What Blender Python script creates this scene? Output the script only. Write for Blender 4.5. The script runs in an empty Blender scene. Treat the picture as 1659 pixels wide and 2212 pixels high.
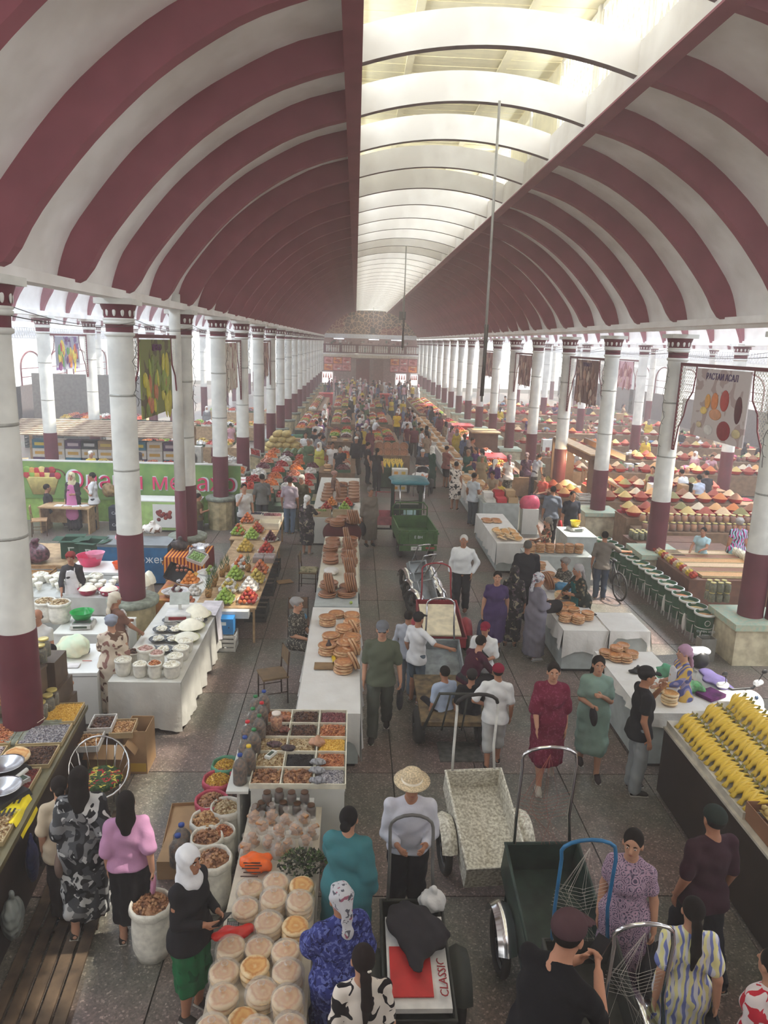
import bpy, bmesh, math, random
import numpy as np
from mathutils import Vector, Matrix, Euler
rnd = random.Random(7)
pi = math.pi
C = bpy.context.scene.collection
# ---------------------------------------------------------------- camera
CAMR = np.array([[0.9988248, 0.02094176, 0.04370885],
                 [-0.03784378, -0.22644043, 0.97328957],
                 [0.03027985, -0.97379986, -0.2253818]])     # columns: image right, image down, view direction
FPX, CX, CY, CAMZ = 1581.7, 829.5, 1106.0, 5.7
cam_data = bpy.data.cameras.new('camera'); cam = bpy.data.objects.new('camera', cam_data); C.objects.link(cam)
bpy.context.scene.camera = cam
cam_data.sensor_fit = 'HORIZONTAL'; cam_data.sensor_width = 36.0; cam_data.lens = FPX * 36.0 / 1659.0
cam_data.clip_start = 0.05; cam_data.clip_end = 600
r_, d_, f_ = CAMR[:, 0], CAMR[:, 1], CAMR[:, 2]
cam.matrix_world = Matrix(((r_[0], -d_[0], -f_[0], 0), (r_[1], -d_[1], -f_[1], 0), (r_[2], -d_[2], -f_[2], CAMZ), (0, 0, 0, 1)))
# ---------------------------------------------------------------- world, light, exposure
sc = bpy.context.scene
sc.view_settings.view_transform = 'Standard'; sc.view_settings.look = 'None'; sc.view_settings.gamma = 1
sc.view_settings.use_curve_mapping = False
sc.view_settings.exposure = 0.82
sc.cycles.max_bounces = 6; sc.cycles.diffuse_bounces = 4; sc.cycles.glossy_bounces = 2; sc.cycles.transmission_bounces = 4
sc.cycles.transparent_max_bounces = 8; sc.cycles.caustics_reflective = False; sc.cycles.caustics_refractive = False
sc.cycles.volume_bounces = 2; sc.cycles.sample_clamp_indirect = 6; sc.cycles.use_denoising = True
world = bpy.data.worlds.new('world'); sc.world = world; world.use_nodes = True
bg = world.node_tree.nodes['Background']; bg.inputs[0].default_value = (0.98, 0.98, 0.97, 1); bg.inputs[1].default_value = 1.1
def area_light(name, loc, size, size_y, power, rot, color=(1, 1, 1)):
 l = bpy.data.lights.new(name, 'AREA'); l.shape = 'RECTANGLE'; l.size = size; l.size_y = size_y
 l.energy = power; l.color = color
 o = bpy.data.objects.new(name, l); o.location = loc; o.rotation_euler = rot; C.objects.link(o); return o
sun = bpy.data.lights.new('sun', 'SUN'); sun.energy = 6.0; sun.angle = 0.02; sun.color = (1.0, 0.93, 0.8)
so = bpy.data.objects.new('sun', sun); C.objects.link(so)
so.rotation_euler = Vector((-0.62, -0.10, -1.0)).to_track_quat('-Z', 'Y').to_euler()
# daylight through the lantern's side windows
area_light('lantern_daylight_left', (-.30, 45, 10.32), 1.25, 94, 1400, (0, math.radians(-60), 0), (.86, .93, 1))
area_light('lantern_daylight_right', (3.98, 45, 10.32), 1.25, 94, 1400, (0, math.radians(60), 0), (.86, .93, 1))
# skylights over the crowns of the side aisles
for x_, z_ in ((-7.5, 8.75), (-14.4, 8.6), (10.9, 8.6), (17.9, 8.4)):
 area_light('aisle_skylight', (x_, 48, z_), 1.4, 88, 2300, (0, 0, 0), (.72, .85, 1))

# ---------------------------------------------------------------- picture point -> place on a level plane
def P(px, py, z=0.0):
 r = CAMR @ np.array([px - CX, py - CY, FPX]); t = (z - CAMZ) / r[2]
 return Vector((r[0] * t, r[1] * t, z))
def PX(px, py, x):
 r = CAMR @ np.array([px - CX, py - CY, FPX]); t = x / r[0]
 return Vector((x, r[1] * t, r[2] * t + CAMZ))
def PY(px, py, y):
 r = CAMR @ np.array([px - CX, py - CY, FPX]); t = y / r[1]
 return Vector((r[0] * t, y, r[2] * t + CAMZ))
# ---------------------------------------------------------------- materials
def lin(c):
 return tuple(((v / 255) / 12.92 if v / 255 <= 0.04045 else ((v / 255 + 0.055) / 1.055) ** 2.4) for v in c[:3]) + (1.0,)
MATS = {}
def _nt(name):
 m = bpy.data.materials.new(name); m.use_nodes = True
 nt = m.node_tree; b = nt.nodes['Principled BSDF']
 return m, nt, b
def mat(name, col=(200, 200, 200), rough=0.6, metal=0.0, noise=0.12, nscale=6.0, bump=0.0, bscale=30.0, alpha=1.0, spec=0.4, emit=None, estr=0.0, trans=0.0, col2=None, coords='Object', sheen=0.0, bdist=0.01):
 if name in MATS: return MATS[name]
 m, nt, b = _nt(name); N, L = nt.nodes, nt.links
 b.inputs['Roughness'].default_value = rough; b.inputs['Metallic'].default_value = metal
 b.inputs['Specular IOR Level'].default_value = spec
 c = lin(col)
 if noise > 0 or col2:
  tc = N.new('ShaderNodeTexCoord'); nz = N.new('ShaderNodeTexNoise'); nz.inputs['Scale'].default_value = nscale; nz.inputs['Detail'].default_value = 5
  L.new(tc.outputs[coords], nz.inputs['Vector'])
  mx = N.new('ShaderNodeMix'); mx.data_type = 'RGBA'
  c2 = lin(col2) if col2 else tuple(min(1, v * (1 - 2.2 * noise)) for v in c[:3]) + (1,)
  cr = N.new('ShaderNodeMapRange'); cr.inputs[1].default_value = 0.35; cr.inputs[2].default_value = 0.65
  L.new(nz.outputs['Fac'], cr.inputs[0]); L.new(cr.outputs[0], mx.inputs[0])
  mx.inputs[6].default_value = tuple(min(1, v * (1 + 0.3 * noise)) for v in c[:3]) + (1,); mx.inputs[7].default_value = c2
  L.new(mx.outputs[2], b.inputs['Base Color'])
 else:
  b.inputs['Base Color'].default_value = c
 if bump > 0:
  tc = N.new('ShaderNodeTexCoord'); nb = N.new('ShaderNodeTexNoise'); nb.inputs['Scale'].default_value = bscale; nb.inputs['Detail'].default_value = 4
  L.new(tc.outputs['Object'],nb.inputs['Vector'])
  bp = N.new('ShaderNodeBump'); bp.inputs['Strength'].default_value = bump; bp.inputs['Distance'].default_value = bdist
  L.new(nb.outputs['Fac'],bp.inputs['Height']); L.new(bp.outputs[0],b.inputs['Normal'])
 if alpha < 1: b.inputs['Alpha'].default_value = alpha
 if trans > 0: b.inputs['Transmission Weight'].default_value = trans
 if emit:
  b.inputs['Emission Color'].default_value = lin(emit); b.inputs['Emission Strength'].default_value = estr
 MATS[name] = m; return m
def mat_cells(name,cols,scale=60,rough=0.7,bump=0.5,gap=0.0):
 """grains: voronoi cells, each of one of the given colours"""
 if name in MATS: return MATS[name]
 m,nt,b = _nt(name); N,L = nt.nodes,nt.links
 tc = N.new('ShaderNodeTexCoord'); v = N.new('ShaderNodeTexVoronoi'); v.inputs['Scale'].default_value = scale
 L.new(tc.outputs['Object'],v.inputs['Vector'])
 sp = N.new('ShaderNodeSeparateColor'); L.new(v.outputs['Color'],sp.inputs[0])
 cr = N.new('ShaderNodeValToRGB'); cr.color_ramp.interpolation = 'CONSTANT'
 el = cr.color_ramp.elements
 el[0].position = 0; el[0].color = lin(cols[0]); el[1].position = 1.0 / len(cols); el[1].color = lin(cols[1 % len(cols)])
 for i in range(2,len(cols)):
  e = el.new(i / len(cols)); e.color = lin(cols[i])
 L.new(sp.outputs[0],cr.inputs[0]); L.new(cr.outputs[0],b.inputs['Base Color'])
 b.inputs['Roughness'].default_value = rough
 if bump:
  bp = N.new('ShaderNodeBump'); bp.inputs['Strength'].default_value = bump; bp.inputs['Distance'].default_value = 0.01; bp.invert = True
  L.new(v.outputs['Distance'],bp.inputs['Height']); L.new(bp.outputs[0],b.inputs['Normal'])
 MATS[name] = m; return m
def mat_print(name,base,cols,kind='blotch',scale=12,thr=0.5,rough=0.8):
 """printed cloth: base colour with coloured motifs"""
 if name in MATS: return MATS[name]
 m,nt,b = _nt(name); N,L = nt.nodes,nt.links
 b.inputs['Roughness'].default_value = rough; b.inputs['Specular IOR Level'].default_value = 0.2
 tc = N.new('ShaderNodeTexCoord'); src = None; prev = None
 for i,c in enumerate(cols):
  mp = N.new('ShaderNodeMapping'); L.new(tc.outputs['Object'],mp.inputs[0]); mp.inputs['Location'].default_value = (i * 3.1,i * 1.7,i * 2.3)
  if kind == 'blotch':
   t = N.new('ShaderNodeTexNoise'); t.inputs['Scale'].default_value = scale * (1 + .3 * i); t.inputs['Detail'].default_value = 1.5; t.inputs['Distortion'].default_value = 0.8; out = t.outputs['Fac']; lo = thr
  elif kind == 'dots':
   t = N.new('ShaderNodeTexVoronoi'); t.inputs['Scale'].default_value = scale * (1 + .2 * i); out = t.outputs['Distance']; lo = None
  elif kind == 'rings':
   t = N.new('ShaderNodeTexVoronoi'); t.inputs['Scale'].default_value = scale
   s2 = N.new('ShaderNodeMath'); s2.operation = 'MULTIPLY'; L.new(t.outputs['Distance'],s2.inputs[0]); s2.inputs[1].default_value = 26 + 7 * i
   s3 = N.new('ShaderNodeMath'); s3.operation = 'SINE'; L.new(s2.outputs[0],s3.inputs[0]); out = s3.outputs[0]; lo = 0.2
  elif kind == 'stripe':
   t = N.new('ShaderNodeTexWave'); t.inputs['Scale'].default_value = scale; t.inputs['Distortion'].default_value = 5 + 3 * i; t.inputs['Detail'].default_value = 1; t.inputs['Detail Scale'].default_value = 1.2; out = t.outputs['Fac']; lo = thr
  elif kind == 'line':
   t = N.new('ShaderNodeTexWave'); t.inputs['Scale'].default_value = scale; out = t.outputs['Fac']; lo = thr
  L.new(mp.outputs[0],t.inputs['Vector'])
  mt = N.new('ShaderNodeMath'); mt.operation = 'LESS_THAN' if lo is None else 'GREATER_THAN'
  L.new(out,mt.inputs[0]); mt.inputs[1].default_value = (thr * 0.6 if lo is None else lo)
  mx = N.new('ShaderNodeMix'); mx.data_type = 'RGBA'; L.new(mt.outputs[0],mx.inputs[0])
  if prev is None: mx.inputs[6].default_value = lin(base)
  else: L.new(prev,mx.inputs[6])
  mx.inputs[7].default_value = lin(c); prev = mx.outputs[2]
 L.new(prev,b.inputs['Base Color'])
 MATS[name] = m; return m
def mat_obj(name,rough=0.85,weave=0.0):
 """cloth or skin that takes the colour of its own object"""
 if name in MATS: return MATS[name]
 m,nt,b = _nt(name); N,L = nt.nodes,nt.links
 oi = N.new('ShaderNodeObjectInfo'); tc = N.new('ShaderNodeTexCoord'); nz = N.new('ShaderNodeTexNoise'); nz.inputs['Scale'].default_value = 9; nz.inputs['Detail'].default_value = 4
 L.new(tc.outputs['Object'],nz.inputs['Vector'])
 mr = N.new('ShaderNodeMapRange'); mr.inputs[3].default_value = 0.82; mr.inputs[4].default_value = 1.12; L.new(nz.outputs['Fac'],mr.inputs[0])
 mx = N.new('ShaderNodeVectorMath'); mx.operation = 'SCALE'; L.new(oi.outputs['Color'],mx.inputs[0]); L.new(mr.outputs[0],mx.inputs['Scale'])
 L.new(mx.outputs[0],b.inputs['Base Color']); b.inputs['Roughness'].default_value = rough; b.inputs['Specular IOR Level'].default_value = 0.25
 if weave:
  bp = N.new('ShaderNodeBump'); bp.inputs['Strength'].default_value = weave; bp.inputs['Distance'].default_value = 0.02
  L.new(nz.outputs['Fac'],bp.inputs['Height']); L.new(bp.outputs[0],b.inputs['Normal'])
 MATS[name] = m; return m
CLOTH = mat_obj('cloth',0.9,0.4); SKIN = mat_obj('skin',0.55); SHINE = mat_obj('painted',0.35); PLAST = mat_obj('plastic',0.3)
# ---------------------------------------------------------------- mesh building
class MB:
 def __init__(s): s.v = []; s.f = []; s.m = []; s.s = []; s.n = 0
 def add(s,V,F,mi=0,smooth=False):
  V = [tuple(map(float,p)) for p in V]
  s.v += V; s.f += [tuple(i + s.n for i in q) for q in F]; s.m += [mi] * len(F); s.s += [smooth] * len(F); s.n += len(V); return s
 def box(s,c,d,mi=0,rz=0.0,rot=None,taper=1.0):
  hx,hy,hz = d[0] / 2,d[1] / 2,d[2] / 2
  M = rot if rot is not None else Matrix.Rotation(rz,3,'Z')
  V = []
  for sz in (-1,1):
   k = taper if sz < 0 else 1.0
   for sx,sy in ((-1,-1),(1,-1),(1,1),(-1,1)):
    p = M @ Vector((sx * hx * k,sy * hy * k,sz * hz)); V.append((p.x + c[0],p.y + c[1],p.z + c[2]))
  return s.add(V,[(3,2,1,0),(4,5,6,7),(0,1,5,4),(1,2,6,5),(2,3,7,6),(3,0,4,7)],mi)
 def tray(s,c,d,t=0.01,mi=0,rz=0.0,rot=None,bottom=True):
  """open-topped box, c = centre of its bottom"""
  M = rot if rot is not None else Matrix.Rotation(rz,3,'Z'); c = Vector(c); w,l,h = d
  parts = [((0,-l / 2 + t / 2,h / 2),(w,t,h)),((0,l / 2 - t / 2,h / 2),(w,t,h)),((-w / 2 + t / 2,0,h / 2),(t,l - 2 * t,h)),((w / 2 - t / 2,0,h / 2),(t,l - 2 * t,h))]
  if bottom: parts.append(((0,0,t / 2),(w - 2 * t,l - 2 * t,t)))
  for p,q in parts: s.box(c + M @ Vector(p),q,mi,rot=M)
  return s
 def tube(s,pts,r,n=8,mi=0,closed=False,caps=True,smooth=True):
  pts = [Vector(p) for p in pts]; k = len(pts); rr = r if isinstance(r,(list,tuple)) else [r] * k
  V = []; up = None
  for i,p in enumerate(pts):
   if closed: t = pts[(i + 1) % k] - pts[i - 1]
   else: t = pts[min(i + 1,k - 1)] - pts[max(i - 1,0)]
   if t.length < 1e-9: t = Vector((0,0,1))
   t.normalize()
   if up is None: up = t.orthogonal().normalized()
   up = (up - t * up.dot(t))
   if up.length < 1e-6: up = t.orthogonal()
   up.normalize(); w = t.cross(up)
   for j in range(n):
    a = 2 * pi * j / n; V.append(p + (up * math.cos(a) + w * math.sin(a)) * rr[i])
  F = []
  for i in range(k if closed else k - 1):
   for j in range(n):
    a = i * n + j; b = i * n + (j + 1) % n; i2 = (i + 1) % k
    F.append((a,b,i2 * n + (j + 1) % n,i2 * n + j))
  if caps and not closed: F.append(tuple(reversed(range(n)))); F.append(tuple((k - 1) * n + j for j in range(n)))
  return s.add(V,F,mi,smooth)
 def lathe(s,prof,n=20,c=(0,0,0),mi=0,smooth=True,cap=True,sx=1.0,sy=1.0,wob=0.0,M=None,mis=None):
  """profile of (radius, z), bottom to top (outside) or any path"""
  V = []; rr = random.Random(len(prof) * 7 + n)
  w = [1 + wob * (rr.random() * 2 - 1) for _ in range(n)]
  for (r,z) in prof:
   for j in range(n):
    a = 2 * pi * j / n; p = Vector((r * w[j] * math.cos(a) * sx,r * w[j] * math.sin(a) * sy,z))
    if M is not None: p = M @ p
    V.append((p.x + c[0],p.y + c[1],p.z + c[2]))
  k = len(prof)
  for i in range(k - 1):
   F = [(i * n + j,i * n + (j + 1) % n,(i + 1) * n + (j + 1) % n,(i + 1) * n + j) for j in range(n)]
   if i == 0: s.add(V,F,mis[i] if mis else mi,smooth); base = s.n - len(V)
   else:
    s.f += [tuple(q + base for q in f) for f in F]; s.m += [mis[i] if mis else mi] * n; s.s += [smooth] * n
  if cap:
   if prof[0][0] > 1e-4: s.f.append(tuple(base + j for j in reversed(range(n)))); s.m.append(mis[0] if mis else mi); s.s.append(False)
   if prof[-1][0] > 1e-4: s.f.append(tuple(base + (k - 1) * n + j for j in range(n))); s.m.append(mis[-1] if mis else mi); s.s.append(False)
  return s
 def ball(s,c,r,n=8,m=6,mi=0,M=None):
  r3 = r if isinstance(r,(tuple,list)) else (r,r,r)
  V = [Vector((0,0,-r3[2]))]
  for i in range(1,m):
   t = pi * i / m
   for j in range(n):
    a = 2 * pi * j / n; V.append(Vector((r3[0] * math.sin(t) * math.cos(a),r3[1] * math.sin(t) * math.sin(a),-r3[2] * math.cos(t))))
  V.append(Vector((0,0,r3[2])))
  if M is not None: V = [M @ v for v in V]
  V = [v + Vector(c) for v in V]
  F = [(0,1 + (j + 1) % n,1 + j) for j in range(n)]
  for i in range(m - 2):
   for j in range(n): F.append((1 + i * n + j,1 + i * n + (j + 1) % n,1 + (i + 1) * n + (j + 1) % n,1 + (i + 1) * n + j))
  b = 1 + (m - 2) * n
  F += [(b + j,b + (j + 1) % n,len(V) - 1) for j in range(n)]
  return s.add(V,F,mi,True)
 def grid(s,fn,nu,nv,mi=0,smooth=True,flip=False):
  V = [fn(i / nu,j / nv) for j in range(nv + 1) for i in range(nu + 1)]; F = []
  for j in range(nv):
   for i in range(nu):
    a = j * (nu + 1) + i; q = (a,a + 1,a + nu + 2,a + nu + 1); F.append(tuple(reversed(q)) if flip else q)
  return s.add(V,F,mi,smooth)
 def prism(s,poly,z0,z1,mi=0,axis='z'):
  n = len(poly); mp = {'z': lambda a,b,c: (a,b,c),'y': lambda a,b,c: (a,c,b),'x': lambda a,b,c: (c,a,b)}[axis]
  V = [mp(a,b,z0) for a,b in poly] + [mp(a,b,z1) for a,b in poly]
  F = [tuple(reversed(range(n))),tuple(range(n,2 * n))] + [(i,(i + 1) % n,n + (i + 1) % n,n + i) for i in range(n)]
  if axis == 'y': F = [tuple(reversed(f)) for f in F]
  return s.add(V,F,mi)
 def mesh(s,name,mats):
  me = bpy.data.meshes.new(name); me.from_pydata(s.v,[],s.f)
  for m in (mats if isinstance(mats,(list,tuple)) else [mats]): me.materials.append(m)
  me.polygons.foreach_set('material_index',s.m); me.polygons.foreach_set('use_smooth',s.s); me.update(); return me
 def build(s,name,mats,parent=None,loc=None,rz=0.0,color=None):
  return ob(name,s.mesh(name,mats),parent,loc,rz,color)
def ob(name,me,parent=None,loc=None,rz=0.0,color=None,rot=None):
 o = bpy.data.objects.new(name,me); C.objects.link(o)
 if parent is not None: o.parent = parent
 if loc is not None: o.location = loc
 if rot is not None: o.rotation_euler = rot
 elif rz: o.rotation_euler = (0,0,rz)
 if color is not None: o.color = lin(color)
 return o
def tag(o,label=None,cat=None,group=None,kind=None):
 if label: o['label'] = label
 if cat: o['category'] = cat
 if group: o['group'] = group
 if kind: o['kind'] = kind
 return o
def thing(name,label,cat,loc=(0,0,0),rz=0.0,group=None):
 o = bpy.data.objects.new(name,None); C.objects.link(o); o.location = loc; o.rotation_euler = (0,0,rz); o.empty_display_size = 0.1
 return tag(o,label,cat,group)
def dup(root,loc,rz=0.0,label=None,group=None,scale=None,colors=None,rot=None):
 r = root.copy(); C.objects.link(r); r.location = loc; r.rotation_euler = rot if rot is not None else (0,0,rz)
 if scale: r.scale = scale if isinstance(scale,(tuple,list)) else (scale,) * 3
 if label: r['label'] = label
 if group: r['group'] = group
 if colors and root.type != 'EMPTY' and '' in colors: r.color = lin(colors[''])
 for ch in root.children:
  c = ch.copy(); C.objects.link(c); c.parent = r
  k = ch.name.split('.')[0]
  if colors and k in colors: c.color = lin(colors[k])
  for g in ch.children:
   d = g.copy(); C.objects.link(d); d.parent = c
 return r
def struct(o): o['kind'] = 'structure'; return o
def stuff(o): o['kind'] = 'stuff'; return o
def rot2(dx,dy): return math.atan2(dy,dx)
# ================================================================ the hall
XL,XR = -4.0,7.66; YN = [8.4 + 4.55 * i for i in range(-2,19)]; YEND = 92.0; XC = (XL + XR) / 2
WHITE = mat('whitewash',(246,244,242),.85,noise=.04,nscale=1.3,col2=(228,224,220),bump=.25,bscale=9)
MAROON = mat('maroon_paint',(104,44,56),.5,noise=.10,nscale=2)
MAROONM = mat('maroon_matt',(152,90,100),.8,noise=.06,nscale=2)
COLW = mat('column_white',(226,226,220),.6,noise=.05,nscale=3,col2=(205,205,200),bump=.1)
CREAMW = mat('cream_boards',(238,230,196),.7,noise=.06,nscale=3)
FLOORM = None
def floor_mat():
 m,nt,b = _nt('terrazzo'); N,L = nt.nodes,nt.links
 tc = N.new('ShaderNodeTexCoord')
 n1 = N.new('ShaderNodeTexNoise'); n1.inputs['Scale'].default_value = 0.55; n1.inputs['Detail'].default_value = 6; L.new(tc.outputs['Object'],n1.inputs[0])
 v = N.new('ShaderNodeTexVoronoi'); v.inputs['Scale'].default_value = 62; L.new(tc.outputs['Object'],v.inputs[0])
 n2 = N.new('ShaderNodeTexNoise'); n2.inputs['Scale'].default_value = 5; n2.inputs['Detail'].default_value = 6; L.new(tc.outputs['Object'],n2.inputs[0])
 r1 = N.new('ShaderNodeValToRGB'); e = r1.color_ramp.elements; e[0].position = .38; e[0].color = lin((118,116,106)); e[1].position = .64; e[1].color = lin((136,116,110))
 L.new(n1.outputs[0],r1.inputs[0])
 sp = N.new('ShaderNodeSeparateColor'); L.new(v.outputs['Color'],sp.inputs[0])
 r2 = N.new('ShaderNodeValToRGB'); e = r2.color_ramp.elements; e[0].position = 0; e[0].color = (.55,.55,.55,1); e[1].position = 1; e[1].color = (1.0,1.0,1.0,1)
 k = r2.color_ramp.elements.new(.90); k.color = (.95,.95,.93,1); k = r2.color_ramp.elements.new(.92); k.color = (1.9,1.85,1.8,1)
 r2.color_ramp.interpolation = 'LINEAR'; L.new(sp.outputs[0],r2.inputs[0])
 mx = N.new('ShaderNodeMix'); mx.data_type = 'RGBA'; mx.blend_type = 'MULTIPLY'; mx.inputs[0].default_value = 1; L.new(r1.outputs[0],mx.inputs[6]); L.new(r2.outputs[0],mx.inputs[7])
 mr = N.new('ShaderNodeMapRange'); mr.inputs[1].default_value = .3; mr.inputs[2].default_value = .7; mr.inputs[3].default_value = .72; mr.inputs[4].default_value = 1.12; L.new(n2.outputs[0],mr.inputs[0])
 sc_ = N.new('ShaderNodeVectorMath'); sc_.operation = 'SCALE'; L.new(mx.outputs[2],sc_.inputs[0]); L.new(mr.outputs[0],sc_.inputs['Scale'])
 L.new(sc_.outputs[0],b.inputs['Base Color'])
 mr2 = N.new('ShaderNodeMapRange'); mr2.inputs[3].default_value = .28; mr2.inputs[4].default_value = .6; L.new(n2.outputs[0],mr2.inputs[0]); L.new(mr2.outputs[0],b.inputs['Roughness'])
 return m
FLOORM = floor_mat()
fb = MB().box((2,45,-.07),(60,112,.10)); floor = struct(fb.build('floor',mat('floor_joint',(70,68,63),.9,noise=.1)))
# terrazzo slabs of the nave, laid in long strips with recessed joints
slab = MB().box((0,0,-.012),(1.135,2.26,.026)).mesh('slab',FLOORM)
slab_w = MB().box((0,0,-.012),(2.2,2.26,.026)).mesh('slab_wide',FLOORM)
for j in range(26):
 for i in range(12):
  x = XL - .55 + i * 1.15; y = 3.2 + j * 2.275
  if y > 62: continue
  ob('slab',slab,floor,(x,y,-.003 * (rnd.random())))
far = MB()
far.box((XC,77,-.012),(XR - XL,30,.026)); far.box((-12.9,46,-.012),(17.3,92,.026)); far.box((19,46,-.012),(22,92,.026)); far.box((2,-2,-.012),(50,7.9,.026))
far.build('slab_field',FLOORM,floor)
hatch = MB().box((1.62,9.42,.006),(.62,.52,.02)).build('hatch',mat('hatch_steel',(112,110,104),.5,.3,noise=.2,nscale=12),floor)
# ---------------------------------------------------------------- vault profile (x, z) from the left springing to the skylight
EX = [(-4.10,6.30),(-4.02,6.62),(-3.86,7.00),(-3.55,7.42),(-3.17,7.87),(-2.79,8.25),(-2.23,8.70),(-1.67,9.04),(-.94,9.40),(-.22,9.60)]
IN = [(-4.02,6.30),(-3.72,6.44),(-3.45,6.86),(-3.17,7.22),(-2.81,7.63),(-2.43,8.00),(-2.05,8.32),(-1.60,8.62),(-1.12,8.88),(-.57,9.08),(-.19,9.18)]
def smooth_curve(p,n):
 p = [Vector((a,b,0)) for a,b in p]; out = []; k = len(p)
 for i in range(n + 1):
  t = i / n * (k - 1); j = min(int(t),k - 2); u = t - j
  p0,p1,p2,p3 = p[max(j - 1,0)],p[j],p[j + 1],p[min(j + 2,k - 1)]
  out.append(.5 * ((2 * p1) + (p2 - p0) * u + (2 * p0 - 5 * p1 + 4 * p2 - p3) * u * u + (3 * p1 - p0 - 3 * p2 + p3) * u ** 3))
 return [(v.x,v.y) for v in out]
ex,inn = smooth_curve(EX,22),smooth_curve(IN,22)
def vault_shell(name,prof,y0,y1,mirror=None,th=.12,m=WHITE,ny=1):
 k = MB(); pr = [((2 * mirror - x) if mirror is not None else x,z) for x,z in prof]; n = len(pr)
 for off,rev in ((0,False),(th,True)):
  V = [(x,y,z + off) for y in [y0 + (y1 - y0) * t / ny for t in range(ny + 1)] for x,z in pr]
  F = [(t * n + i,t * n + i + 1,(t + 1) * n + i + 1,(t + 1) * n + i) for t in range(ny) for i in range(n - 1)]
  flip = (mirror is None) == (not rev)
  k.add(V,[tuple(reversed(f)) if flip else f for f in F],0,True)
 return k.build(name,m)
def rib_mesh(exc,inc,w=.2):
 k = MB(); n = len(exc)
 V = []
 for y in (-w / 2,w / 2):
  V += [(x,y,z + .02) for x,z in exc] + [(x,y,z) for x,z in inc]
 F = []
 for i in range(n - 1):
  a,b = i,i + 1
  F.append((a,b,n + b,n + a)); F.append((2 * n + b,2 * n + a,3 * n + a,3 * n + b))
  F.append((n + a,n + b,3 * n + b,3 * n + a))
 F.append((n - 1,3 * n - 1,4 * n - 1,2 * n - 1)); F.append((0,n,3 * n,2 * n))
 k.add(V,F,0,False); return k
YS0,YS1 = -6.0,YEND
ribL = rib_mesh(ex,inn).mesh('rib',MAROONM)
ribR = rib_mesh([(2 * XC - x,z) for x,z in ex],[(2 * XC - x,z) for x,z in inn]).mesh('rib',MAROONM)
ceiling = struct(vault_shell('ceiling',ex,YS0,YS1)); ceilR = struct(vault_shell('ceiling',ex,YS0,YS1,XC))
yr = [YN[0] + 2.275 * i for i in range(-2,2 * len(YN))]
for y in yr:
 if YS0 < y < YEND - .3:
  ob('rib',ribL,ceiling,(0,y,0)); ob('rib',ribR,ceilR,(0,y,0))
# edge beams along the column heads and beside the skylight
for s,X in ((-1,XL),(1,XR)):
 k = MB().box((X - .02 * s,(YS0 + YS1) / 2,6.34),(.30,YS1 - YS0,.14)); struct(k.build('trim_1',WHITE))
SX0,SX1,SZ = .01,3.65,9.18
for s,xa,xb in ((-1,-.22,SX0),(1,SX1,3.88)):
 k = MB(); k.box(((xa + xb) / 2,(YS0 + YS1) / 2,9.42),(xb - xa,YS1 - YS0,.46),0); k.box(((xa + xb) / 2,(YS0 + YS1) / 2,9.175),(xb - xa + .004,YS1 - YS0,.03),1)
 struct(k.build('trim_2',[WHITE,MAROONM]))
# skylight ribs: shallow arches
def arc_rib(x0,x1,z,rise,dep,w):
 k = MB(); n = 18; pr = []
 for i in range(n + 1):
  t = i / n; pr.append((x0 + (x1 - x0) * t,z + rise * (1 - (2 * t - 1) ** 2)))
 V = [(x,y,zz + dz) for y in (-w / 2,w / 2) for dz in (0,dep) for x,zz in pr]; m = n + 1; F = []; MI = []
 for i in range(n):
  for q,mi in (((i,i + 1,m + i + 1,m + i),0),((2 * m + i + 1,2 * m + i,3 * m + i,3 * m + i + 1),0),((i + 1,i,2 * m + i,2 * m + i + 1),1),((m + i,m + i + 1,3 * m + i + 1,3 * m + i),0)):
   k.add([V[j] for j in q],[(0,1,2,3)],mi)
 return k
sr = arc_rib(SX0,SX1,9.24,.28,.44,.14).mesh('skylight_rib',[WHITE,mat('rib_edge',(150,132,132),.8)])
lantern = thing('roof_lantern','long white glazed roof lantern with shallow arched ribs above the nave','skylight',(0,0,0)); lantern['kind'] = 'structure'
for y in yr:
 if -2 < y < YEND - .3: ob('skylight_rib',sr,lantern,(0,y,0))
# lantern roof of cream boards with battens, and its lattice side windows
pl = MB()
pl.box((0,0,0),(4.5,.215,.03)); plank = pl.mesh('plank',CREAMW); ny = 0; y = -2.0
while y < 22:
 o = ob('plank',plank,lantern,(XC,y,11.0 + .006 * (ny % 2))); y += .23; ny += 1
k = MB().box((XC,(22 + YEND) / 2,11.0),(4.5,YEND - 22,.03)); k.build('board_field',CREAMW,lantern)
bt = MB().box((0,0,0),(.14,4.4,.05)).mesh('batten',CREAMW); bt2 = MB().box((0,0,0),(4.4,.12,.08)).mesh('batten',CREAMW)
for i in range(6):
 for xx in (XC - .9,XC + .9): ob('batten',bt,lantern,(xx,1 + i * 4.55,10.95))
 ob('batten',bt2,lantern,(XC,3.3 + i * 4.55,10.94))
STICK = mat('white_lattice',(236,232,220),.6,noise=.04)
def lattice_panel(w,h,t=.025):
 k = MB(); k.box((0,0,.04),(.06,w,.08)); k.box((0,0,h - .04),(.06,w,.08)); k.box((0,-w / 2 + .04,h / 2),(.06,.08,h)); k.box((0,w / 2 - .04,h / 2),(.06,.08,h))
 n = max(4,int(w / .19))
 for i in range(n):
  y0 = -w / 2 + w * (i + .5) / n
  k.box((0,y0,h / 2),(t,t,h))
  for sg in (-1,1):
   d = h * .45; a = math.atan2(d,sg * w / n * 1.6)
   k.tube([(0,y0,h * .5),(0,max(-w / 2,min(w / 2,y0 + sg * w / n * 1.6)),h * .5 + d)],t * .6,4,smooth=False); k.tube([(0,y0,h * .5),(0,max(-w / 2,min(w / 2,y0 + sg * w / n * 1.6)),h * .5 - d)],t * .6,4,smooth=False)
 return k
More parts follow.
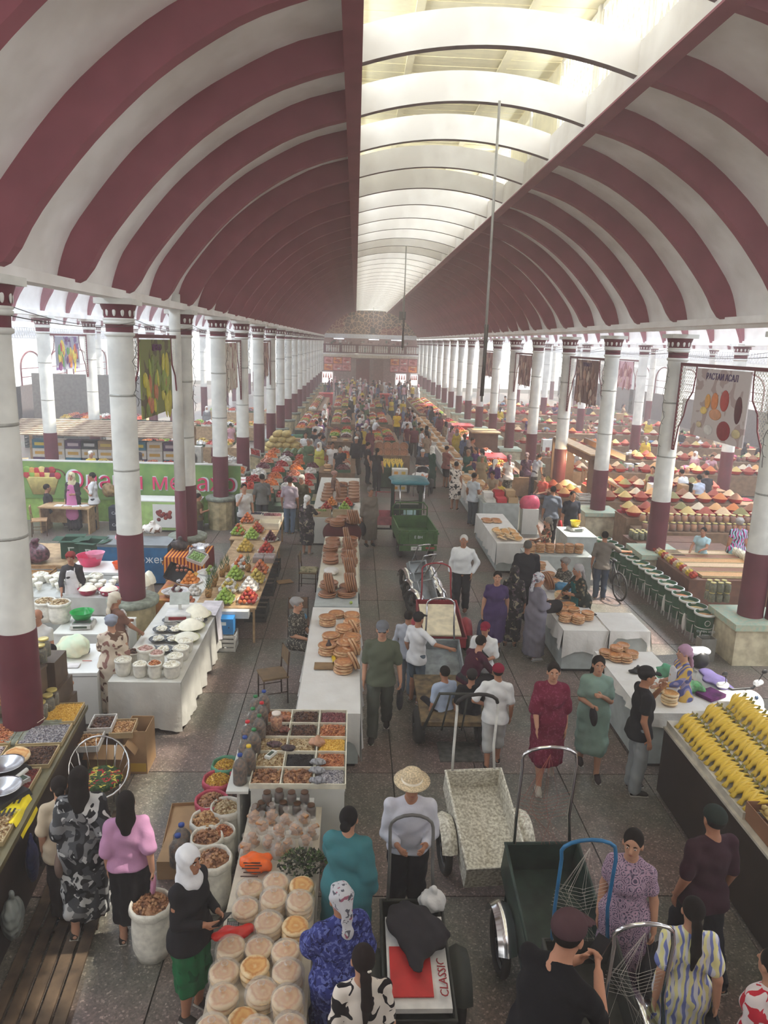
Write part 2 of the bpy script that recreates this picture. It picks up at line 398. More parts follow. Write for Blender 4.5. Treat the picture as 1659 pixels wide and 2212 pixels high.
lat = lattice_panel(2.2,1.32).mesh('lattice_panel',STICK); boardp = MB().box((0,0,.66),(.04,2.2,1.32)).mesh('boarded_panel',CREAMW)
for i,y in enumerate(yr):
 if -2 < y < YEND - 2:
  for X in (-.12,3.80):
   bd = abs(y - 16.4) < 1.2 or abs(y - 30) < 1.2
   ob('boarded_panel' if bd else 'lattice_panel',boardp if bd else lat,lantern,(X,y + 1.137,9.65))
lp = MB().box((0,0,.68),(.12,.12,1.36)).mesh('lantern_post',STICK)
for y in yr[::2]:
 if -2 < y < YEND - 2:
  for X in (-.12,3.80): ob('lantern_post',lp,lantern,(X,y,9.65))
MB().box((XC - .35,9.5,10.3),(.9,.06,.05)).build('tube_lamp',mat('tube_lamp',(240,240,240),.3,noise=0),lantern)
# roof slabs outside the vault so that daylight comes only through the openings
rs = MB(); ox = MAROONM
for xa,xb in ((-4.2,-.2),(3.86,7.86)): rs.box(((xa + xb) / 2,(YS0 + YS1) / 2,9.86),(xb - xa,YS1 - YS0,.08))
struct(rs.build('trim_3',WHITE))
# ---------------------------------------------------------------- side aisles: lower barrel vaults with their own skylights
def aisle(x0,x1,zL,zR,sky=1.5,y0=-6.0,y1=YEND):
 xm = (x0 + x1) / 2; top = max(zL,zR) + 2.35; n = 14
 for side,xs,zs in ((0,x0,zL),(1,x1,zR)):
  edge = xm - sky / 2 if side == 0 else xm + sky / 2
  pr = [(xs + (edge - xs) * (1 - math.cos(t / n * pi / 2)),zs + (top - zs) * math.sin(t / n * pi / 2)) for t in range(n + 1)]
  k = MB()
  for off,rev in ((0,0),(.1,1)):
   V = [(x,y,z + off) for y in (y0,y1) for x,z in pr]; F = [(i,i + 1,n + 2 + i,n + 1 + i) for i in range(n)]
   k.add(V,[tuple(reversed(f)) if (side == 0) == (rev == 0) else f for f in F],0,True)
  c = struct(k.build('ceiling',WHITE))
  inc = [(x + (edge - xs) * .02 + (.22 if side == 0 else -.22) * min(1,t / 3) * math.cos(t / n * pi / 2),z - .30 * math.sin(t / n * pi / 2)) for t,(x,z) in enumerate(pr)]
  rm = rib_mesh(pr,inc,.2).mesh('rib',MAROONM)
  for y in yr:
   if 9 < y < YEND - .5: ob('rib',rm,c,(0,y,0))
aisle(-10.85,-4.2,6.36,6.30); aisle(-17.9,-11.0,6.2,6.30)
aisle(7.86,13.95,6.20,6.0); aisle(14.15,21.6,6.0,5.9)
for X,z in ((-10.93,6.33),(14.05,6.06)):
 struct(MB().box((X,(YS0 + YS1) / 2,z),(.34,YS1 - YS0,.16)).build('trim_4',WHITE))
# ---------------------------------------------------------------- columns
def col_parts(r,zp,zm,zc,plinth,straps=2,sides=28):
 """r radius, zp plinth top, zm top of the maroon dado, zc underside of the beam"""
 k = MB()
 sh = [(r * 1.04,zp),(r * 1.04,zm)]; shaft = MB().lathe([(r,zm),(r * .985,(zm + zc) / 2),(r * .96,zc - .62)],sides,cap=False)
 dado = MB().lathe(sh,sides,cap=False); dado.lathe([(r * 1.04,zm),(r * .99,zm + .004)],sides,cap=False)
 cp = MB(); z0 = zc - .62
 cp.lathe([(r * .97,z0),(r * 1.12,z0 + .02),(r * 1.12,z0 + .06),(r * 1.0,z0 + .075)],sides,cap=False,mi=0)
 cp.lathe([(r * 1.0,z0 + .075),(r * 1.02,z0 + .20)],sides,cap=False,mi=1)
 cp.lathe([(r * 1.02,z0 + .20),(r * 1.16,z0 + .215),(r * 1.16,z0 + .25),(r * 1.08,z0 + .262),(r * 1.18,z0 + .275),(r * 1.18,z0 + .30),(r * 1.08,z0 + .305)],sides,cap=False,mi=0)
 cp.lathe([(r * 1.08,z0 + .305),(r * 1.14,z0 + .40),(r * 1.30,z0 + .50),(r * 1.32,z0 + .525)],sides,cap=False,mi=1)
 cp.box((0,0,z0 + .572),(r * 2.8,r * 2.8,.095),0)
 ov = MB()
 ov.ball((0,0,0),(.030,.012,.072),8,6,0)
 return shaft,dado,cp,ov
def make_column(label,r=.222,zp=.99,zm=2.22,zc=6.28,plinth='round',group=None,ovals=12):
 t = thing('column',label,'column',(0,0,0),0,group); t['kind'] = 'structure'
 shaft,dado,cp,ov = col_parts(r,zp,zm,zc,plinth)
 shaft.build('shaft',COLW,t); dado.build('dado',MAROON,t); cap_ = cp.build('capital',[COLW,MAROON],t)
 me = ov.mesh('niche',COLW)
 for j in range(ovals):
  a = 2 * pi * j / ovals; rr = r * 1.15
  ob('niche',me,cap_,(rr * math.cos(a),rr * math.sin(a),zc - .62 + .40),rot=(0,0,a - pi / 2))
 for zz in (zc - 1.6,zc - 2.9): MB().lathe([(r * .985,zz - .02),(r * 1.01,zz - .012),(r * 1.01,zz + .012),(r * .985,zz + .02)],24,cap=False).build('strap',mat('strap',(176,176,170),.4,.5),t)
 if plinth == 'round':
  k = MB(); k.lathe([(.40,0),(.41,zp - .12)],12,cap=False,mi=0,smooth=False); k.lathe([(.41,zp - .12),(.46,zp - .10),(.47,zp - .02),(.44,zp),(0,zp)],24,cap=False,mi=1)
  k.build('plinth',[mat('plinth_tile',(196,180,140),.4,noise=.2,nscale=5,col2=(150,134,100)),mat('plinth_stone',(140,146,132),.8,noise=.2,nscale=10)],t)
 elif plinth == 'block':
  k = MB(); k.box((0,0,(zp - .10) / 2),(1.0,1.0,zp - .10),0); k.box((0,0,zp - .06),(1.1,1.1,.12),1)
  k.build('plinth',[mat('plinth_tile2',(206,196,166),.5,noise=.2,nscale=5,col2=(170,158,130)),mat('plinth_green',(150,176,158),.7,noise=.3,nscale=14,col2=(186,184,160))],t)
 return t
cL = make_column('x',zm=2.22); cR = make_column('x',zp=.83,zm=2.08,zc=6.10,plinth='block')
cA = make_column('x',zp=.1,zm=2.2,zc=6.26,plinth='')
cols_ = []
ORD = ['nearest','second','third','fourth','fifth','sixth','seventh','eighth','ninth','tenth','eleventh','twelfth','thirteenth','fourteenth','fifteenth','sixteenth','seventeenth','eighteenth','nineteenth']
n = 0
for i,y in enumerate(YN):
 if y > 5: dup(cL,(XL,y,0),0,f'{ORD[min(n,18)]} white column with maroon dado on the left of the nave'); n += 1
n = 0
for i,y in enumerate(YN):
 if y > 11: dup(cR,(XR,y,0),0,f'{ORD[min(n,18)]} white column with maroon dado on the right of the nave'); n += 1
for i,y in enumerate(YN):
 if y > 14: dup(cA,(-10.85,y,0),0,f'white and maroon column in the left aisle row, {ORD[i-3]} from the front','left aisle columns')
for i,y in enumerate(YN):
 if y > 16 and i % 2 == 0: dup(cA,(13.95,y,0),0,f'white and maroon column in the right aisle row, {ORD[(i-4)//2]} from the front','right aisle columns',scale=(1,1,.965))
for i,y in enumerate(YN):
 if y > 25 and i % 2 == 0: dup(cA,(-18.2,y,0),0,f'white and maroon column before the far left wall, {ORD[(i-6)//2]} of its row'); dup(cA,(21.8,y,0),0,f'white and maroon column before the far right wall, {ORD[(i-6)//2]} of its row',scale=(1,1,.95))
for q in (cL,cR,cA):
 for ch in list(q.children):
  for g in list(ch.children): bpy.data.objects.remove(g)
  bpy.data.objects.remove(ch)
 bpy.data.objects.remove(q)
# drain pipes beside some columns
for x,y,lab in ((XL - .02,16.95,'left'),(XR + .32,12.75,'right')):
 t = thing('drain_pipe',f'thick white drain pipe with maroon foot beside the third column, {lab} row','pipe',(x,y,0)); t['kind'] = 'structure'
 MB().tube([(0,0,2.2),(0,0,6.0),(.0,.05,6.6)],.125,16).build('pipe_shaft',COLW,t); MB().tube([(0,0,0),(0,0,2.2)],.13,16).build('dado',MAROON,t)
# ---------------------------------------------------------------- far side walls
WALLC = mat('side_wall',(214,222,228),.8,noise=.05)
def side_wall(name,X,s):
 k = MB();
 y = 8.0
 while y < YEND:
  k.box((X,y,2.1),(.3,.9,4.2)); y += 4.55
 k.box((X,(8 + YEND) / 2,4.9),(.3,YEND - 8,.9)); k.box((X,(8 + YEND) / 2,1.1),(.3,YEND - 8,2.2),1)
 w = struct(k.build(name,[WALLC,mat('wall_dark',(92,84,84),.7)]))
 y = 8.0 + 2.275; am = MB()
 n = 12; pts = [(0,-1.6 * math.cos(pi * t / n),3.4 + 1.0 * math.sin(pi * t / n)) for t in range(n + 1)]
 am.tube([(0,-1.6,2.2)] + pts + [(0,1.6,2.2)],.06,5,smooth=False); am.box((0,0,3.3),(.06,3.1,.05)); am.box((0,0,2.75),(.06,3.1,.05))
 me = am.mesh('window_arch',MAROON)
 while y < YEND - 2: ob('window_arch',me,w,(X - s * .18,y,0)); y += 4.55
side_wall('wall_left',-22.0,-1); side_wall('wall_right',25.6,1)
FRZ = mat('frieze_white',(222,224,228),.7,noise=.04)
def frieze(X,y0,y1,z):
 k = MB(); k.box((X,(y0 + y1) / 2,z),(.05,y1 - y0,.05)); k.box((X,(y0 + y1) / 2,z + .55),(.05,y1 - y0,.05)); y = y0
 while y < y1:
  k.tube([(X,y,z),(X,y + .3,z + .55)],.028,4,smooth=False); k.tube([(X,y + .3,z),(X,y,z + .55)],.028,4,smooth=False); k.box((X,y,z + .27),(.05,.05,.55)); y += .3
 f = k.build('frieze',FRZ); tag(f,None,None,None,'structure'); return f
for X,z in ((-18.2,5.35),(21.8,5.2)): frieze(X,14,84,z)
# ---------------------------------------------------------------- far end: wall, gallery, mural
endw = struct(MB().box((XC,YEND + .2,3.05),(12.2,.3,6.1)).build('wall_back',mat('back_wall',(170,140,136),.8)))
pr = ex + [(2 * XC - x,z) for x,z in reversed(ex)]
def mural_mat():
 m,nt,b = _nt('mural'); N,L = nt.nodes,nt.links; tc = N.new('ShaderNodeTexCoord')
 v = N.new('ShaderNodeTexVoronoi'); v.feature = 'DISTANCE_TO_EDGE'; v.inputs['Scale'].default_value = 2.1; L.new(tc.outputs['Object'],v.inputs[0])
 v2 = N.new('ShaderNodeTexVoronoi'); v2.inputs['Scale'].default_value = .5; L.new(tc.outputs['Object'],v2.inputs[0])
 cr = N.new('ShaderNodeValToRGB'); cr.color_ramp.interpolation = 'CONSTANT'; el = cr.color_ramp.elements; el[0].color = lin((110,84,72)); el[1].position = .3; el[1].color = lin((140,60,52))
 for p,c in ((.5,(96,78,70)),(.68,(190,116,70)),(.8,(90,62,60)),(.9,(150,110,86))): e = el.new(p); e.color = lin(c)
 sp = N.new('ShaderNodeSeparateColor'); L.new(v2.outputs['Color'],sp.inputs[0]); L.new(sp.outputs[1],cr.inputs[0])
 mt = N.new('ShaderNodeMath'); mt.operation = 'LESS_THAN'; L.new(v.outputs['Distance'],mt.inputs[0]); mt.inputs[1].default_value = .06
 mx = N.new('ShaderNodeMix'); mx.data_type = 'RGBA'; L.new(mt.outputs[0],mx.inputs[0]); L.new(cr.outputs[0],mx.inputs[6]); mx.inputs[7].default_value = lin((190,160,130)); L.new(mx.outputs[2],b.inputs['Base Color'])
 b.inputs['Roughness'].default_value = .7; return m
mur = MB(); poly = [(x,z) for x,z in pr]; mur.prism(poly,YEND + .1,YEND + .2,axis='y'); mu = mur.build('mural',mural_mat(),endw)
k = MB(); k.tube([(x * .985 + XC * .015,YEND - .1,z - .12) for x,z in pr],.12,6); struct(k.build('trim_5',WHITE))
# gallery: slab, balustrade, bands and posts
gal = thing('gallery','far end gallery with maroon rails and turned white balusters over the meat stalls','balcony',(0,0,0)); gal['kind'] = 'structure'
GY = 88.0
MB().box((XC,GY + 1.9,4.15),(XR - XL - .5,4.2,.3)).build('floor_slab',WHITE,gal); MB().box((XC,GY - .25,4.02),(XR - XL - .5,.1,.3)).build('fascia',mat('fascia',(226,216,200)),gal)
MB().box((XC,GY - .2,4.42),(XR - XL - .5,.18,.14)).build('lower_rail',MAROON,gal); MB().box((XC,GY - .2,5.32),(XR - XL - .5,.2,.14)).build('top_rail',MAROON,gal)
bal = MB().lathe([(.07,0),(.07,.08),(.04,.12),(.085,.30),(.05,.50),(.04,.60),(.07,.68),(.07,.8)],8).mesh('baluster',COLW)
pst = MB().box((0,0,.45),(.25,.2,.95)).mesh('post',MAROON); x = XL + .4; j = 0
while x < XR - .35:
 if j % 7 == 0: ob('post',pst,gal,(x,GY - .2,4.4))
 else: ob('baluster',bal,gal,(x,GY - .2,4.47))
 x += .27; j += 1
k = MB().box((XC,YEND - .3,6.35),(XR - XL - .4,.1,.5)); k.build('band',FRZ,gal)
st = MB().lathe([(0,0),(.06,.03),(.0,.05)],8,cap=False).mesh('star',COLW)
for i in range(34): ob('star',MB().ball((0,0,0),(.07,.04,.07),6,4).mesh('star',COLW) if i == 0 else bpy.data.meshes['star.001'],gal,(XL + .5 + i * .33,YEND - .38,6.35))
# unseen gallery slab under the camera and wall, added to shade the foreground
ng = struct(MB().box((XC,-2.4,3.95),(XR - XL - .6,6.6,.3)).build('floor_gallery',WHITE)); struct(MB().box((XC,-3.6,1.9),(XR - XL - .6,.2,3.7)).build('wall_front',mat('side_wall',(214,222,228))))
# shelves of goods glimpsed behind the rail, with lit tubes
k = MB()
for i in range(60): k.box((XL + .6 + rnd.random() * 10.4,YEND - .8,4.5 + rnd.random() * 1.3),(.12 + rnd.random() * .3,.2,.1 + rnd.random() * .25),rnd.randrange(3))
stuff(k.build('shelf_goods',[mat('g1',(200,196,190)),mat('g2',(120,60,60)),mat('g3',(70,90,80))],gal))
for i,x in enumerate((-2.0,2.2,4.9)):
 MB().box((x,YEND - 1.6,6.0),(1.2,.08,.06)).build('tube_lamp',mat('lit_tube',(255,255,255),emit=(225,235,255),estr=6,noise=0),gal)
# meat stall posters either side of the passage
PM = [mat('poster_pink',(222,150,150),.6),mat('poster_red',(186,66,60),.5),mat('poster_orange',(232,140,60),.5),mat('poster_white',(236,226,222),.5)]
for s,x0 in ((0,XL + .35),(1,XR - 3.55)):
 t = thing('poster_board',f'far end board of six pink and white meat posters, {"left" if s == 0 else "right"} of the passage','sign',(0,0,0))
 MB().box((x0 + 1.6,GY - .35,3.1),(3.2,.06,1.65)).build('backing',mat('board_frame',(150,60,64)),t)
 for a in range(3):
  for b_ in range(2):
   k = MB(); cx,cz = x0 + .54 + a * 1.06,2.72 + b_ * .78; kk = (a + b_ * 2 + s) % 3
   k.box((cx,GY - .40,cz),(.98,.02,.70),0 if kk else 2); k.ball((cx - .05,GY - .41,cz),(.30,.015,.12),8,5,1); k.ball((cx + .14,GY - .415,cz - .14),(.2,.015,.09),8,5,3 if kk == 1 else 1)
   k.box((cx + .1,GY - .412,cz + .24),(.5,.01,.08),1 if kk else 3); k.build('poster',PM,t)
for x,w,c,lab in ((-3.2,1.3,(214,222,226),'left'),(5.4,1.3,(226,226,224),'middle'),(6.95,.9,(120,120,116),'right')):
 t = thing('meat_stall',f'lit glass fronted meat stall under the gallery, {lab}','stall',(x,GY - .7,0))
 k = MB(); k.box((-w / 2,0,1.1),(.08,.5,2.2)); k.box((w / 2,0,1.1),(.08,.5,2.2)); k.box((0,0,2.2),(w,.5,.1)); k.box((0,0,.45),(w,.5,.9)); k.build('cabinet',mat('stall_white',(226,230,232)),t)
 MB().box((0,.1,1.5),(w * .9,.02,1.3)).build('lit_back',mat('stall_lit',(255,240,235),emit=(255,225,220),estr=1.5,noise=0),t)
 k = MB()
 for i in range(4): k.tube([(-w * .35 + i * w * .22,-.05,2.05),(-w * .35 + i * w * .22,-.05,1.5)],[.03,.09],6)
 k.build('hanging_meat',PM[1],t)
k = MB(); k.box((XC - .9,GY + 1,1.9),(1.6,.1,3.6)); k.box((XC + .95,GY + 1,1.9),(1.2,.1,3.6),1); dr = thing('door_1','maroon panelled passage doors under the far gallery','door'); dr['kind'] = 'structure'; k.build('door_leaf',[mat('door_red',(128,44,50)),mat('door_frame',(150,110,104))],dr)
# pendant speaker poles hanging from the skylight ribs
def pendant(x,y,z0,z1,box=False,lab=''):
 t = thing('pendant_pole',lab,'pole',(x,y,z0))
 MB().tube([(0,0,0),(0,0,z1 - z0)],.022,8).build('pole',mat('pole_grey',(170,168,164),.4,.3),t)
 if box: MB().box((0,0,-.25),(.5,.35,.62)).build('speaker',mat('speaker_grey',(84,80,80)),t)
 else:
  k = MB()
  for i in range(6): k.tube([(rnd.uniform(-.03,.03),rnd.uniform(-.03,.03),1.3),(rnd.uniform(-.05,.05),rnd.uniform(-.05,.05),.1)],.012,5)
  k.build('cable_bundle',mat('cable',(96,90,88)),t)
pendant(2.21,12.75,4.75,9.5,False,'long grey pole with wound cables hanging from a nearer skylight rib')
pendant(1.95,30.95,5.4,9.5,False,'thin grey pole hanging above the middle of the nave')
pendant(3.58,58.4,8.0,9.4,True,'grey box speaker hanging on a pole above the far nave')
pendant(1.9,83,7.2,9.4,True,'small far speaker hanging before the mural')
# ---------------------------------------------------------------- hanging banner frames between columns
def text_mesh(s,size,name='lettering',extrude=.004):
 cu = bpy.data.curves.new(name,'FONT'); cu.body = s; cu.size = size; cu.extrude = extrude; cu.align_x = 'CENTER'; cu.align_y = 'CENTER'; cu.resolution_u = 2
 o = bpy.data.objects.new('tmp',cu); me = bpy.data.meshes.new_from_object(o); bpy.data.objects.remove(o); bpy.data.curves.remove(cu); me.name = name; return me
WINE = mat('frame_wine',(110,48,56),.5,noise=.05)
def banner(X,y0,y1,zt,lab,cols,text='',kind='blotch',s=1,fruit=None,short=1.0):
 """frame in the plane x = X between two columns; poster in the middle, lattice wings with stepped ogee edges"""
 t = thing('banner_frame',lab,'banner',(X,(y0 + y1) / 2,zt)); L_ = (y1 - y0) - .5; f = MB()
 f.box((0,0,0),(.05,L_,.07)); hw = L_ / 2; pw = L_ * .285
 wing_h = 2.0 * short
 edge = [(hw - .10,-wing_h),(hw - .22,-wing_h * .72),(hw - .42,-wing_h * .58),(hw - .50,-wing_h * .42),(hw - .74,-wing_h * .30),(hw - .80,-wing_h * .12),(hw - .80,0)]
 for sg in (-1,1):
  f.tube([(0,sg * a,b) for a,b in edge],.018,5,smooth=False); f.box((0,sg * (hw - .02),-wing_h / 2),(.04,.04,wing_h)); f.box((0,sg * (hw - .06),-wing_h),(.04,.10,.03))
 f.build('frame',WINE,t)
 for sg in (-1,1):
  g = MB(); z = -.07
  while z > -wing_h + .08:
   fr = -z / wing_h; inner = None
   for (a0,b0),(a1,b1) in zip(edge,edge[1:]):
    if b0 <= z <= b1: inner = a0 + (a1 - a0) * (z - b0) / (b1 - b0 + 1e-9)
   if inner is None: inner = hw - .1
   y = hw - .06;
   while y > inner + .03:
    g.lathe([(.052,0),(.030,0)],6,(0,sg * y,z),cap=False,M=Matrix.Rotation(pi / 2,3,'Y'),smooth=False); y -= .098
   z -= .088
  g.build('lattice_wing',STICK,t)
 H_ = 1.48 * short; pk = MB().box((0,0,-.06 - H_ / 2),(.025,pw * 2,H_)); po = pk.build('poster',mat_print('poster_' + lab[:18],cols[0],cols[1:],kind,2.6,.56,.5),t)
 if fruit: fruit(po,pw,H_,s)
 if text:
  tm = text_mesh(text[0],text[1]); tm.materials.append(mat('letter_' + text[2],text[3],.5,noise=0));
  o = ob('lettering',tm,po,(-s * .02,0,-.06 - H_ * .11),rot=(pi / 2,0,-s * pi / 2))
 return t
def honey_fruit(po,pw,H,s):
 def disc(name,y,z,a,b,col,d=.018):
  k = MB().ball((-s * d,y,z),(.012,a,b),14,8); k.build(name,mat('print_%d_%d_%d' % col,col,.5,noise=.1,nscale=8),po)
 for nm,y,z,a,b,c in (('printed_jar',.28,.42,.09,.17,(230,170,90)),('printed_jar',.10,.40,.11,.20,(226,140,84)),('printed_jar',-.14,.36,.13,.24,(190,70,62)),('printed_bottle',-.48,.5,.10,.3,(96,40,48)),
                              ('printed_bowl',.36,.62,.11,.09,(238,208,120)),('printed_bowl',.05,.66,.19,.13,(222,160,120)),('printed_tub',.18,1.0,.14,.12,(226,222,218)),('printed_bowl',.44,.93,.09,.07,(214,196,160)),('printed_jar',-.2,.95,.2,.22,(150,50,56)),('printed_bowl',-.5,.95,.12,.10,(222,206,160))):
  disc(nm,y * pw * 1.5,-.06 - H * (.17 + z * .70),a * pw * 1.25,b * H * .62,c)
def veg_fruit(colset):
 def f(po,pw,H,s):
  r2 = random.Random(int(pw * 999) + len(colset))
  for i in range(26):
   k = MB(); c = colset[i % len(colset)]; y = r2.uniform(-.8,.8) * pw; z = -.06 - H * r2.uniform(.26,.93)
   k.ball((-s * .016,y,z),(.010,r2.uniform(.05,.13) * pw * 1.3,r2.uniform(.10,.28) * pw),10,6,0,Matrix.Rotation(r2.uniform(-.4,.4),3,'X')); k.v = k.v
   k.build('printed_fruit',mat('print_%d_%d_%d' % c,c,.5,noise=.12,nscale=9),po)
 return f
GB = [(214,206,90),(150,170,70),(200,190,60),(120,140,60),(196,120,80)]
MX = [(90,150,80),(220,190,70),(190,60,60),(220,140,60),(120,60,110),(230,210,90)]
NU = [(150,110,100),(190,150,130),(110,70,66),(210,190,176)]
banner(XL,12.95,17.5,5.68,'left nave banner with green and yellow fruit under white lattice wings',[(120,126,70),(90,80,56)],('МЕВАҲО',.17,'purple',(120,70,120)),'blotch',-1,veg_fruit(GB))
banner(XL,22.05,26.6,5.6,'second left nave banner with a pale sack print',[(190,176,160),(150,90,90)],None,'blotch',-1,veg_fruit([(226,220,206),(210,200,186)]))
banner(XL,31.15,35.7,5.6,'third left nave banner in reddish tones',[(170,120,110),(120,60,60)],None,'blotch',-1,veg_fruit(NU))
banner(-10.9,26.6,31.15,5.62,'left aisle banner with pineapple, bananas and grapes',[(150,150,160),(110,80,130)],('МЕВА',.2,'purple',(120,70,120)),'blotch',-1,veg_fruit(MX),.82)
banner(XR,12.95,17.5,5.42,'right nave banner with honey jars and nuts',[(206,196,194),(180,160,158)],('РАСТАИ АСАЛ',.19,'violet',(84,60,110)),'blotch',1,honey_fruit)
banner(XR,22.05,26.6,5.4,'second right nave banner with brown nut prints',[(120,92,90),(170,140,130)],('ЧОРМАҒЗ',.18,'violet',(84,60,110)),'blotch',1,veg_fruit(NU),.95)
banner(XR,31.15,35.7,5.4,'third right nave banner in brown and pink',[(150,110,106),(110,70,70)],None,'blotch',1,veg_fruit(NU),.9)
banner(XR,40.25,44.8,5.4,'fourth right nave banner in faded red',[(170,120,116),(120,70,74)],None,'blotch',1,veg_fruit(NU),.9)
banner(13.9,35.7,40.25,5.2,'right aisle banner with a basket of pink nuts',[(190,150,156),(140,90,100)],None,'blotch',1,veg_fruit([(200,160,150),(150,90,90)]),.9)
# cables strung from capital to capital with hanging light strings
def sag(a,b,d,n=10):
 a,b = Vector(a),Vector(b); return [a.lerp(b,t / n) - Vector((0,0,d * 4 * (t / n) * (1 - t / n))) for t in range(n + 1)]
CAB = mat('black_cable',(52,50,52),.5,noise=0)
for X,zc,nm in ((XL + .25,5.86,'left'),(XR - .25,5.66,'right')):
 k = MB()
 for i in range(2,len(YN) - 1): k.tube(sag((X,YN[i],zc),(X,YN[i + 1],zc),.07),.007,4); k.tube(sag((X,YN[i],zc + .1),(X,YN[i + 1],zc + .05),.12),.005,4)
 tag(k.build('overhead_cable',CAB),f'thin black cables strung along the {nm} column heads','cable')
def fairy(X,y,z,ln,lab,s):
 k = MB(); p = []; n = 16
 for t in range(n + 1): p.append((X + .02 * math.sin(t * 2.3) + .03 * math.sin(t * .9),y + .03 * math.cos(t * 1.7),z - ln * t / n))
 k.tube(p,.006,4)
 for t in range(2,n,2): k.tube([p[t],(p[t][0] + .05,p[t][1],p[t][2] - .03)],.005,4)
 tag(k.build('light_string',CAB),lab,'light string','unlit light strings on the columns')
for i,y in enumerate(YN[3:14]):
 fairy(XL + .27,y - .1,5.6,1.1 + .5 * (i % 3),'dark unlit light string hanging down a left nave column',1)
 fairy(XR - .27,y - .1,5.4,1.2 + .5 * ((i + 1) % 3),'dark unlit light string hanging down a right nave column',1)
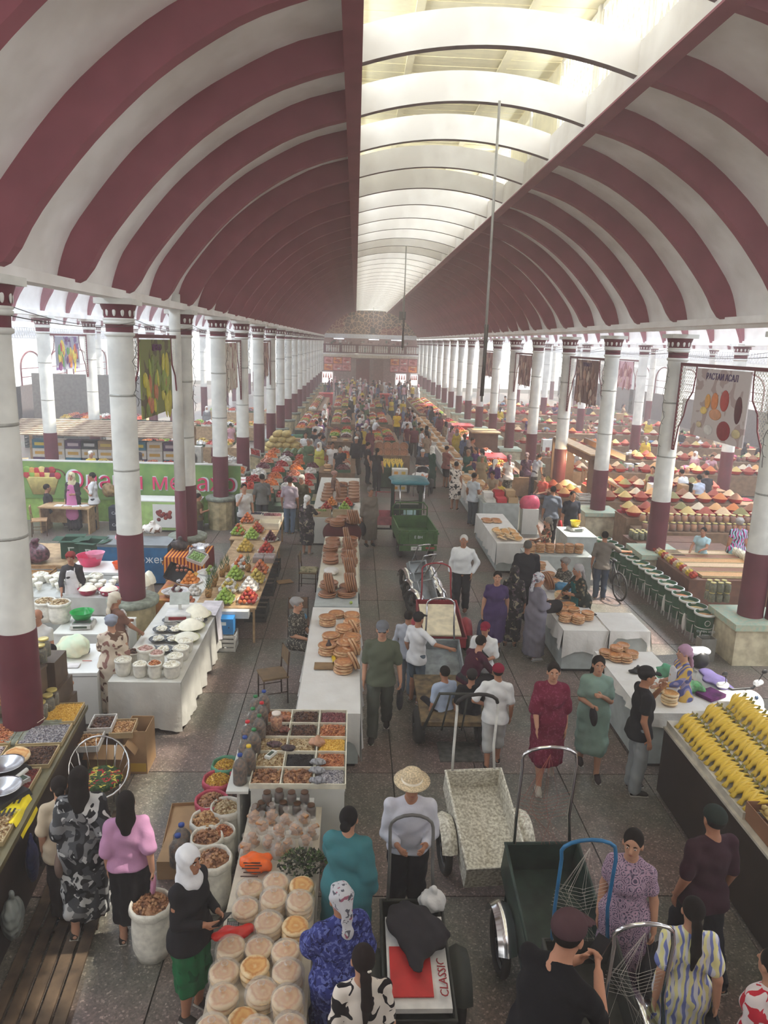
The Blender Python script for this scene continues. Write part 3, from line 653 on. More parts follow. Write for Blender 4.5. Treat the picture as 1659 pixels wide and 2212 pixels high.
# ================================================================ implicit surfaces for bodies, clothes, hair and bags
def _smin(a,b,k):
 h = np.clip(0.5 + 0.5 * (b - a) / k,0,1); return b * (1 - h) + a * h - k * h * (1 - h)
class Iso:
 """smooth union of tapered capsules and ellipsoids, meshed with surface nets"""
 def __init__(s,vox=0.012): s.p = []; s.vox = vox; s.fold = None
 def cap(s,a,b,ra,rb=None,k=0.03,flat=None,cut=False): s.p.append(('c',np.array(a,float),np.array(b,float),ra,ra if rb is None else rb,k,flat,cut)); return s
 def ell(s,c,r,k=0.02,rot=None,cut=False): s.p.append(('e',np.array(c,float),np.array(r,float),None if rot is None else np.array(rot),None,k,None,cut)); return s
 def mesh(s,name,mats,clip=None):
  h = s.vox; lo = np.full(3,1e9); hi = np.full(3,-1e9)
  for q in s.p:
   if q[7]: continue
   if q[0] == 'c': r = max(q[3],q[4]) * 1.35; l = np.minimum(q[1],q[2]) - r; u = np.maximum(q[1],q[2]) + r
   else: r = q[2].max(); l = q[1] - r; u = q[1] + r
   lo = np.minimum(lo,l); hi = np.maximum(hi,u)
  lo -= 3 * h + 0.01; hi += 3 * h + 0.01; n = np.ceil((hi - lo) / h).astype(int) + 1
  F = np.full(n,0.3,np.float32)
  ax = [(lo[i] + h * np.arange(n[i])).astype(np.float32) for i in range(3)]
  for q in s.p:
   k = q[5]
   if q[0] == 'c': r = max(q[3],q[4]) * 1.35 + k + 2 * h; l = np.minimum(q[1],q[2]) - r; u = np.maximum(q[1],q[2]) + r
   else: r = q[2].max() + k + 2 * h; l = q[1] - r; u = q[1] + r
   i0 = np.maximum(0,np.floor((l - lo) / h).astype(int)); i1 = np.minimum(n,np.ceil((u - lo) / h).astype(int) + 1)
   if (i1 <= i0).any(): continue
   sl = tuple(slice(a,b) for a,b in zip(i0,i1))
   X = ax[0][sl[0]][:,None,None]; Y = ax[1][sl[1]][None,:,None]; Z = ax[2][sl[2]][None,None,:]
   if q[0] == 'c':
    a,b,ra,rb,fl = q[1],q[2],q[3],q[4],q[6]
    d = b - a; L2 = max(float(d @ d),1e-9)
    px,py,pz = X - a[0],Y - a[1],Z - a[2]
    t = np.clip((px * d[0] + py * d[1] + pz * d[2]) / L2,0,1)
    ex,ey,ez = px - t * d[0],py - t * d[1],pz - t * d[2]
    if fl is not None:      # fl = (direction, factor): squashed along that direction
     m = (ex * fl[0][0] + ey * fl[0][1] + ez * fl[0][2]) * (1 / fl[1] - 1)
     ex,ey,ez = ex + m * fl[0][0],ey + m * fl[0][1],ez + m * fl[0][2]
    D = np.sqrt(ex * ex + ey * ey + ez * ez) - (ra + (rb - ra) * t)
    if fl is not None: D = D * min(1.0,(fl[1] + 1) / 2)
   else:
    px,py,pz = X - q[1][0],Y - q[1][1],Z - q[1][2]
    if q[3] is not None:
     R = q[3]; px,py,pz = R[0,0] * px + R[1,0] * py + R[2,0] * pz,R[0,1] * px + R[1,1] * py + R[2,1] * pz,R[0,2] * px + R[1,2] * py + R[2,2] * pz
    g = np.sqrt((px / q[2][0]) ** 2 + (py / q[2][1]) ** 2 + (pz / q[2][2]) ** 2)
    D = (g - 1) * float(q[2].min() * 0.5 + q[2].mean() * 0.5)
   F[sl] = np.maximum(F[sl],-D) if q[7] else _smin(F[sl],D,k)
  if s.fold or clip:
   X = ax[0][:,None,None]; Y = ax[1][None,:,None]; Z = ax[2][None,None,:]
   if s.fold: F = F + s.fold(X,Y,Z).astype(np.float32)
   if clip: F = np.maximum(F,clip(X,Y,Z))
  F[0] = F[-1] = 1; F[:,0] = F[:,-1] = 1; F[:,:,0] = F[:,:,-1] = 1
  ins = F < 0
  nx,ny,nz = F.shape
  cell = np.zeros((nx - 1,ny - 1,nz - 1),np.int8)
  for dx in (0,1):
   for dy in (0,1):
    for dz in (0,1): cell += ins[dx:nx - 1 + dx,dy:ny - 1 + dy,dz:nz - 1 + dz]
  act = np.argwhere((cell > 0) & (cell < 8)); idx = np.full(cell.shape,-1,np.int32); idx[tuple(act.T)] = np.arange(len(act))
  acc = np.zeros((len(act),3)); cnt = np.zeros(len(act)); cor = [(dx,dy,dz) for dx in (0,1) for dy in (0,1) for dz in (0,1)]
  val = {c: F[act[:,0] + c[0],act[:,1] + c[1],act[:,2] + c[2]] for c in cor}
  for a in cor:
   for axis in range(3):
    if a[axis]: continue
    b = list(a); b[axis] = 1; b = tuple(b); va,vb = val[a],val[b]; m = (va < 0) != (vb < 0)
    t = np.where(m,va / np.where(m,va - vb,1),0); p = np.array(a,float)[None,:].repeat(len(act),0); p[:,axis] = t
    acc += p * m[:,None]; cnt += m
  V = (act + acc / cnt[:,None]) * h + lo
  faces = []
  for axis in range(3):
   o = [(axis + 1) % 3,(axis + 2) % 3]
   A = [slice(None)] * 3; B = [slice(None)] * 3; A[axis] = slice(0,-1); B[axis] = slice(1,None)
   sgn = ins[tuple(A)].astype(np.int8) - ins[tuple(B)].astype(np.int8)
   e = np.argwhere(sgn != 0); e = e[(e[:,o[0]] > 0) & (e[:,o[1]] > 0) & (e[:,o[0]] < n[o[0]] - 1) & (e[:,o[1]] < n[o[1]] - 1)]
   sg = sgn[tuple(e.T)]; q = []
   for du,dv in ((-1,-1),(0,-1),(0,0),(-1,0)):
    c = e.copy(); c[:,o[0]] += du; c[:,o[1]] += dv; q.append(idx[tuple(c.T)])
   q = np.stack(q,1); q[sg < 0] = q[sg < 0][:,::-1]; faces.append(q)
  Q = np.concatenate(faces); Q = Q[(Q >= 0).all(1)]
  me = bpy.data.meshes.new(name); me.vertices.add(len(V)); me.vertices.foreach_set('co',V.astype(np.float32).ravel())
  me.loops.add(Q.size); me.loops.foreach_set('vertex_index',Q.astype(np.int32).ravel())
  me.polygons.add(len(Q)); me.polygons.foreach_set('loop_start',(np.arange(len(Q)) * 4).astype(np.int32))
  me.polygons.foreach_set('use_smooth',np.ones(len(Q),bool))
  for m in (mats if isinstance(mats,(list,tuple)) else [mats]): me.materials.append(m)
  me.update(calc_edges=True); me.validate(); return me
def _n(v): v = np.array(v,float); return v / (np.linalg.norm(v) + 1e-9)
ARMS = {  # elbow, wrist relative to the shoulder (outward, forward, up), finger direction
 'down': ((.05,-.03,-.28),(.06,.06,-.52),(0,.15,-1),.3),
 'swing': ((.06,-.10,-.26),(.08,-.10,-.50),(0,.1,-1),.3),
 'swingf': ((.05,.08,-.27),(.03,.22,-.46),(0,.4,-1),.3),
 'fwd': ((.04,.02,-.28),(-.06,.24,-.26),(-.4,1,.1),.6),
 'hold': ((.05,.03,-.28),(-.10,.20,-.14),(-.6,.7,.4),.9),
 'push': ((.09,.06,-.27),(.03,.30,-.25),(0,.9,-.3),1.0),
 'reach': ((.04,.20,-.20),(.0,.44,-.22),(0,1,-.3),.4),
 'reachd': ((.04,.16,-.24),(.0,.34,-.40),(0,.7,-.7),.4),
 'hip': ((.16,-.06,-.24),(-.03,.06,-.36),(-.6,.5,-.4),.6),
 'carry': ((.07,-.02,-.28),(.10,.03,-.54),(0,0,-1),1.0),
 'lap': ((.05,.06,-.27),(-.07,.27,-.33),(-.3,1,-.2),.4),
 'out': ((.22,.05,-.14),(.42,.16,-.16),(.8,.4,-.1),.4),
 'phone': ((.03,.14,-.22),(-.12,.34,-.16),(-.5,.6,.5),.9),
 'rail': ((.10,.22,-.10),(.02,.44,-.18),(-.2,.9,-.3),.8),
 'pocket': ((.12,-.08,-.26),(.02,.05,-.46),(0,.3,-1),.4),
 'chin': ((.04,.16,-.22),(-.06,.26,.02),(-.2,.3,.8),.8),
 'back': ((.12,-.12,-.24),(-.04,-.16,-.40),(-.7,0,-.5),.5),
}
def skeleton(pose='stand',lean=0.0,stride=0.0,head=(0,0),L='down',R='down',female=False,hscale=1.0):
 """joints of a 1.7 m figure facing +Y; head = (yaw to its left, nod) in degrees"""
 J = {}; sh = .150 if female else .182; hw = .095
 hip = Vector((0,0,.92)); seat = pose in ('sit','ground')
 if pose == 'sit': hip = Vector((0,0,.50))
 if pose == 'ground': hip = Vector((0,0,.12))
 Lx = Matrix.Rotation(-math.radians(lean),3,'X')
 def T(x,y,z): return hip + Lx @ Vector((x,y,z))
 J['hip'] = hip; J['waist'] = T(0,.01,.17); J['chest'] = T(0,.015,.36); J['neck0'] = T(0,-.005,.51); J['sh'] = {}
 hy,hn = math.radians(head[0]),math.radians(head[1]) + math.radians(lean) * .35
 HR = Matrix.Rotation(hy,3,'Z') @ Matrix.Rotation(-hn,3,'X')
 nb = T(0,.0,.56); J['neck1'] = nb + HR @ Vector((0,.01,.03)); J['head'] = nb + HR @ Vector((0,.025,.13)); J['HR'] = HR
 for s,arm in ((-1,L),(1,R)):
  S = T(s * sh,0,.462); A = ARMS[arm] if isinstance(arm,str) else arm
  sg = s
  e = S + Vector((A[0][0] * sg,A[0][1],A[0][2])); w = S + Vector((A[1][0] * sg,A[1][1],A[1][2]))
  J['sh'][s] = S; J['el',s] = e; J['wr',s] = w; J['hd',s] = Vector((A[2][0] * sg,A[2][1],A[2][2])).normalized(); J['curl',s] = A[3]
  if seat and pose == 'sit':
   J['h',s] = hip + Vector((s * .10,0,0)); J['k',s] = hip + Vector((s * .13,.42,.02)); J['a',s] = Vector((s * .13,.44,.09))
  elif pose == 'ground':
   J['h',s] = hip + Vector((s * .10,0,0)); J['k',s] = hip + Vector((s * .2,.34,.24)); J['a',s] = Vector((s * .12,.62,.09))
  else:
   st = stride * s; J['h',s] = hip + Vector((s * hw,0,0))
   J['a',s] = Vector((s * .09,st * .5 - (0.02 if st < 0 else 0),.085 + (abs(st) * .18 if st < 0 else 0)))
   J['k',s] = (J['h',s] + J['a',s]) / 2 + Vector((0,.035 + abs(stride) * .06,.01 if st >= 0 else -.0))
 J['female'] = female; J['lean'] = Lx; J['pose'] = pose
 return J
def torso(I,J,f,g):
 Lx = J['lean']; Q = np.array(Lx); fe = J['female']; hw = .075 if fe else .07; p = J['hip']
 I.cap(p + Vector((-hw * f,0,0)),p + Vector((hw * f,0,0)),(.105 if fe else .098) * f + g,None,.04)
 I.ell(J['waist'] + Lx @ Vector((0,.005,-.01)),((.135 if fe else .145) * f + g,.10 * f + g,.17),.05,Q)
 I.ell(J['chest'] + Lx @ Vector((0,0,-.02)),((.148 if fe else .168) * f + g,.108 * f + g,.18),.04,Q)
 if fe:
  for s in (-1,1): I.ell(J['chest'] + Lx @ Vector((s * .062,.075 * f + g * .5,-.045)),(.06,.055,.06),.04,Q)
 for s in (-1,1): I.cap(J['sh'][s] * .92 + J['chest'] * .08,J['neck0'] + Lx @ Vector((s * .02,-.005,.0)),.042 * f + g * .6,.05 + g * .3,.035)
def body_iso(J,vox,fat=1.0,fingers=True,feet=True):
 I = Iso(vox); fl = (J['lean'] @ Vector((0,1,0)),.68 if fat < 1.15 else .85); f = fat
 torso(I,J,f,0.0)
 I.cap(J['neck0'],J['neck1'] + Vector((0,0,.02)),.057,.052,.03)
 HR = J['HR']; h = J['head']; Q = np.array(HR)
 def H(x,y,z): return h + HR @ Vector((x,y,z))
 I.ell(H(0,-.012,.025),(.075,.095,.092),.02,Q); I.ell(H(0,.022,-.045),(.056,.066,.072),.03,Q)
 I.ell(H(0,.062,-.088),(.024,.022,.02),.02,Q)                        # chin
 I.cap(H(0,.082,.012),H(0,.104,-.022),.009,.015,.012)              # nose
 I.ell(H(0,.083,-.052),(.024,.012,.009),.008,Q)                     # lips
 for s in (-1,1):
  I.ell(H(s * .077,-.005,-.008),(.012,.022,.032),.008,Q)         # ear
  I.ell(H(s * .032,.100,.008),(.018,.016,.012),.01,Q,cut=True) if vox < .014 else None
  S,e,w = J['sh'][s],J['el',s],J['wr',s]
  I.cap(S,e,.047 * f,.038 * f,.025); I.cap(e,w,.040 * f,.026,.015)
  d = J['hd',s]; cu = J['curl',s]
  fd = (w - e).normalized(); inn = Vector((-s,0,0)); inn = (inn - d * inn.dot(d)).normalized(); sp = d.cross(inn).normalized()
  pc = w + d * .05; I.cap(w,pc + d * .02,.022,.030,.012,(inn,.55))
  bend = (d + inn * cu * 1.2).normalized() if cu < .8 else (d * .3 + inn).normalized()
  if fingers:
   for q,(off,ln) in enumerate(((-.026,.062),(-.009,.072),(.009,.068),(.025,.052))):
    r0 = pc + d * .028 + sp * off; r1 = r0 + (d + inn * cu * .5).normalized() * ln * .5; r2 = r1 + bend * ln * .5
    I.cap(r0,r1,.0092,.0085,.004); I.cap(r1,r2,.0085,.0072,.003)
   t0 = w + d * .02 - sp * .024; t1 = t0 + (d * .6 - sp * .8 + inn * .3).normalized() * .035; t2 = t1 + (d + inn * .4).normalized() * .03
   I.cap(t0,t1,.012,.010,.006); I.cap(t1,t2,.010,.008,.003)
  else:
   I.cap(pc,pc + bend * .06,.024,.016,.01)
  hj,k,a = J['h',s],J['k',s],J['a',s]
  I.cap(hj,k,.085 * f,.055 * f,.03); I.cap(k,k + (a - k) * .45,.055 * f,.053 * f,.02); I.cap(k + (a - k) * .45,a,.052 * f,.034,.02)
  if feet:
   t = Vector((s * .02,.12,-.058)); I.cap(a + Vector((0,-.03,-.05)),a + t,.028,.020,.02); I.cap(a,a + Vector((0,0,-.03)),.036,.036,.02)
 return I
def _clipz(fn):
 return fn
def person(label,x,y,heading=0,H=1.7,vox=.012,top=(200,200,200),bottom=(40,40,50),kind='trousers',sleeve=.45,skin=(176,128,104),hair=(28,22,20),head='short',headcol=None,
           topmat=None,botmat=None,shoe=(50,45,42),apron=None,z=0.0,group=None,extra=None,face=True,hem=.0,topz=.80,name='person',loose=0.0,fat=1.0,headmat=None,**kw):
 """heading in degrees: 0 faces away from the camera (+Y), 180 faces it. kind: trousers | shorts | dress | skirt | capri"""
 J = skeleton(female=kind in ('dress','skirt'),**kw)
 o = thing(name,label,'person',(x,y,z),math.radians(heading),group); s_ = H / 1.7; o.scale = (s_,) * 3
 ob('body',body_iso(J,vox,fat,fingers=vox < .02,feet=True).mesh('body',SKIN),o,color=skin)
 cv = max(.013,vox * 1.25); lo = loose; f = fat
 fl = (J['lean'] @ Vector((0,1,0)),.74 if fat < 1.15 else .9)
 seed = rnd.random() * 20
 def fold(X,Y,Z):
  return .006 * np.sin(27 * X + 9 * Z + seed) * np.sin(15 * Y - 11 * Z + seed) + .004 * np.sin(38 * Z + 21 * X + 9 * Y + seed * 2)
 # ---- top
 T = Iso(cv); T.fold = fold; g = .026 + lo * .4; fat0 = fat; fat = f = 1 + (fat - 1) * .55
 dress = kind == 'dress'
 torso(T,J,f,g)
 if kind == 'skirt': topz = min(topz,.78) if topz < .9 else topz
 if not dress and J['pose'] == 'stand': T.cap(J['hip'] + Vector((-.05 * f,0,-.10)),J['hip'] + Vector((.05 * f,0,-.10)),.132 * f + g,None,.04)
 for s in (-1,1):
  S,e,w = J['sh'][s],J['el',s],J['wr',s]
  if sleeve > 0:
   if sleeve <= 1: T.cap(S,S + (e - S) * sleeve,.056 * f + lo * .4,(.055 + lo * .9) * f,.03)
   else: T.cap(S,e,.056 * f + lo * .4,(.050 + lo * .7) * f,.03); T.cap(e,e + (w - e) * (sleeve - 1),.052 * f + lo * .5,.040 + lo,.015)
 lowcut = J['hip'].z - .92
 if kw.get('pose','stand') == 'stand' and not dress: clip = lambda X,Y,Z: (topz + lowcut) - Z + 0 * X + 0 * Y
 else: clip = None
 if dress:
  T2 = T
  if J['pose'] == 'stand':
   hm = max(hem,.06); hp = J['hip']; base = (J['a',1] + J['a',-1]) / 2
   bot = Vector((base.x,base.y + .01,hm + .05)); wd = .19 + lo
   T2.cap(hp,hp * .45 + bot * .55,(.168 + g) * f,(.175 + lo * .7) * f,.05,((0,1,0),.85)); T2.cap(hp * .45 + bot * .55,bot,(.175 + lo * .7) * f,wd,.05,((0,1,0),.9))
   for s in (-1,1): T2.cap(J['h',s],J['k',s],.12,.10,.05); T2.cap(J['k',s],J['a',s] + Vector((0,0,hm)),.10,.10,.06)
   def fold2(X,Y,Z):
    a = np.arctan2(Y - .0,X + 1e-5); w_ = np.clip((.95 - Z) / .8,0,1); return fold(X,Y,Z) + w_ * .010 * np.sin(11 * a + 3 * Z + seed)
   T2.fold = fold2; clip = lambda X,Y,Z: hm - Z + 0 * X + 0 * Y
  else:
   for s in (-1,1): T2.cap(J['h',s],J['k',s],.10,.09,.05); T2.cap(J['k',s],J['a',s] + Vector((0,0,.06)),.09,.09,.06)
   T2.cap((J['h',1] + J['h',-1]) / 2,(J['k',1] + J['k',-1]) / 2,.09,.07,.06); T2.cap((J['a',1] + J['a',-1]) / 2 + Vector((0,0,.08)),(J['k',1] + J['k',-1]) / 2,.07,.07,.06)
   clip = lambda X,Y,Z: max(hem,.08) - Z + 0 * X + 0 * Y
 ob('dress' if dress else 'shirt',T.mesh('top',topmat or CLOTH,clip),o,color=top)
 if kind == 'coverall': pass
 if kind in ('trousers','shorts','capri'):
  B = Iso(cv); B.fold = fold; cutk = {'trousers': 1.0,'shorts': 0.5,'capri': .72}[kind]
  B.cap(J['hip'] + Vector((-.062 * f,0,.03)),J['hip'] + Vector((.062 * f,0,.03)),.112 * f,None,.03)
  for s in (-1,1):
   h,k,a = J['h',s],J['k',s],J['a',s]; B.cap(h,k,.102 * f + lo * .3,.080 + lo * .7,.03)
   if cutk > .5: B.cap(k,k + (a - k) * (cutk * 2 - 1 if cutk < 1 else 1.0),.079 + lo * .7,.066 + lo,.02)
  ob('trousers' if kind == 'trousers' else kind,B.mesh('trousers',botmat or CLOTH),o,color=bottom)
 if kind == 'skirt':
  B = Iso(cv); hp = J['hip']; B.fold = lambda X,Y,Z: .008 * np.sin(9 * np.arctan2(Y,X + 1e-5) + seed) + fold(X,Y,Z)
  if J['pose'] == 'stand':
   bot = (J['a',1] + J['a',-1]) / 2; bot = Vector((bot.x,bot.y,max(hem,.08) + .04))
   B.cap(hp + Vector((-.06 * f,0,.02)),hp + Vector((.055 * f,0,.0)),.105 * f,None,.03); B.cap(hp + Vector((0,0,-.1)),bot,(.155 + lo * .3) * f,.15 + lo,.05,((0,1,0),.85))
   for s in (-1,1): B.cap(J['h',s],J['k',s],.11,.085,.05); B.cap(J['k',s],J['a',s] + Vector((0,0,.02)),.085,.07,.05)
   ob('skirt',B.mesh('skirt',botmat or CLOTH,lambda X,Y,Z: max(hem,.08) - Z + 0 * X + 0 * Y),o,color=bottom)
  else:
   for s in (-1,1): B.cap(J['h',s],J['k',s],.12,.11,.08); B.cap(J['k',s],J['a',s] + Vector((0,0,.06)),.11,.10,.10)
   ob('skirt',B.mesh('skirt',botmat or CLOTH),o,color=bottom)
 if apron:
  A = Iso(cv); d = J['lean'] @ Vector((0,1,0)); hp = J['hip']
  fr = .115 * f + g
  A.cap(J['chest'] + d * (fr - .01) + Vector((0,0,.02)),J['waist'] + d * (fr - .02),.10,.13,.03,(d,.22))
  if J['pose'] == 'stand': A.cap(J['waist'] + d * (fr - .02),Vector((0,fr + .0 + lo * .5,.50)),.13,.19 + lo * .3,.03,(d,.3))
  for s in (-1,1): A.cap(J['chest'] + d * fr + Vector((s * .07,0,.05)),J['neck0'] + Vector((s * .06,.0,.02)),.014,.014,.01)
  A.cap(J['waist'] + d * (fr - .01) + Vector((-.13,-.04,0)),J['waist'] + d * (fr - .01) + Vector((.13,-.04,0)),.02,.02,.02)
  ob('apron',A.mesh('apron',CLOTH),o,color=apron)
 # ---- head
 HR = J['HR']; h = J['head']; Q = np.array(HR); Hf = lambda x,y,z: h + HR @ Vector((x,y,z))
 hv = max(.009,vox)
 hc = headcol or hair
 if head in ('short','long','pony','bun','cap','bald','gray'):
  Ha = Iso(hv); Ha.ell(Hf(0,-.022,.035),(.084,.098,.094),.02,Q);
  if head == 'bald': Ha = Iso(hv); Ha.ell(Hf(0,-.04,-.02),(.082,.07,.05),.01,Q)
  Ha.ell(Hf(0,.10,-.045),(.088,.10,.085),.01,Q,cut=True)
  Ha.ell(Hf(0,.135,.0),(.075,.09,.06),.01,Q,cut=True)
  if head in ('short','cap','gray','bald'): Ha.ell(Hf(0,-.02,-.085),(.12,.14,.055),.01,Q,cut=True)
  if head == 'long': Ha.cap(Hf(0,-.05,.02),Hf(0,-.09,-.14),.084,.088,.03,((0,1,0),.6)); Ha.cap(Hf(0,-.09,-.14),J['chest'] + J['lean'] @ Vector((0,-.125,.09)),.088,.05,.03,((0,1,0),.5)); Ha.ell(Hf(0,.06,-.1),(.055,.09,.09),.01,Q,cut=True)
  if head == 'pony': Ha.cap(Hf(0,-.09,.02),Hf(0,-.14,-.03),.03,.035,.02); Ha.cap(Hf(0,-.14,-.03),J['chest'] + J['lean'] @ Vector((.01,-.15,.10)),.038,.040,.02); Ha.cap(J['chest'] + J['lean'] @ Vector((.01,-.15,.10)),J['chest'] + J['lean'] @ Vector((0,-.14,-.08)),.04,.012,.02)
  if head == 'bun': Ha.ell(Hf(0,-.125,.0),(.05,.045,.05),.015,Q)
  ob('hair',Ha.mesh('hair',CLOTH),o,color=hair)
 if head == 'scarf' or head == 'hijab' or head == 'turban':
  S2 = Iso(hv); S2.fold = lambda X,Y,Z: .004 * np.sin(60 * Z + 40 * Y + seed) + .003 * np.sin(55 * X + 30 * Z)
  S2.ell(Hf(0,-.02,.035),(.092,.112,.102),.02,Q)
  if head == 'scarf': S2.ell(Hf(0,-.115,-.035),(.05,.045,.05),.03,Q); S2.cap(Hf(0,-.12,-.04),Hf(0,-.15,-.20),.035,.05,.02,((0,1,0),.6))
  if head == 'turban': S2.ell(Hf(0,-.09,.05),(.07,.06,.06),.03,Q); S2.ell(Hf(0,.0,.06),(.098,.11,.05),.02,Q)
  if head == 'hijab': S2.cap(Hf(0,-.02,-.03),J['neck0'] + Vector((0,.0,.03)),.090,.095,.04); S2.cap(J['neck0'],J['chest'] + J['lean'] @ Vector((0,.03,.12)),.11,.11,.03,fl)
  S2.ell(Hf(0,.10,-.025),(.062,.085,.085),.01,Q,cut=True)
  ob('headscarf',S2.mesh('headscarf',headmat or CLOTH),o,color=hc)
 if head == 'cap' or head == 'skullcap':
  K = Iso(hv); K.ell(Hf(0,-.018,.055),(.093,.110,.085),.01,Q); K.ell(Hf(0,-.01,-.04),(.2,.2,.075),.01,Q,cut=True)
  if head == 'cap': K.cap(Hf(-.03,.10,.045),Hf(.03,.10,.045),.04,.04,.01,(HR @ Vector((0,0,1)),.18)); K.cap(Hf(-.03,.14,.035),Hf(.03,.14,.035),.04,.04,.01,(HR @ Vector((0,0,1)),.16))
  if head == 'skullcap':
   Ha = Iso(hv); Ha.ell(Hf(0,-.03,.02),(.083,.09,.08),.02,Q); Ha.ell(Hf(0,.09,-.04),(.1,.10,.12),.01,Q,cut=True); Ha.ell(Hf(0,-.02,-.085),(.12,.14,.055),.01,Q,cut=True)
   ob('hair',Ha.mesh('hair',CLOTH),o,color=hair)
  ob('cap',K.mesh('cap',headmat or CLOTH),o,color=hc)
 if head == 'hat':
  M = HR; k = MB(); k.lathe([(.165,.045),(.17,.05),(.13,.048),(.098,.055),(.094,.10),(.088,.135),(.05,.150),(.0,.142)],24,h + M @ Vector((0,-.015,0)),M=M,cap=False,sy=1.1); k.lathe([(.165,.042),(.09,.045)],24,h + M @ Vector((0,-.015,0)),M=M,cap=False,sy=1.1)
  ob('hat',k.mesh('hat',mat('straw',(226,205,170),.8,noise=.2,nscale=60,bump=.4,bscale=120)),o)
  k = MB(); k.lathe([(.099,.056),(.0965,.078)],24,h + M @ Vector((0,-.015,0)),M=M,cap=False,sy=1.1); ob('hat_band',k.mesh('hat_band',mat('hat_band',(246,238,222))),o)
 if face:
  for s in (-1,1):
   e = MB(); e.ball(Hf(s * .031,.079,.008),(.0115,.008,.0058),8,6,0,Matrix(HR)); e.ball(Hf(s * .031,.0835,.008),(.0058,.005,.0056),8,6,1,Matrix(HR))
   ob('eye',e.mesh('eye',[mat('eye_white',(225,220,212),.3,noise=0),mat('eye_iris',(35,22,16),.2,noise=0)]),o)
   e = MB(); e.tube([Hf(s * .048,.074,.026),Hf(s * .032,.083,.033),Hf(s * .016,.086,.027)],[.002,.005,.004],5); ob('eyebrow',e.mesh('eyebrow',CLOTH),o,color=tuple(int(v * .7) for v in hair) if head != 'bald' else (90,80,75))
  e = MB(); e.tube([Hf(-.024,.083,-.052),Hf(0,.0945,-.050),Hf(.024,.083,-.052)],[.002,.006,.002],6); ob('mouth',e.mesh('mouth',SKIN),o,color=(150,84,78))
 for s in (-1,1):
  a = J['a',s]; k = MB()
  fn = [(-.045,.034,-.0),(.0,.040,.0),(.06,.042,0),(.12,.046,0),(.165,.036,0),(.185,.014,0)]
  V = []; nseg = 10
  rings = []
  for i,(yy,rr,zz) in enumerate(fn):
   hgt = [.06,.085,.075,.056,.042,.02][i]
   for j in range(nseg):
    t = 2 * pi * j / nseg; V.append((a.x + s * .01 + rr * math.cos(t),a.y - .005 + yy,a.z - .083 + hgt * .5 + hgt * .5 * math.sin(t)))
  F = [(i * nseg + j,i * nseg + (j + 1) % nseg,(i + 1) * nseg + (j + 1) % nseg,(i + 1) * nseg + j) for i in range(5) for j in range(nseg)]
  F += [tuple(reversed(range(nseg))),tuple(5 * nseg + j for j in range(nseg))]
  k.add(V,[tuple(reversed(q)) for q in F],0,True)
  k.box((a.x + s * .01,a.y + .062,a.z - .080),(.078,.23,.012),1)
  ob('shoe',k.mesh('shoe',[CLOTH,mat('shoe_sole',(190,185,175),noise=0)]),o,color=shoe)
 if extra: extra(o,J)
 return o,J
# ================================================================ prototypes of goods and furniture
def radial_mat(name,stops,rough=.5,nz=18):
 m,nt,b = _nt(name); N,L = nt.nodes,nt.links; tc = N.new('ShaderNodeTexCoord')
 sp = N.new('ShaderNodeSeparateXYZ'); L.new(tc.outputs['Object'],sp.inputs[0]); cb = N.new('ShaderNodeCombineXYZ'); L.new(sp.outputs[0],cb.inputs[0]); L.new(sp.outputs[1],cb.inputs[1])
 ln = N.new('ShaderNodeVectorMath'); ln.operation = 'LENGTH'; L.new(cb.outputs[0],ln.inputs[0])
 no = N.new('ShaderNodeTexNoise'); no.inputs['Scale'].default_value = nz; no.inputs['Detail'].default_value = 4; L.new(tc.outputs['Object'],no.inputs[0])
 oi = N.new('ShaderNodeObjectInfo'); rr = N.new('ShaderNodeMath'); rr.operation = 'MULTIPLY_ADD'; L.new(no.outputs[0],rr.inputs[0]); rr.inputs[1].default_value = .09; L.new(ln.outputs['Value'],rr.inputs[2])
 sb = N.new('ShaderNodeMath'); sb.operation = 'SUBTRACT'; L.new(rr.outputs[0],sb.inputs[0]); sb.inputs[1].default_value = .045
 cr = N.new('ShaderNodeValToRGB'); el = cr.color_ramp.elements; el[0].position = 0; el[0].color = lin(stops[0][1]); el[1].position = stops[-1][0]; el[1].color = lin(stops[-1][1])
 for p,c in stops[1:-1]: e = el.new(p); e.color = lin(c)
 ml = N.new('ShaderNodeMath'); ml.operation = 'MULTIPLY'; L.new(sb.outputs[0],ml.inputs[0]); ml.inputs[1].default_value = 5
 L.new(ml.outputs[0],cr.inputs[0])
 vr = N.new('ShaderNodeMapRange'); vr.inputs[3].default_value = .86; vr.inputs[4].default_value = 1.12; L.new(oi.outputs['Random'],vr.inputs[0])
 sc_ = N.new('ShaderNodeVectorMath'); sc_.operation = 'SCALE'; L.new(cr.outputs[0],sc_.inputs[0]); L.new(vr.outputs[0],sc_.inputs['Scale']); L.new(sc_.outputs[0],b.inputs['Base Color'])
 b.inputs['Roughness'].default_value = rough
 bp = N.new('ShaderNodeBump'); bp.inputs['Strength'].default_value = .3; bp.inputs['Distance'].default_value = .01; L.new(no.outputs[0],bp.inputs['Height']); L.new(bp.outputs[0],b.inputs['Normal'])
 return m
LOAF = radial_mat('loaf_pale',[(0,(226,190,132)),(.12,(214,150,84)),(.30,(226,176,110)),(.42,(205,138,76)),(.52,(232,200,150)),(.62,(238,214,174))])
NAN = radial_mat('bread_gold',[(0,(210,160,112)),(.2,(184,122,76)),(.42,(206,146,94)),(.62,(170,108,68)),(.76,(212,172,128))],.42)
LEPE = radial_mat('bread_brown',[(0,(172,116,82)),(.3,(146,92,62)),(.55,(168,112,76)),(.75,(128,76,52)),(.9,(160,112,80))],.3)
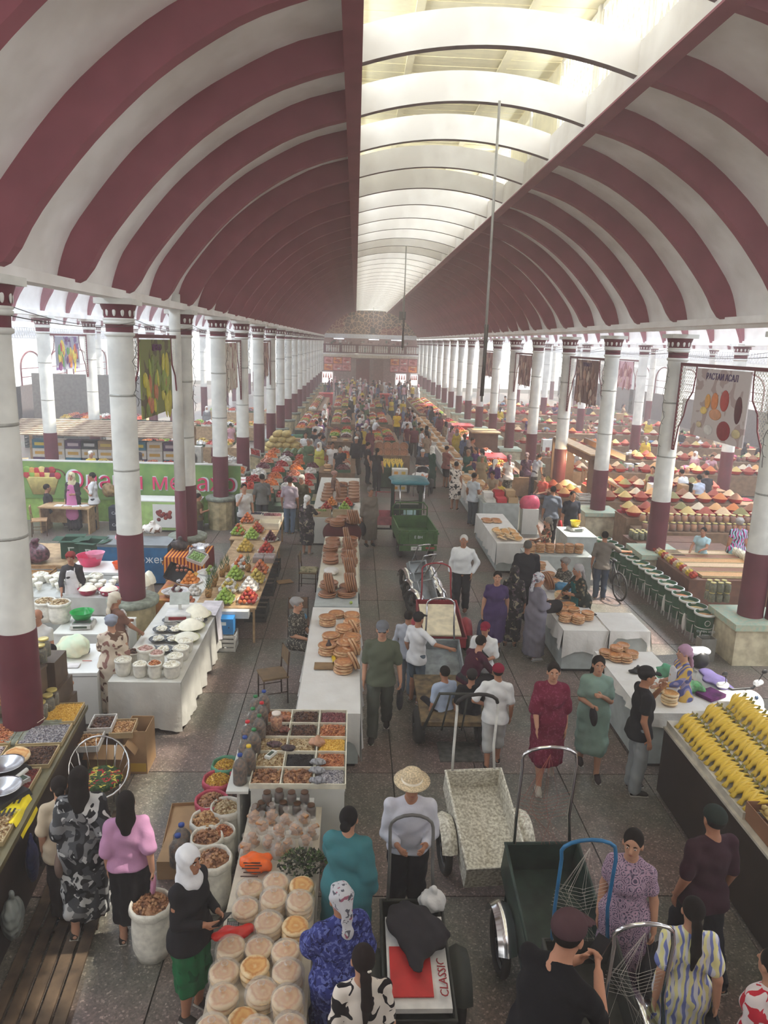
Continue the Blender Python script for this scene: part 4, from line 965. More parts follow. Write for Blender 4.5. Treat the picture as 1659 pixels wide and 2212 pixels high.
loaf_me = MB().lathe([(0,0),(.095,0),(.112,.012),(.116,.026),(.106,.040),(.088,.044),(.06,.037),(.035,.035),(0,.036)],22,cap=False,wob=.02).mesh('flatbread',LOAF)
nan_me = MB().lathe([(0,.0),(.12,0),(.145,.010),(.150,.026),(.138,.042),(.118,.045),(.09,.026),(.05,.020),(0,.022)],24,cap=False,wob=.015).mesh('flatbread',NAN)
lepe_me = MB().lathe([(0,.0),(.17,0),(.195,.012),(.20,.028),(.185,.040),(.165,.038),(.13,.020),(.06,.016),(0,.016)],26,cap=False,wob=.015).mesh('flatbread',LEPE)
FARB = {}
def stack(me,x,y,z,n,dz,label,group,jit=.008,tilt=0.0,sc=1.0):
 if y > 22.2:      # beyond the 300 nearest breads: joined
  FARB.setdefault(me.name,[]).extend([(x + rnd.uniform(-jit,jit),y + rnd.uniform(-jit,jit),z + i * dz,sc) for i in range(n)]); return
 for i in range(n):
  o = ob('flatbread',me,None,(x + rnd.uniform(-jit,jit),y + rnd.uniform(-jit,jit),z + i * dz),rot=(rnd.uniform(-.03,.03) + tilt,rnd.uniform(-.03,.03),rnd.random() * 6.28)); o.scale = (sc,sc,sc)
  tag(o,label,'bread',group)
def lean_bread(me,x,y,z,n,label,group,yaw=0,tip=1.15,gap=.05,r=.19):
 if y > 22.2: n = min(n,2)
 for i in range(n):
  d = Vector((math.cos(yaw),math.sin(yaw),0)) * gap * i
  o = ob('flatbread',me,None,(x + d.x,y + d.y,z + r * math.sin(tip)),rot=(0,tip,yaw)); tag(o,label,'bread',group)
# ---- grains and nuts: heaps of real pieces
ICO = None
def ico():
 global ICO
 if ICO is None:
  bm = bmesh.new(); bmesh.ops.create_icosphere(bm,subdivisions=1,radius=1); ICO = (np.array([v.co[:] for v in bm.verts]),[tuple(v.index for v in f.verts) for f in bm.faces]); bm.free()
 return ICO
def heap_mesh(name,n,mt,size=.012,shape=(1,1,1),w=.2,l=.2,h=.05,rnd_round=False,base_col=None,lowres=True,seed=1):
 """w, l half extents; dome of height h covered in pieces"""
 V0,F0 = ico(); r = np.random.RandomState(seed); k = MB()
 def zf(x,y): q = (x / w) ** 2 + (y / l) ** 2 if rnd_round else max(abs(x / w),abs(y / l)) ** 2; return h * max(0,1 - q)
 nn = 10
 if rnd_round: k.lathe([(w,0),(w * .8,h * .36 - size * .5),(w * .5,h * .75 - size * .5),(0,h - size * .5)],16,cap=False)
 else: k.grid(lambda u,v: ((u * 2 - 1) * w,(v * 2 - 1) * l,zf((u * 2 - 1) * w * .999,(v * 2 - 1) * l * .999) - size * .4),nn,nn)
 Vs = []; Fs = []; Ms = []
 for i in range(n):
  while True:
   x,y = r.uniform(-w,w),r.uniform(-l,l)
   if not rnd_round or (x / w) ** 2 + (y / l) ** 2 < .96: break
  a = r.uniform(0,6.28); b_ = r.uniform(-.6,.6); ca,sa = math.cos(a),math.sin(a); cb_,sb_ = math.cos(b_),math.sin(b_)
  R = np.array([[ca,-sa,0],[sa,ca,0],[0,0,1]]) @ np.array([[cb_,0,sb_],[0,1,0],[-sb_,0,cb_]]); s_ = size * r.uniform(.8,1.2)
  V = (V0 * np.array(shape) * s_) @ R.T + np.array([x * .96,y * .96,zf(x,y) + r.uniform(-.1,.5) * size]); b0 = len(Vs) * 12
  Vs.append(V); Fs += [tuple(q + b0 for q in f) for f in F0]
 if n: k.add(np.concatenate(Vs),Fs,0,True)
 return k.mesh(name,mt)
GR = {}
def grain(key,cols,scale=55,rough=.6):
 if key not in GR: GR[key] = mat_cells('grain_' + key,cols,scale,rough,.6)
 return GR[key]
WALN = grain('walnut',[(146,100,70),(168,120,84),(120,80,56),(186,142,104)],22)
PIST = grain('pistachio',[(200,176,136),(176,150,108),(150,116,78),(214,196,160)],38)
DARKN = grain('dark',[(84,60,50),(100,70,56),(66,48,42),(118,84,64)],34)
APRI = grain('apricot',[(192,122,80),(174,104,68),(208,146,100),(150,88,60)],34)
YRAI = grain('yellow_raisin',[(206,160,52),(184,134,40),(220,180,76),(160,112,36)],46)
MRAI = grain('wine_raisin',[(120,62,66),(140,80,84),(98,48,54),(150,96,98)],60)
CORN = grain('yellow_kernel',[(232,184,76),(240,200,100),(214,160,56)],60)
GREY = grain('grey_seed',[(170,166,170),(140,136,144),(196,192,194),(112,108,118)],60)
STRP = grain('striped_seed',[(206,190,190),(160,140,144),(222,210,208),(130,110,116)],44)
BROWN = grain('brown_nut',[(168,120,74),(196,150,100),(140,94,58),(210,172,124)],34)
BLACK = mat('black_seed',(40,36,36),.8,noise=.3,nscale=90,bump=.5,bscale=200)
SPICES = [grain('sp%d' % i,c,90) for i,c in enumerate([[(196,140,84),(214,162,104)],[(206,120,50),(190,100,40)],[(150,96,60),(128,80,52)],[(206,178,110),(190,160,92)],[(150,60,44),(170,76,50)],[(222,190,150),(206,170,130)],[(120,110,60),(140,130,76)],[(214,196,170),(196,178,150)]])]
FLOUR = mat('flour',(250,246,228),.9,noise=.04,nscale=14,bump=.3,bscale=30)
CURD = grain('curd',[(244,240,226),(232,226,208),(250,248,238)],30,.8)
WSACK = mat('woven_sack',(232,228,216),.8,noise=.10,nscale=14,bump=.4,bscale=60)
def sack(label,x,y,z,r,h,gm,rim=(232,228,216),piece=.014,shape=(1,1,.9),n=150,cat='sack',group=None,body=None,dome=.09,seed=1,piled=None):
 t = thing('open_sack',label,cat,(x,y,z),rnd.random() * 6,group); k = MB()
 M_ = [body or (WSACK if rim == (232,228,216) else mat('sack_%d_%d_%d' % tuple(rim),rim,.6,noise=.15,nscale=10,bump=.3,bscale=30))]
 k.lathe([(0,0),(r * .86,.0),(r * 1.02,h * .2),(r * 1.06,h * .55),(r * 1.0,h * .85),(r * 1.02,h * .95)],20,wob=.03,cap=False)
 k.lathe([(r * 1.01,h * .84),(r * 1.12,h * .88),(r * 1.14,h * .97),(r * 1.06,h * 1.03),(r * .97,h * 1.0),(r * .95,h * .90)],20,wob=.04,cap=False)
 k.build('sack_body',M_,t)
 stuff(ob('sack_fill',heap_mesh('fill',n,gm,piece,shape,r * .97,r * .97,dome,True,seed=seed),t,(0,0,h * .93))); return t
def counter_box(name,label,cat,x0,x1,y0,y1,z,m,top=None,base=.06,legs=False,group=None,rz=0,tt=.03):
 cx,cy = (x0 + x1) / 2,(y0 + y1) / 2; t = thing(name,label,cat,(cx,cy,0),rz,group); w,l = x1 - x0,y1 - y0
 if legs:
  lm = MB().box((0,0,(z - tt) / 2),(.04,.04,z - tt)).mesh('leg',m)
  for sx in (-1,1):
   for sy in (-1,1): ob('leg',lm,t,(sx * (w / 2 - .05),sy * (l / 2 - .05),0))
  MB().box((0,0,z - tt - .04),(w - .08,l - .08,.06)).build('apron_rail',m,t)
 else:
  MB().box((0,0,base + (z - tt - base) / 2),(w - .02,l - .02,z - tt - base)).build('cabinet',m,t); MB().box((0,0,base / 2),(w - .1,l - .1,base)).build('plinth',mat('dark_base',(60,58,56)),t)
 MB().box((0,0,z - tt / 2),(w,l,tt)).build('tabletop',top or m,t); return t
WCLOTH = mat('white_cloth',(226,224,220),.85,noise=.05,nscale=4,col2=(220,217,212),bump=.5,bscale=7,bdist=.03)
def cloth(label,x0,x1,y0,y1,z,drop=(.3,.3,.3,.3),m=None,amp=.018,cat='tablecloth',rz=0,group=None,corner=.0,name='tablecloth'):
 """draped sheet: drops at (-x, +x, -y, +y)"""
 cx,cy = (x0 + x1) / 2,(y0 + y1) / 2; w,l = (x1 - x0) / 2 + .012,(y1 - y0) / 2 + .012; k = MB(); ph = rnd.random() * 9
 k.grid(lambda u,v: ((u * 2 - 1) * w,(v * 2 - 1) * l,z + .006 + .002 * math.sin(u * 9 + ph) * math.sin(v * 13)),8,12)
 dx0,dx1,dy0,dy1 = drop
 def side(ax,sg,d,half,fixed):
  if d <= 0: return
  nn = max(10,int(half * 2 / .07))
  def fn(u,v):
   s_ = (u * 2 - 1) * half; e = amp * v * (1 + math.sin(s_ * 14 + ph) * 1.0 + .6 * math.sin(s_ * 31 + ph * 2)); zz = z + .006 - d * v * (1 + .05 * math.sin(s_ * 7 + ph)) - (corner * v * abs(u * 2 - 1) ** 6)
   o = fixed + .004 + e
   return (sg * o,s_,zz) if ax == 0 else (s_,sg * o,zz)
  k.grid(fn,nn,6,flip=(ax == 0 and sg < 0) or (ax == 1 and sg > 0))
 side(0,-1,dx0,l,w); side(0,1,dx1,l,w); side(1,-1,dy0,w,l); side(1,1,dy1,w,l)
 o = k.build(name,m or WCLOTH,None,(cx,cy,0),rz); return tag(o,label,cat,group)
def carton(label,x,y,z,w,l,h,col=(176,142,104),rz=0,flaps=0.0,group=None,printc=None,cat='box',open_=True,fill=None,parts=True,text=None):
 m = mat('carton_%d_%d_%d' % tuple(col),col,.8,noise=.06,nscale=5)
 t = thing('carton',label,cat,(x,y,z),rz,group); k = MB()
 if open_: k.tray((0,0,0),(w,l,h),.008)
 else: k.box((0,0,h / 2),(w,l,h))
 k.build('carton_body',m,t)
 if flaps:
  k = MB(); f = min(w,l) * .45
  for ax,sg in ((0,-1),(0,1),(1,-1),(1,1)):
   L_ = l if ax == 0 else w; W_ = w if ax == 0 else l; a = flaps * (1 if (ax + sg) % 2 else .8)
   c,s_ = math.cos(a),math.sin(a); p0 = sg * W_ / 2
   q = [(p0,-L_ / 2,h),(p0,L_ / 2,h),(p0 + sg * f * c,L_ / 2,h + f * s_),(p0 + sg * f * c,-L_ / 2,h + f * s_)]
   V = [(p[0],p[1],p[2]) if ax == 0 else (p[1],p[0],p[2]) for p in q]; V2 = [(a_,b_,c_ + .006) for a_,b_,c_ in V]
   k.add(V + V2,[(0,1,2,3),(7,6,5,4),(0,4,5,1),(1,5,6,2),(2,6,7,3),(3,7,4,0)])
  k.build('flap',m,t)
 if printc:
  for j,(c,ox,oz,pw,ph_) in enumerate(printc):
   k = MB(); k.box((ox * w,-l / 2 - .002,h * oz),(w * pw,.004,h * ph_)); k.box((-w / 2 - .002,ox * l,h * oz),(.004,l * pw,h * ph_)); k.build('print',mat('ink_%d_%d_%d' % tuple(c),c,.6,noise=0),t)
 if fill: stuff(ob('box_fill',fill,t,(0,0,h * .8)))
 if text:
  tm = text_mesh(text[0],text[1],extrude=.001); tm.materials.append(mat('ink_t%d' % text[2][0],text[2],.6,noise=0)); ob('lettering',tm,t,(0,-l / 2 - .005,h * .5),rot=(pi / 2,0,0))
 return t
GLASS = mat('jar_glass',(210,220,214),.08,alpha=.14,noise=0,spec=.7); CLEAR = mat('clear_bag',(236,230,224),.18,alpha=.30,noise=0,spec=.8,bump=.9,bscale=22,bdist=.02)
LID = {}
def jar_meshes(r,h,gm,lid):
 g = MB().lathe([(0,0),(r * .95,0),(r,.01),(r,h * .72),(r * .8,h * .84),(r * .68,h * .88),(r * .68,h * .97)],14,cap=False).mesh('jar_glass',GLASS)
 c = MB().lathe([(0,.008),(r * .92,.008),(r * .94,h * .70),(r * .7,h * .80),(0,h * .82)],12,cap=False).mesh('jar_fill',gm)
 l = MB().lathe([(r * .74,h * .93),(r * .76,h * .935),(r * .76,h * 1.02),(r * .70,h * 1.03),(0,h * 1.03)],14,cap=False).mesh('lid',lid); return g,c,l
def jar(label,x,y,z,ms,group=None,name='jar',cat='jar'):
 t = thing(name,label,cat,(x,y,z),0,group); a = ob('glass',ms[0],t); ob('filling',ms[1],t); ob('lid',ms[2],t); return t
def bottle_meshes(r,h,gm,cap):
 g = MB().lathe([(0,0),(r * .9,0),(r,.02),(r,h * .30),(r * .96,h * .34),(r,h * .38),(r,h * .62),(r * .85,h * .74),(r * .35,h * .90),(r * .24,h * .92),(r * .24,h * .96)],16,cap=False).mesh('bottle_wall',GLASS)
 c = MB().lathe([(0,.01),(r * .94,.01),(r * .94,h * .6),(r * .6,h * .76),(0,h * .78)],12,cap=False).mesh('bottle_fill',gm)
 l = MB().lathe([(r * .30,h * .93),(r * .34,h * .935),(r * .34,h * 1.0),(0,h * 1.0)],12,cap=False).mesh('cap',cap); return g,c,l
def bottle(label,x,y,z,ms,group=None,sc=1):
 t = thing('plastic_bottle',label,'bottle',(x,y,z),0,group); ob('bottle_wall',ms[0],t); ob('filling',ms[1],t); ob('cap',ms[2],t); t.scale = (sc,) * 3; return t
def blob_bag(label,x,y,z,sx,sy,sz,m,cat='plastic bag',knot=True,rz=0,name='plastic_bag',seed=0,fill=None,group=None,color=None):
 I = Iso(max(.012,sx / 9)); r2 = random.Random(seed + int(x * 100)); a,b = r2.random() * 6,r2.random() * 6
 I.ell((0,0,sz * .5),(sx,sy,sz * .55),.03); I.ell((sx * .3,-sy * .3,sz * .35),(sx * .6,sy * .6,sz * .35),.03)
 if knot: I.cap((0,0,sz * .9),(sx * .1,0,sz * 1.25),sx * .16,sx * .28,.05)
 f = 1 / sx * 1.2; I.fold = lambda X,Y,Z: .09 * sx * np.sin(f * 5 * X + a + 4 * f * Z) * np.sin(f * 5 * Y + b - 3 * f * Z)
 o = ob(name,I.mesh('bag',m,lambda X,Y,Z: -Z + 0 * X + 0 * Y),None,(x,y,z),rz,color); tag(o,label,cat,group)
 return o
def scale_(label,x,y,z,rz=0,col=(214,212,206),bowl=True,s=1.0):
 t = thing('weighing_scale',label,'scale',(x,y,z),rz); k = MB(); k.box((0,0,.04),(.34,.30,.07),0,taper=1.1); k.box((0,-.17,.05),(.32,.08,.06),0); k.build('scale_body',mat('scale_%d' % col[0],col,.5),t)
 k = MB(); k.box((0,0,.088),(.30,.24,.014)); k.build('pan',mat('steel',(200,200,202),.25,.9,noise=.05),t)
 k = MB(); k.box((0,-.212,.055),(.22,.005,.035)); k.build('display',mat('lcd',(70,84,70),.3,noise=0),t)
 if bowl: MB().lathe([(.03,.10),(.14,.115),(.20,.16),(.205,.165),(.14,.125),(.0,.112)],24,cap=False).build('steel_bowl',mat('steel',(200,200,202),.25,.9),t)
 t.scale = (s,) * 3; return t
def bowl_me(name,r,h,m,wall=.008,foot=.7):
 return MB().lathe([(0,0),(r * foot,0),(r * .92,h * .7),(r,h),(r * 1.04,h * 1.02),(r * .97,h * .97),(r * .88,h * .66),(r * foot * .9,wall),(0,wall)],24,cap=False).mesh(name,m)
FRU = {}
def fruit_mesh(kind):
 if kind in FRU: return FRU[kind]
 C_ = {'green_apple': ((164,196,84),.040),'red_apple': ((176,50,44),.038),'mixed_apple': ((206,110,60),.038),'peach': ((206,124,92),.034),'orange': ((232,142,60),.042),'persimmon': ((226,120,50),.038),'plum': ((110,50,60),.030),'tomato': ((206,66,40),.036),'mango': ((214,180,76),.045),'wrapped': ((236,232,226),.044),'pear': ((214,190,90),.038)}[kind]
 m = mat('fruit_' + kind,C_[0],.35,noise=.25,nscale=14); r = C_[1]
 FRU[kind] = MB().lathe([(0,-r * .78),(r * .5,-r * .86),(r * .92,-r * .4),(r,.0),(r * .92,r * .5),(r * .55,r * .84),(r * .2,r * .82),(0,r * .66)],10,cap=False).mesh(kind,m); return FRU[kind]
def pyramid(kind,x,y,z,n0,label,group,sq=True,ny=None,rows=None,mix=None):
 me = fruit_mesh(kind); d = .086 if kind != 'plum' else .07; lv = 0; nx,ny = n0,ny or n0
 while nx > 0 and ny > 0 and (rows is None or lv < rows):
  for i in range(nx):
   for j in range(ny):
    k_ = fruit_mesh(rnd.choice(mix)) if mix else me; nm = label.split()[0]
    o = ob(kind.split('_')[-1] if kind not in ('wrapped',) else 'wrapped_fruit',k_,None,(x + (i - (nx - 1) / 2) * d + rnd.uniform(-.004,.004),y + (j - (ny - 1) / 2) * d,z + .040 + lv * .062),rot=(rnd.uniform(-.5,.5),rnd.uniform(-.5,.5),rnd.random() * 6)); o.scale = (1.14,) * 3; tag(o,label,'fruit',group)
  nx -= 1; ny -= 1; lv += 1
def crate(label,x,y,z,w,l,h,col=(40,42,44),rz=0,group=None,fill=None,slat=3,cat='crate'):
 t = thing('plastic_crate' if col[0] != 196 else 'wooden_crate',label,cat,(x,y,z),rz,group); m = mat('crate_%d_%d' % (col[0],col[2]),col,.6,noise=.08)
 k = MB(); k.box((0,0,.008),(w,l,.016)); k.build('base',m,t)
 hs = h / slat; ms = MB().box((0,0,0),(w,.012,hs * .62)).mesh('slat',m); ml = MB().box((0,0,0),(.012,l,hs * .62)).mesh('slat',m)
 for i in range(slat):
  z_ = hs * (i + .55)
  for s_ in (-1,1): ob('slat',ms,t,(0,s_ * l / 2,z_)); ob('slat',ml,t,(s_ * w / 2,0,z_))
 cm = MB().box((0,0,h / 2),(.03,.03,h)).mesh('corner_post',m)
 for sx in (-1,1):
  for sy in (-1,1): ob('corner_post',cm,t,(sx * (w / 2 - .01),sy * (l / 2 - .01),0))
 if fill: stuff(ob('crate_fill',fill,t,(0,0,h * .8)))
 return t
def chair(label,x,y,rz,m1=(96,70,48),frame=(60,56,52),cush=None,metal=True):
 t = thing('chair',label,'chair',(x,y,0),rz); fm = mat('chair_frame_%d' % frame[0],frame,.4,.4 if metal else 0)
 for sx in (-1,1):
  MB().tube([(sx * .19,-.19,0),(sx * .19,-.19,.45)],.013,6).build('leg',fm,t)
  MB().tube([(sx * .19,.20,0),(sx * .19,.19,.45),(sx * .19,.22,.88)],.013,6).build('leg',fm,t)
  MB().tube([(sx * .19,-.19,.2),(sx * .19,.195,.2)],.009,5).build('stretcher',fm,t)
 MB().box((0,0,.455),(.42,.42,.03)).build('seat',mat('chair_seat_%d' % m1[0],m1,.6),t); MB().box((0,.215,.76),(.40,.02,.22),rot=Matrix.Rotation(-.08,3,'X')).build('backrest',mat('chair_seat_%d' % m1[0],m1,.6),t)
 if cush: MB().box((0,0,.485),(.40,.40,.035)).build('cushion',mat_print('cushion',cush,[(110,110,80),(160,150,120)],'blotch',9),t)
 return t
def wheel(parent,c,R,w=.04,spoked=True,axis='x',tyre=(52,50,48),rim=(150,150,150),n=28,name='wheel'):
 k = MB(); k.tube([(c[0],c[1] + (R - w) * math.cos(2 * pi * i / n),c[2] + (R - w) * math.sin(2 * pi * i / n)) for i in range(n)],w,8,closed=True); o = k.build(name,mat('rubber',tyre,.8),parent)
 k = MB(); k.tube([(c[0],c[1] + (R - 2 * w) * math.cos(2 * pi * i / n),c[2] + (R - 2 * w) * math.sin(2 * pi * i / n)) for i in range(n)],w * .35,6,closed=True)
 k.tube([(c[0] - w,c[1],c[2]),(c[0] + w,c[1],c[2])],.025,8)
 for i in range(12 if spoked else 5):
  a = 2 * pi * i / (12 if spoked else 5); k.tube([(c[0],c[1],c[2]),(c[0],c[1] + (R - 2 * w) * math.cos(a),c[2] + (R - 2 * w) * math.sin(a))],.003 if spoked else .018,4)
 k.build('rim',mat('rim_steel',rim,.35,.7),o); return o
# ================================================================ near goods: bread, nuts, sacks, bottles
WOOD = mat('table_wood',(190,160,120),.6,noise=.15,nscale=7,col2=(160,128,92)); WPANEL = mat('white_panel',(222,222,216),.6,noise=.03)
counter_box('bread_table','long pale wooden table carrying bagged round breads beside the seated nut sacks','table',-1.04,-.26,2.9,7.08,.74,mat('pale_table',(206,196,178),.6,noise=.1,nscale=5))
sp = []
for px,py,n in [(540,1915,2),(595,1910,3),(650,1905,3),(532,1950,2),(587,1945,4),(645,1945,4),(580,1985,3),(637,1985,3),(507,2048,2),(562,2043,2),(612,2052,3),(497,2093,2),(552,2093,3),(602,2103,4),(487,2140,2),(547,2135,3),(602,2150,4),(470,2192,3),(530,2190,2),(562,2175,5),(612,2192,4)]:
 q = P(px,py,.76 + n * .044); sp.append([q.x,q.y,n])
for _ in range(30):     # push stacks apart until none overlap
 for i in range(len(sp)):
  for j in range(i):
   dx,dy = sp[i][0] - sp[j][0],sp[i][1] - sp[j][1]; d = math.hypot(dx,dy)
   if 0 < d < .235: k_ = (.235 - d) / 2 / d; sp[i][0] += dx * k_; sp[i][1] += dy * k_; sp[j][0] -= dx * k_; sp[j][1] -= dy * k_
 for s_ in sp: s_[0] = min(max(s_[0],-.93),-.37)
ordn = lambda i: ['first','second','third','fourth','fifth','sixth','seventh','eighth','ninth','tenth','eleventh','twelfth','thirteenth','fourteenth','fifteenth','sixteenth','seventeenth','eighteenth','nineteenth','twentieth','twenty-first','twenty-second','twenty-third','twenty-fourth','twenty-fifth','twenty-sixth'][i % 26]
sp.sort(key=lambda s_: s_[1])
for i,(x,y,n) in enumerate(sp):
 stack(loaf_me,x,y,.742,n,.044,f'round golden bread in the {ordn(i)} stack from the near end of the pale table',f'near bread stack {ordn(i)}')
 if i % 5 != 3:
  k = MB(); h = n * .044 + .012; k.lathe([(.122,.0),(.128,h * .5),(.124,h * .95),(.10,h + .008),(.04,h + .010),(.012,h + .02),(.03,h + .05),(.02,h + .052)],18,cap=False,wob=.05)
  tag(k.build('plastic_bag',CLEAR,None,(x,y,.742)),f'clear plastic bag over the {ordn(i)} bread stack from the near end','bag')
# orange bag, red bag, herbs, calculator, wrapped bread pieces
blob_bag('orange printed plastic bag lying by the bagged bread',*P(553,1872,.76),.16,.13,.10,mat('orange_bag',(240,104,32),.35,noise=.08,nscale=12,bump=.5,bscale=14),knot=False)
q = P(553,1868,.90)
k = MB()
for i in range(5): k.box((q.x - .05 + (i % 2) * .02,q.y - .10 + i * .045,.868 - abs(i - 2) * .006),(.16,.014,.003))
tag(k.build('bag_print',mat('ink_dark',(60,34,24),.6,noise=0)),'dark printed stripes on the orange plastic bag','print')
R_ = blob_bag('crumpled bright red plastic bag hanging off the bread table',*P(505,2020,.75),.19,.07,.06,mat('red_bag',(230,46,40),.3,alpha=.85,noise=.1,bump=.7,bscale=20),knot=False,rz=.2)
t = thing('calculator','black desk calculator beside the red plastic bag','calculator',P(503,2002,.742),.1); MB().box((0,0,.012),(.10,.15,.022)).build('case',mat('calc_black',(38,38,40),.4),t); MB().box((0,.05,.0245),(.08,.03,.003)).build('display',mat('lcd2',(120,130,116),.3),t)
km = MB().box((0,0,0),(.014,.012,.004)).mesh('key',mat('calc_key',(150,150,150),.5))
for i in range(5):
 for j in range(5): ob('key',km,t,(-.036 + i * .018,.02 - j * .018,.025))
leafm = [mat('basil_dark',(62,66,48),.6,noise=.3,nscale=20),mat('basil_green',(84,112,52),.6,noise=.3,nscale=20)]
k = MB(); c = P(655,1868,.80)
for i in range(420):
 a = rnd.uniform(0,6.28); r = rnd.random() ** .6 * .24; px_,py_,pz_ = r * math.cos(a),r * math.sin(a) * .8,rnd.uniform(0,.16) * (1.2 - r / .26); M = Euler((rnd.uniform(-1,1),rnd.uniform(-1,1),rnd.random() * 6)).to_matrix(); s_ = rnd.uniform(.018,.032)
 V = [Vector((px_,py_,pz_)) + M @ Vector(v) * s_ for v in ((-1,0,0),(0,-.45,.1),(1,0,0),(0,.45,.1))]; k.add(V,[(0,1,2,3)],1 if i % 5 == 0 else 0)
for i in range(26): a = rnd.random() * 6.28; k.tube([(0,0,.01),(.2 * math.cos(a),.16 * math.sin(a),.08)],.004,4,1)
tag(k.build('herb_bunch',leafm,None,c),'heap of dark purple basil sprigs at the table corner','herbs',kind='stuff')
# bagged bread pieces, two rows of clear bags, and a row of dark jars behind them
pm = mat('bread_chunk',(206,146,92),.6,noise=.25,nscale=18); n = 0
for (px,py) in [(546,1806),(583,1812),(622,1820),(660,1812),(566,1778),(603,1790),(640,1786),(548,1762),(588,1758),(618,1768),(655,1762),(676,1790),(530,1826),(600,1832)]:
 z = .745 + (.10 if n in (4,5,6,9) else 0); q = P(px,py,z + .1); t = thing('bagged_snacks',f'clear bag of golden bread crusts, {ordn(n)} of the pile before the nut table','bag',(q.x,q.y,z),rnd.random() * 3,'clear bags before the nut table')
 k = MB();
 for j in range(5): k.box((rnd.uniform(-.03,.03),rnd.uniform(-.03,.03),.03 + j * .022),(.07,.05,.02),rz=rnd.random() * 3)
 stuff(k.build('crusts',pm,t)); k = MB().lathe([(.0,.0),(.062,.004),(.072,.06),(.066,.11),(.028,.15),(.012,.165),(.03,.20),(.034,.22)],12,cap=False,wob=.12); k.build('clear_wrap',CLEAR,t); n += 1
ms = jar_meshes(.055,.14,mat('dark_syrup',(74,34,24),.3),mat('lid_dark',(90,60,40),.4))
for i,(px,py) in enumerate([(577,1716),(603,1712),(630,1716),(658,1716),(565,1738),(585,1742),(612,1738),(642,1740),(672,1744),(552,1746)]):
 q = P(px,py,.85 + (.1 if i < 4 else 0)); jar(f'dark square jar of syrup, {ordn(i)} of the row under the nut table front',q.x,min(q.y,7.05),.742 + (.10 if i < 4 else 0),ms,'dark jars below the nut table')
MB_ = MB().box((0,0,.05),(.55,.13,.10)); tag(MB_.build('jar_ledge',WPANEL,None,(-.62,7.03,.742)),'low white ledge that carries the upper dark jars','ledge')
# ---- nut table
nt_ = counter_box('nut_counter','white panelled counter with compartments of nuts and dried fruit','counter',-1.05,-.01,7.13,8.78,.93,WPANEL,base=.02)
dv = mat('divider_cream',(240,234,214),.5); xs = [-1.05,-.72,-.36,-.01]; ys = [7.13,7.46,7.79,8.12,8.45,8.78]
dm = MB().box((0,0,.03),(.014,1.65,.06)).mesh('divider',dv); dn = MB().box((0,0,.03),(1.04,.014,.06)).mesh('divider',dv)
for x in xs: ob('divider',dm,nt_,(x + .53,0,.93))
for y in ys: ob('divider',dn,nt_,(0,y - 7.955,.93))
fills = {(0,0): (WALN,.020,'walnut',110),(1,0): (WALN,.019,'brown hazelnut',120),(2,0): (GREY,.008,'grey striped seed',260),(0,1): (PIST,.012,'pale pistachio',200),(1,1): (BLACK,.006,'black seed',120),(2,1): (APRI,.012,'orange dried apricot',200),
         (0,2): (PIST,.012,'tan almond',200),(1,2): (PIST,.012,'cream pistachio',200),(2,2): (CORN,.008,'yellow kernel',260),(0,3): (DARKN,.013,'shelled nut',160),(1,3): (DARKN,.012,'dark cracked nut',180),(2,3): (APRI,.017,'shiny hazelnut',130),
         (0,4): (APRI,.013,'red brown date',160),(1,4): (DARKN,.016,'dark prune',130),(2,4): (MRAI,.008,'wine coloured raisin',260)}
for (i,j),(gm,sz,nm,n) in fills.items():
 x,y = (xs[i] + xs[i + 1]) / 2,(ys[j] + ys[j + 1]) / 2; me = heap_mesh('fill',n,gm,sz,(1,.8,.75),.155,.150,.05,seed=i * 7 + j)
 tag(ob('nut_heap',me,None,(x,y,.955)),f'heap of {nm}s in {["left", "middle", "right"][i]} column, {ordn(j)} row of the nut counter','nuts',kind='stuff')
t = blob_bag('clear bag of pink dried fruit lying on the yellow kernels',*P(684,1607,.98),.10,.08,.07,mat('pinkbag',(222,168,136),.2,alpha=.8,noise=.2,bump=.6));
for i,(px,py,c) in enumerate([(612,1555,(196,130,100)),(610,1580,(150,92,80)),(592,1612,(110,84,92)),(622,1620,(90,74,80)),(686,1650,(176,176,180)),(684,1668,(180,180,186)),(684,1690,(170,170,178))]):
 blob_bag(f'small packed bag on the nut counter, {ordn(i)} from the far side',*P(px,py,.98),.085,.05,.06,mat('pk%d' % i,c,.2,alpha=.85,noise=.3,nscale=30,bump=.6,bscale=30),knot=False)
t = thing('price_display','small white counter display standing between the nut heaps','device',P(585,1635,1.0),-.5); MB().box((0,0,.03),(.07,.16,.03)).build('case',WPANEL,t); MB().box((0,0,.047),(.04,.09,.004)).build('screen',mat('lcd',(70,84,70)),t)
ms = {c: bottle_meshes(.085,.36,DARKN,mat('cap_' + c,v,.4,noise=0)) for c,v in {'blue': (36,70,150),'green': (40,120,66),'red': (200,40,50),'yellow': (226,190,50)}.items()}
ledge = MB().box((0,0,0),(.24,1.75,.03)); tag(ledge.build('bottle_shelf',WPANEL,None,(-1.18,7.97,.90)),'narrow white shelf along the nut counter holding big bottles','shelf')
MB().box((0,0,-.46),(.03,1.6,.88)).build('shelf_panel',WPANEL,bpy.data.objects['bottle_shelf'])
bl = [('blue',7.26,-1.17),('yellow',7.44,-1.10),('blue',7.63,-1.17),('green',7.80,-1.09),('red',7.98,-1.19),('green',8.13,-1.07),('green',8.30,-1.17),('red',8.45,-1.08),('green',8.62,-1.18),('blue',8.76,-1.09)]
for i,(c,y,x) in enumerate(bl): bottle(f'large clear bottle of nuts with {c} cap, {ordn(i)} from the near end of the shelf',x,y,.915,ms[c],'big bottles beside the nut counter',.98)
jm = jar_meshes(.075,.22,APRI,mat('lid_white',(226,214,204),.4)); jar('tall clear tub of orange fruit with red label by the bottles',*P(597,1575,1.0),jm)
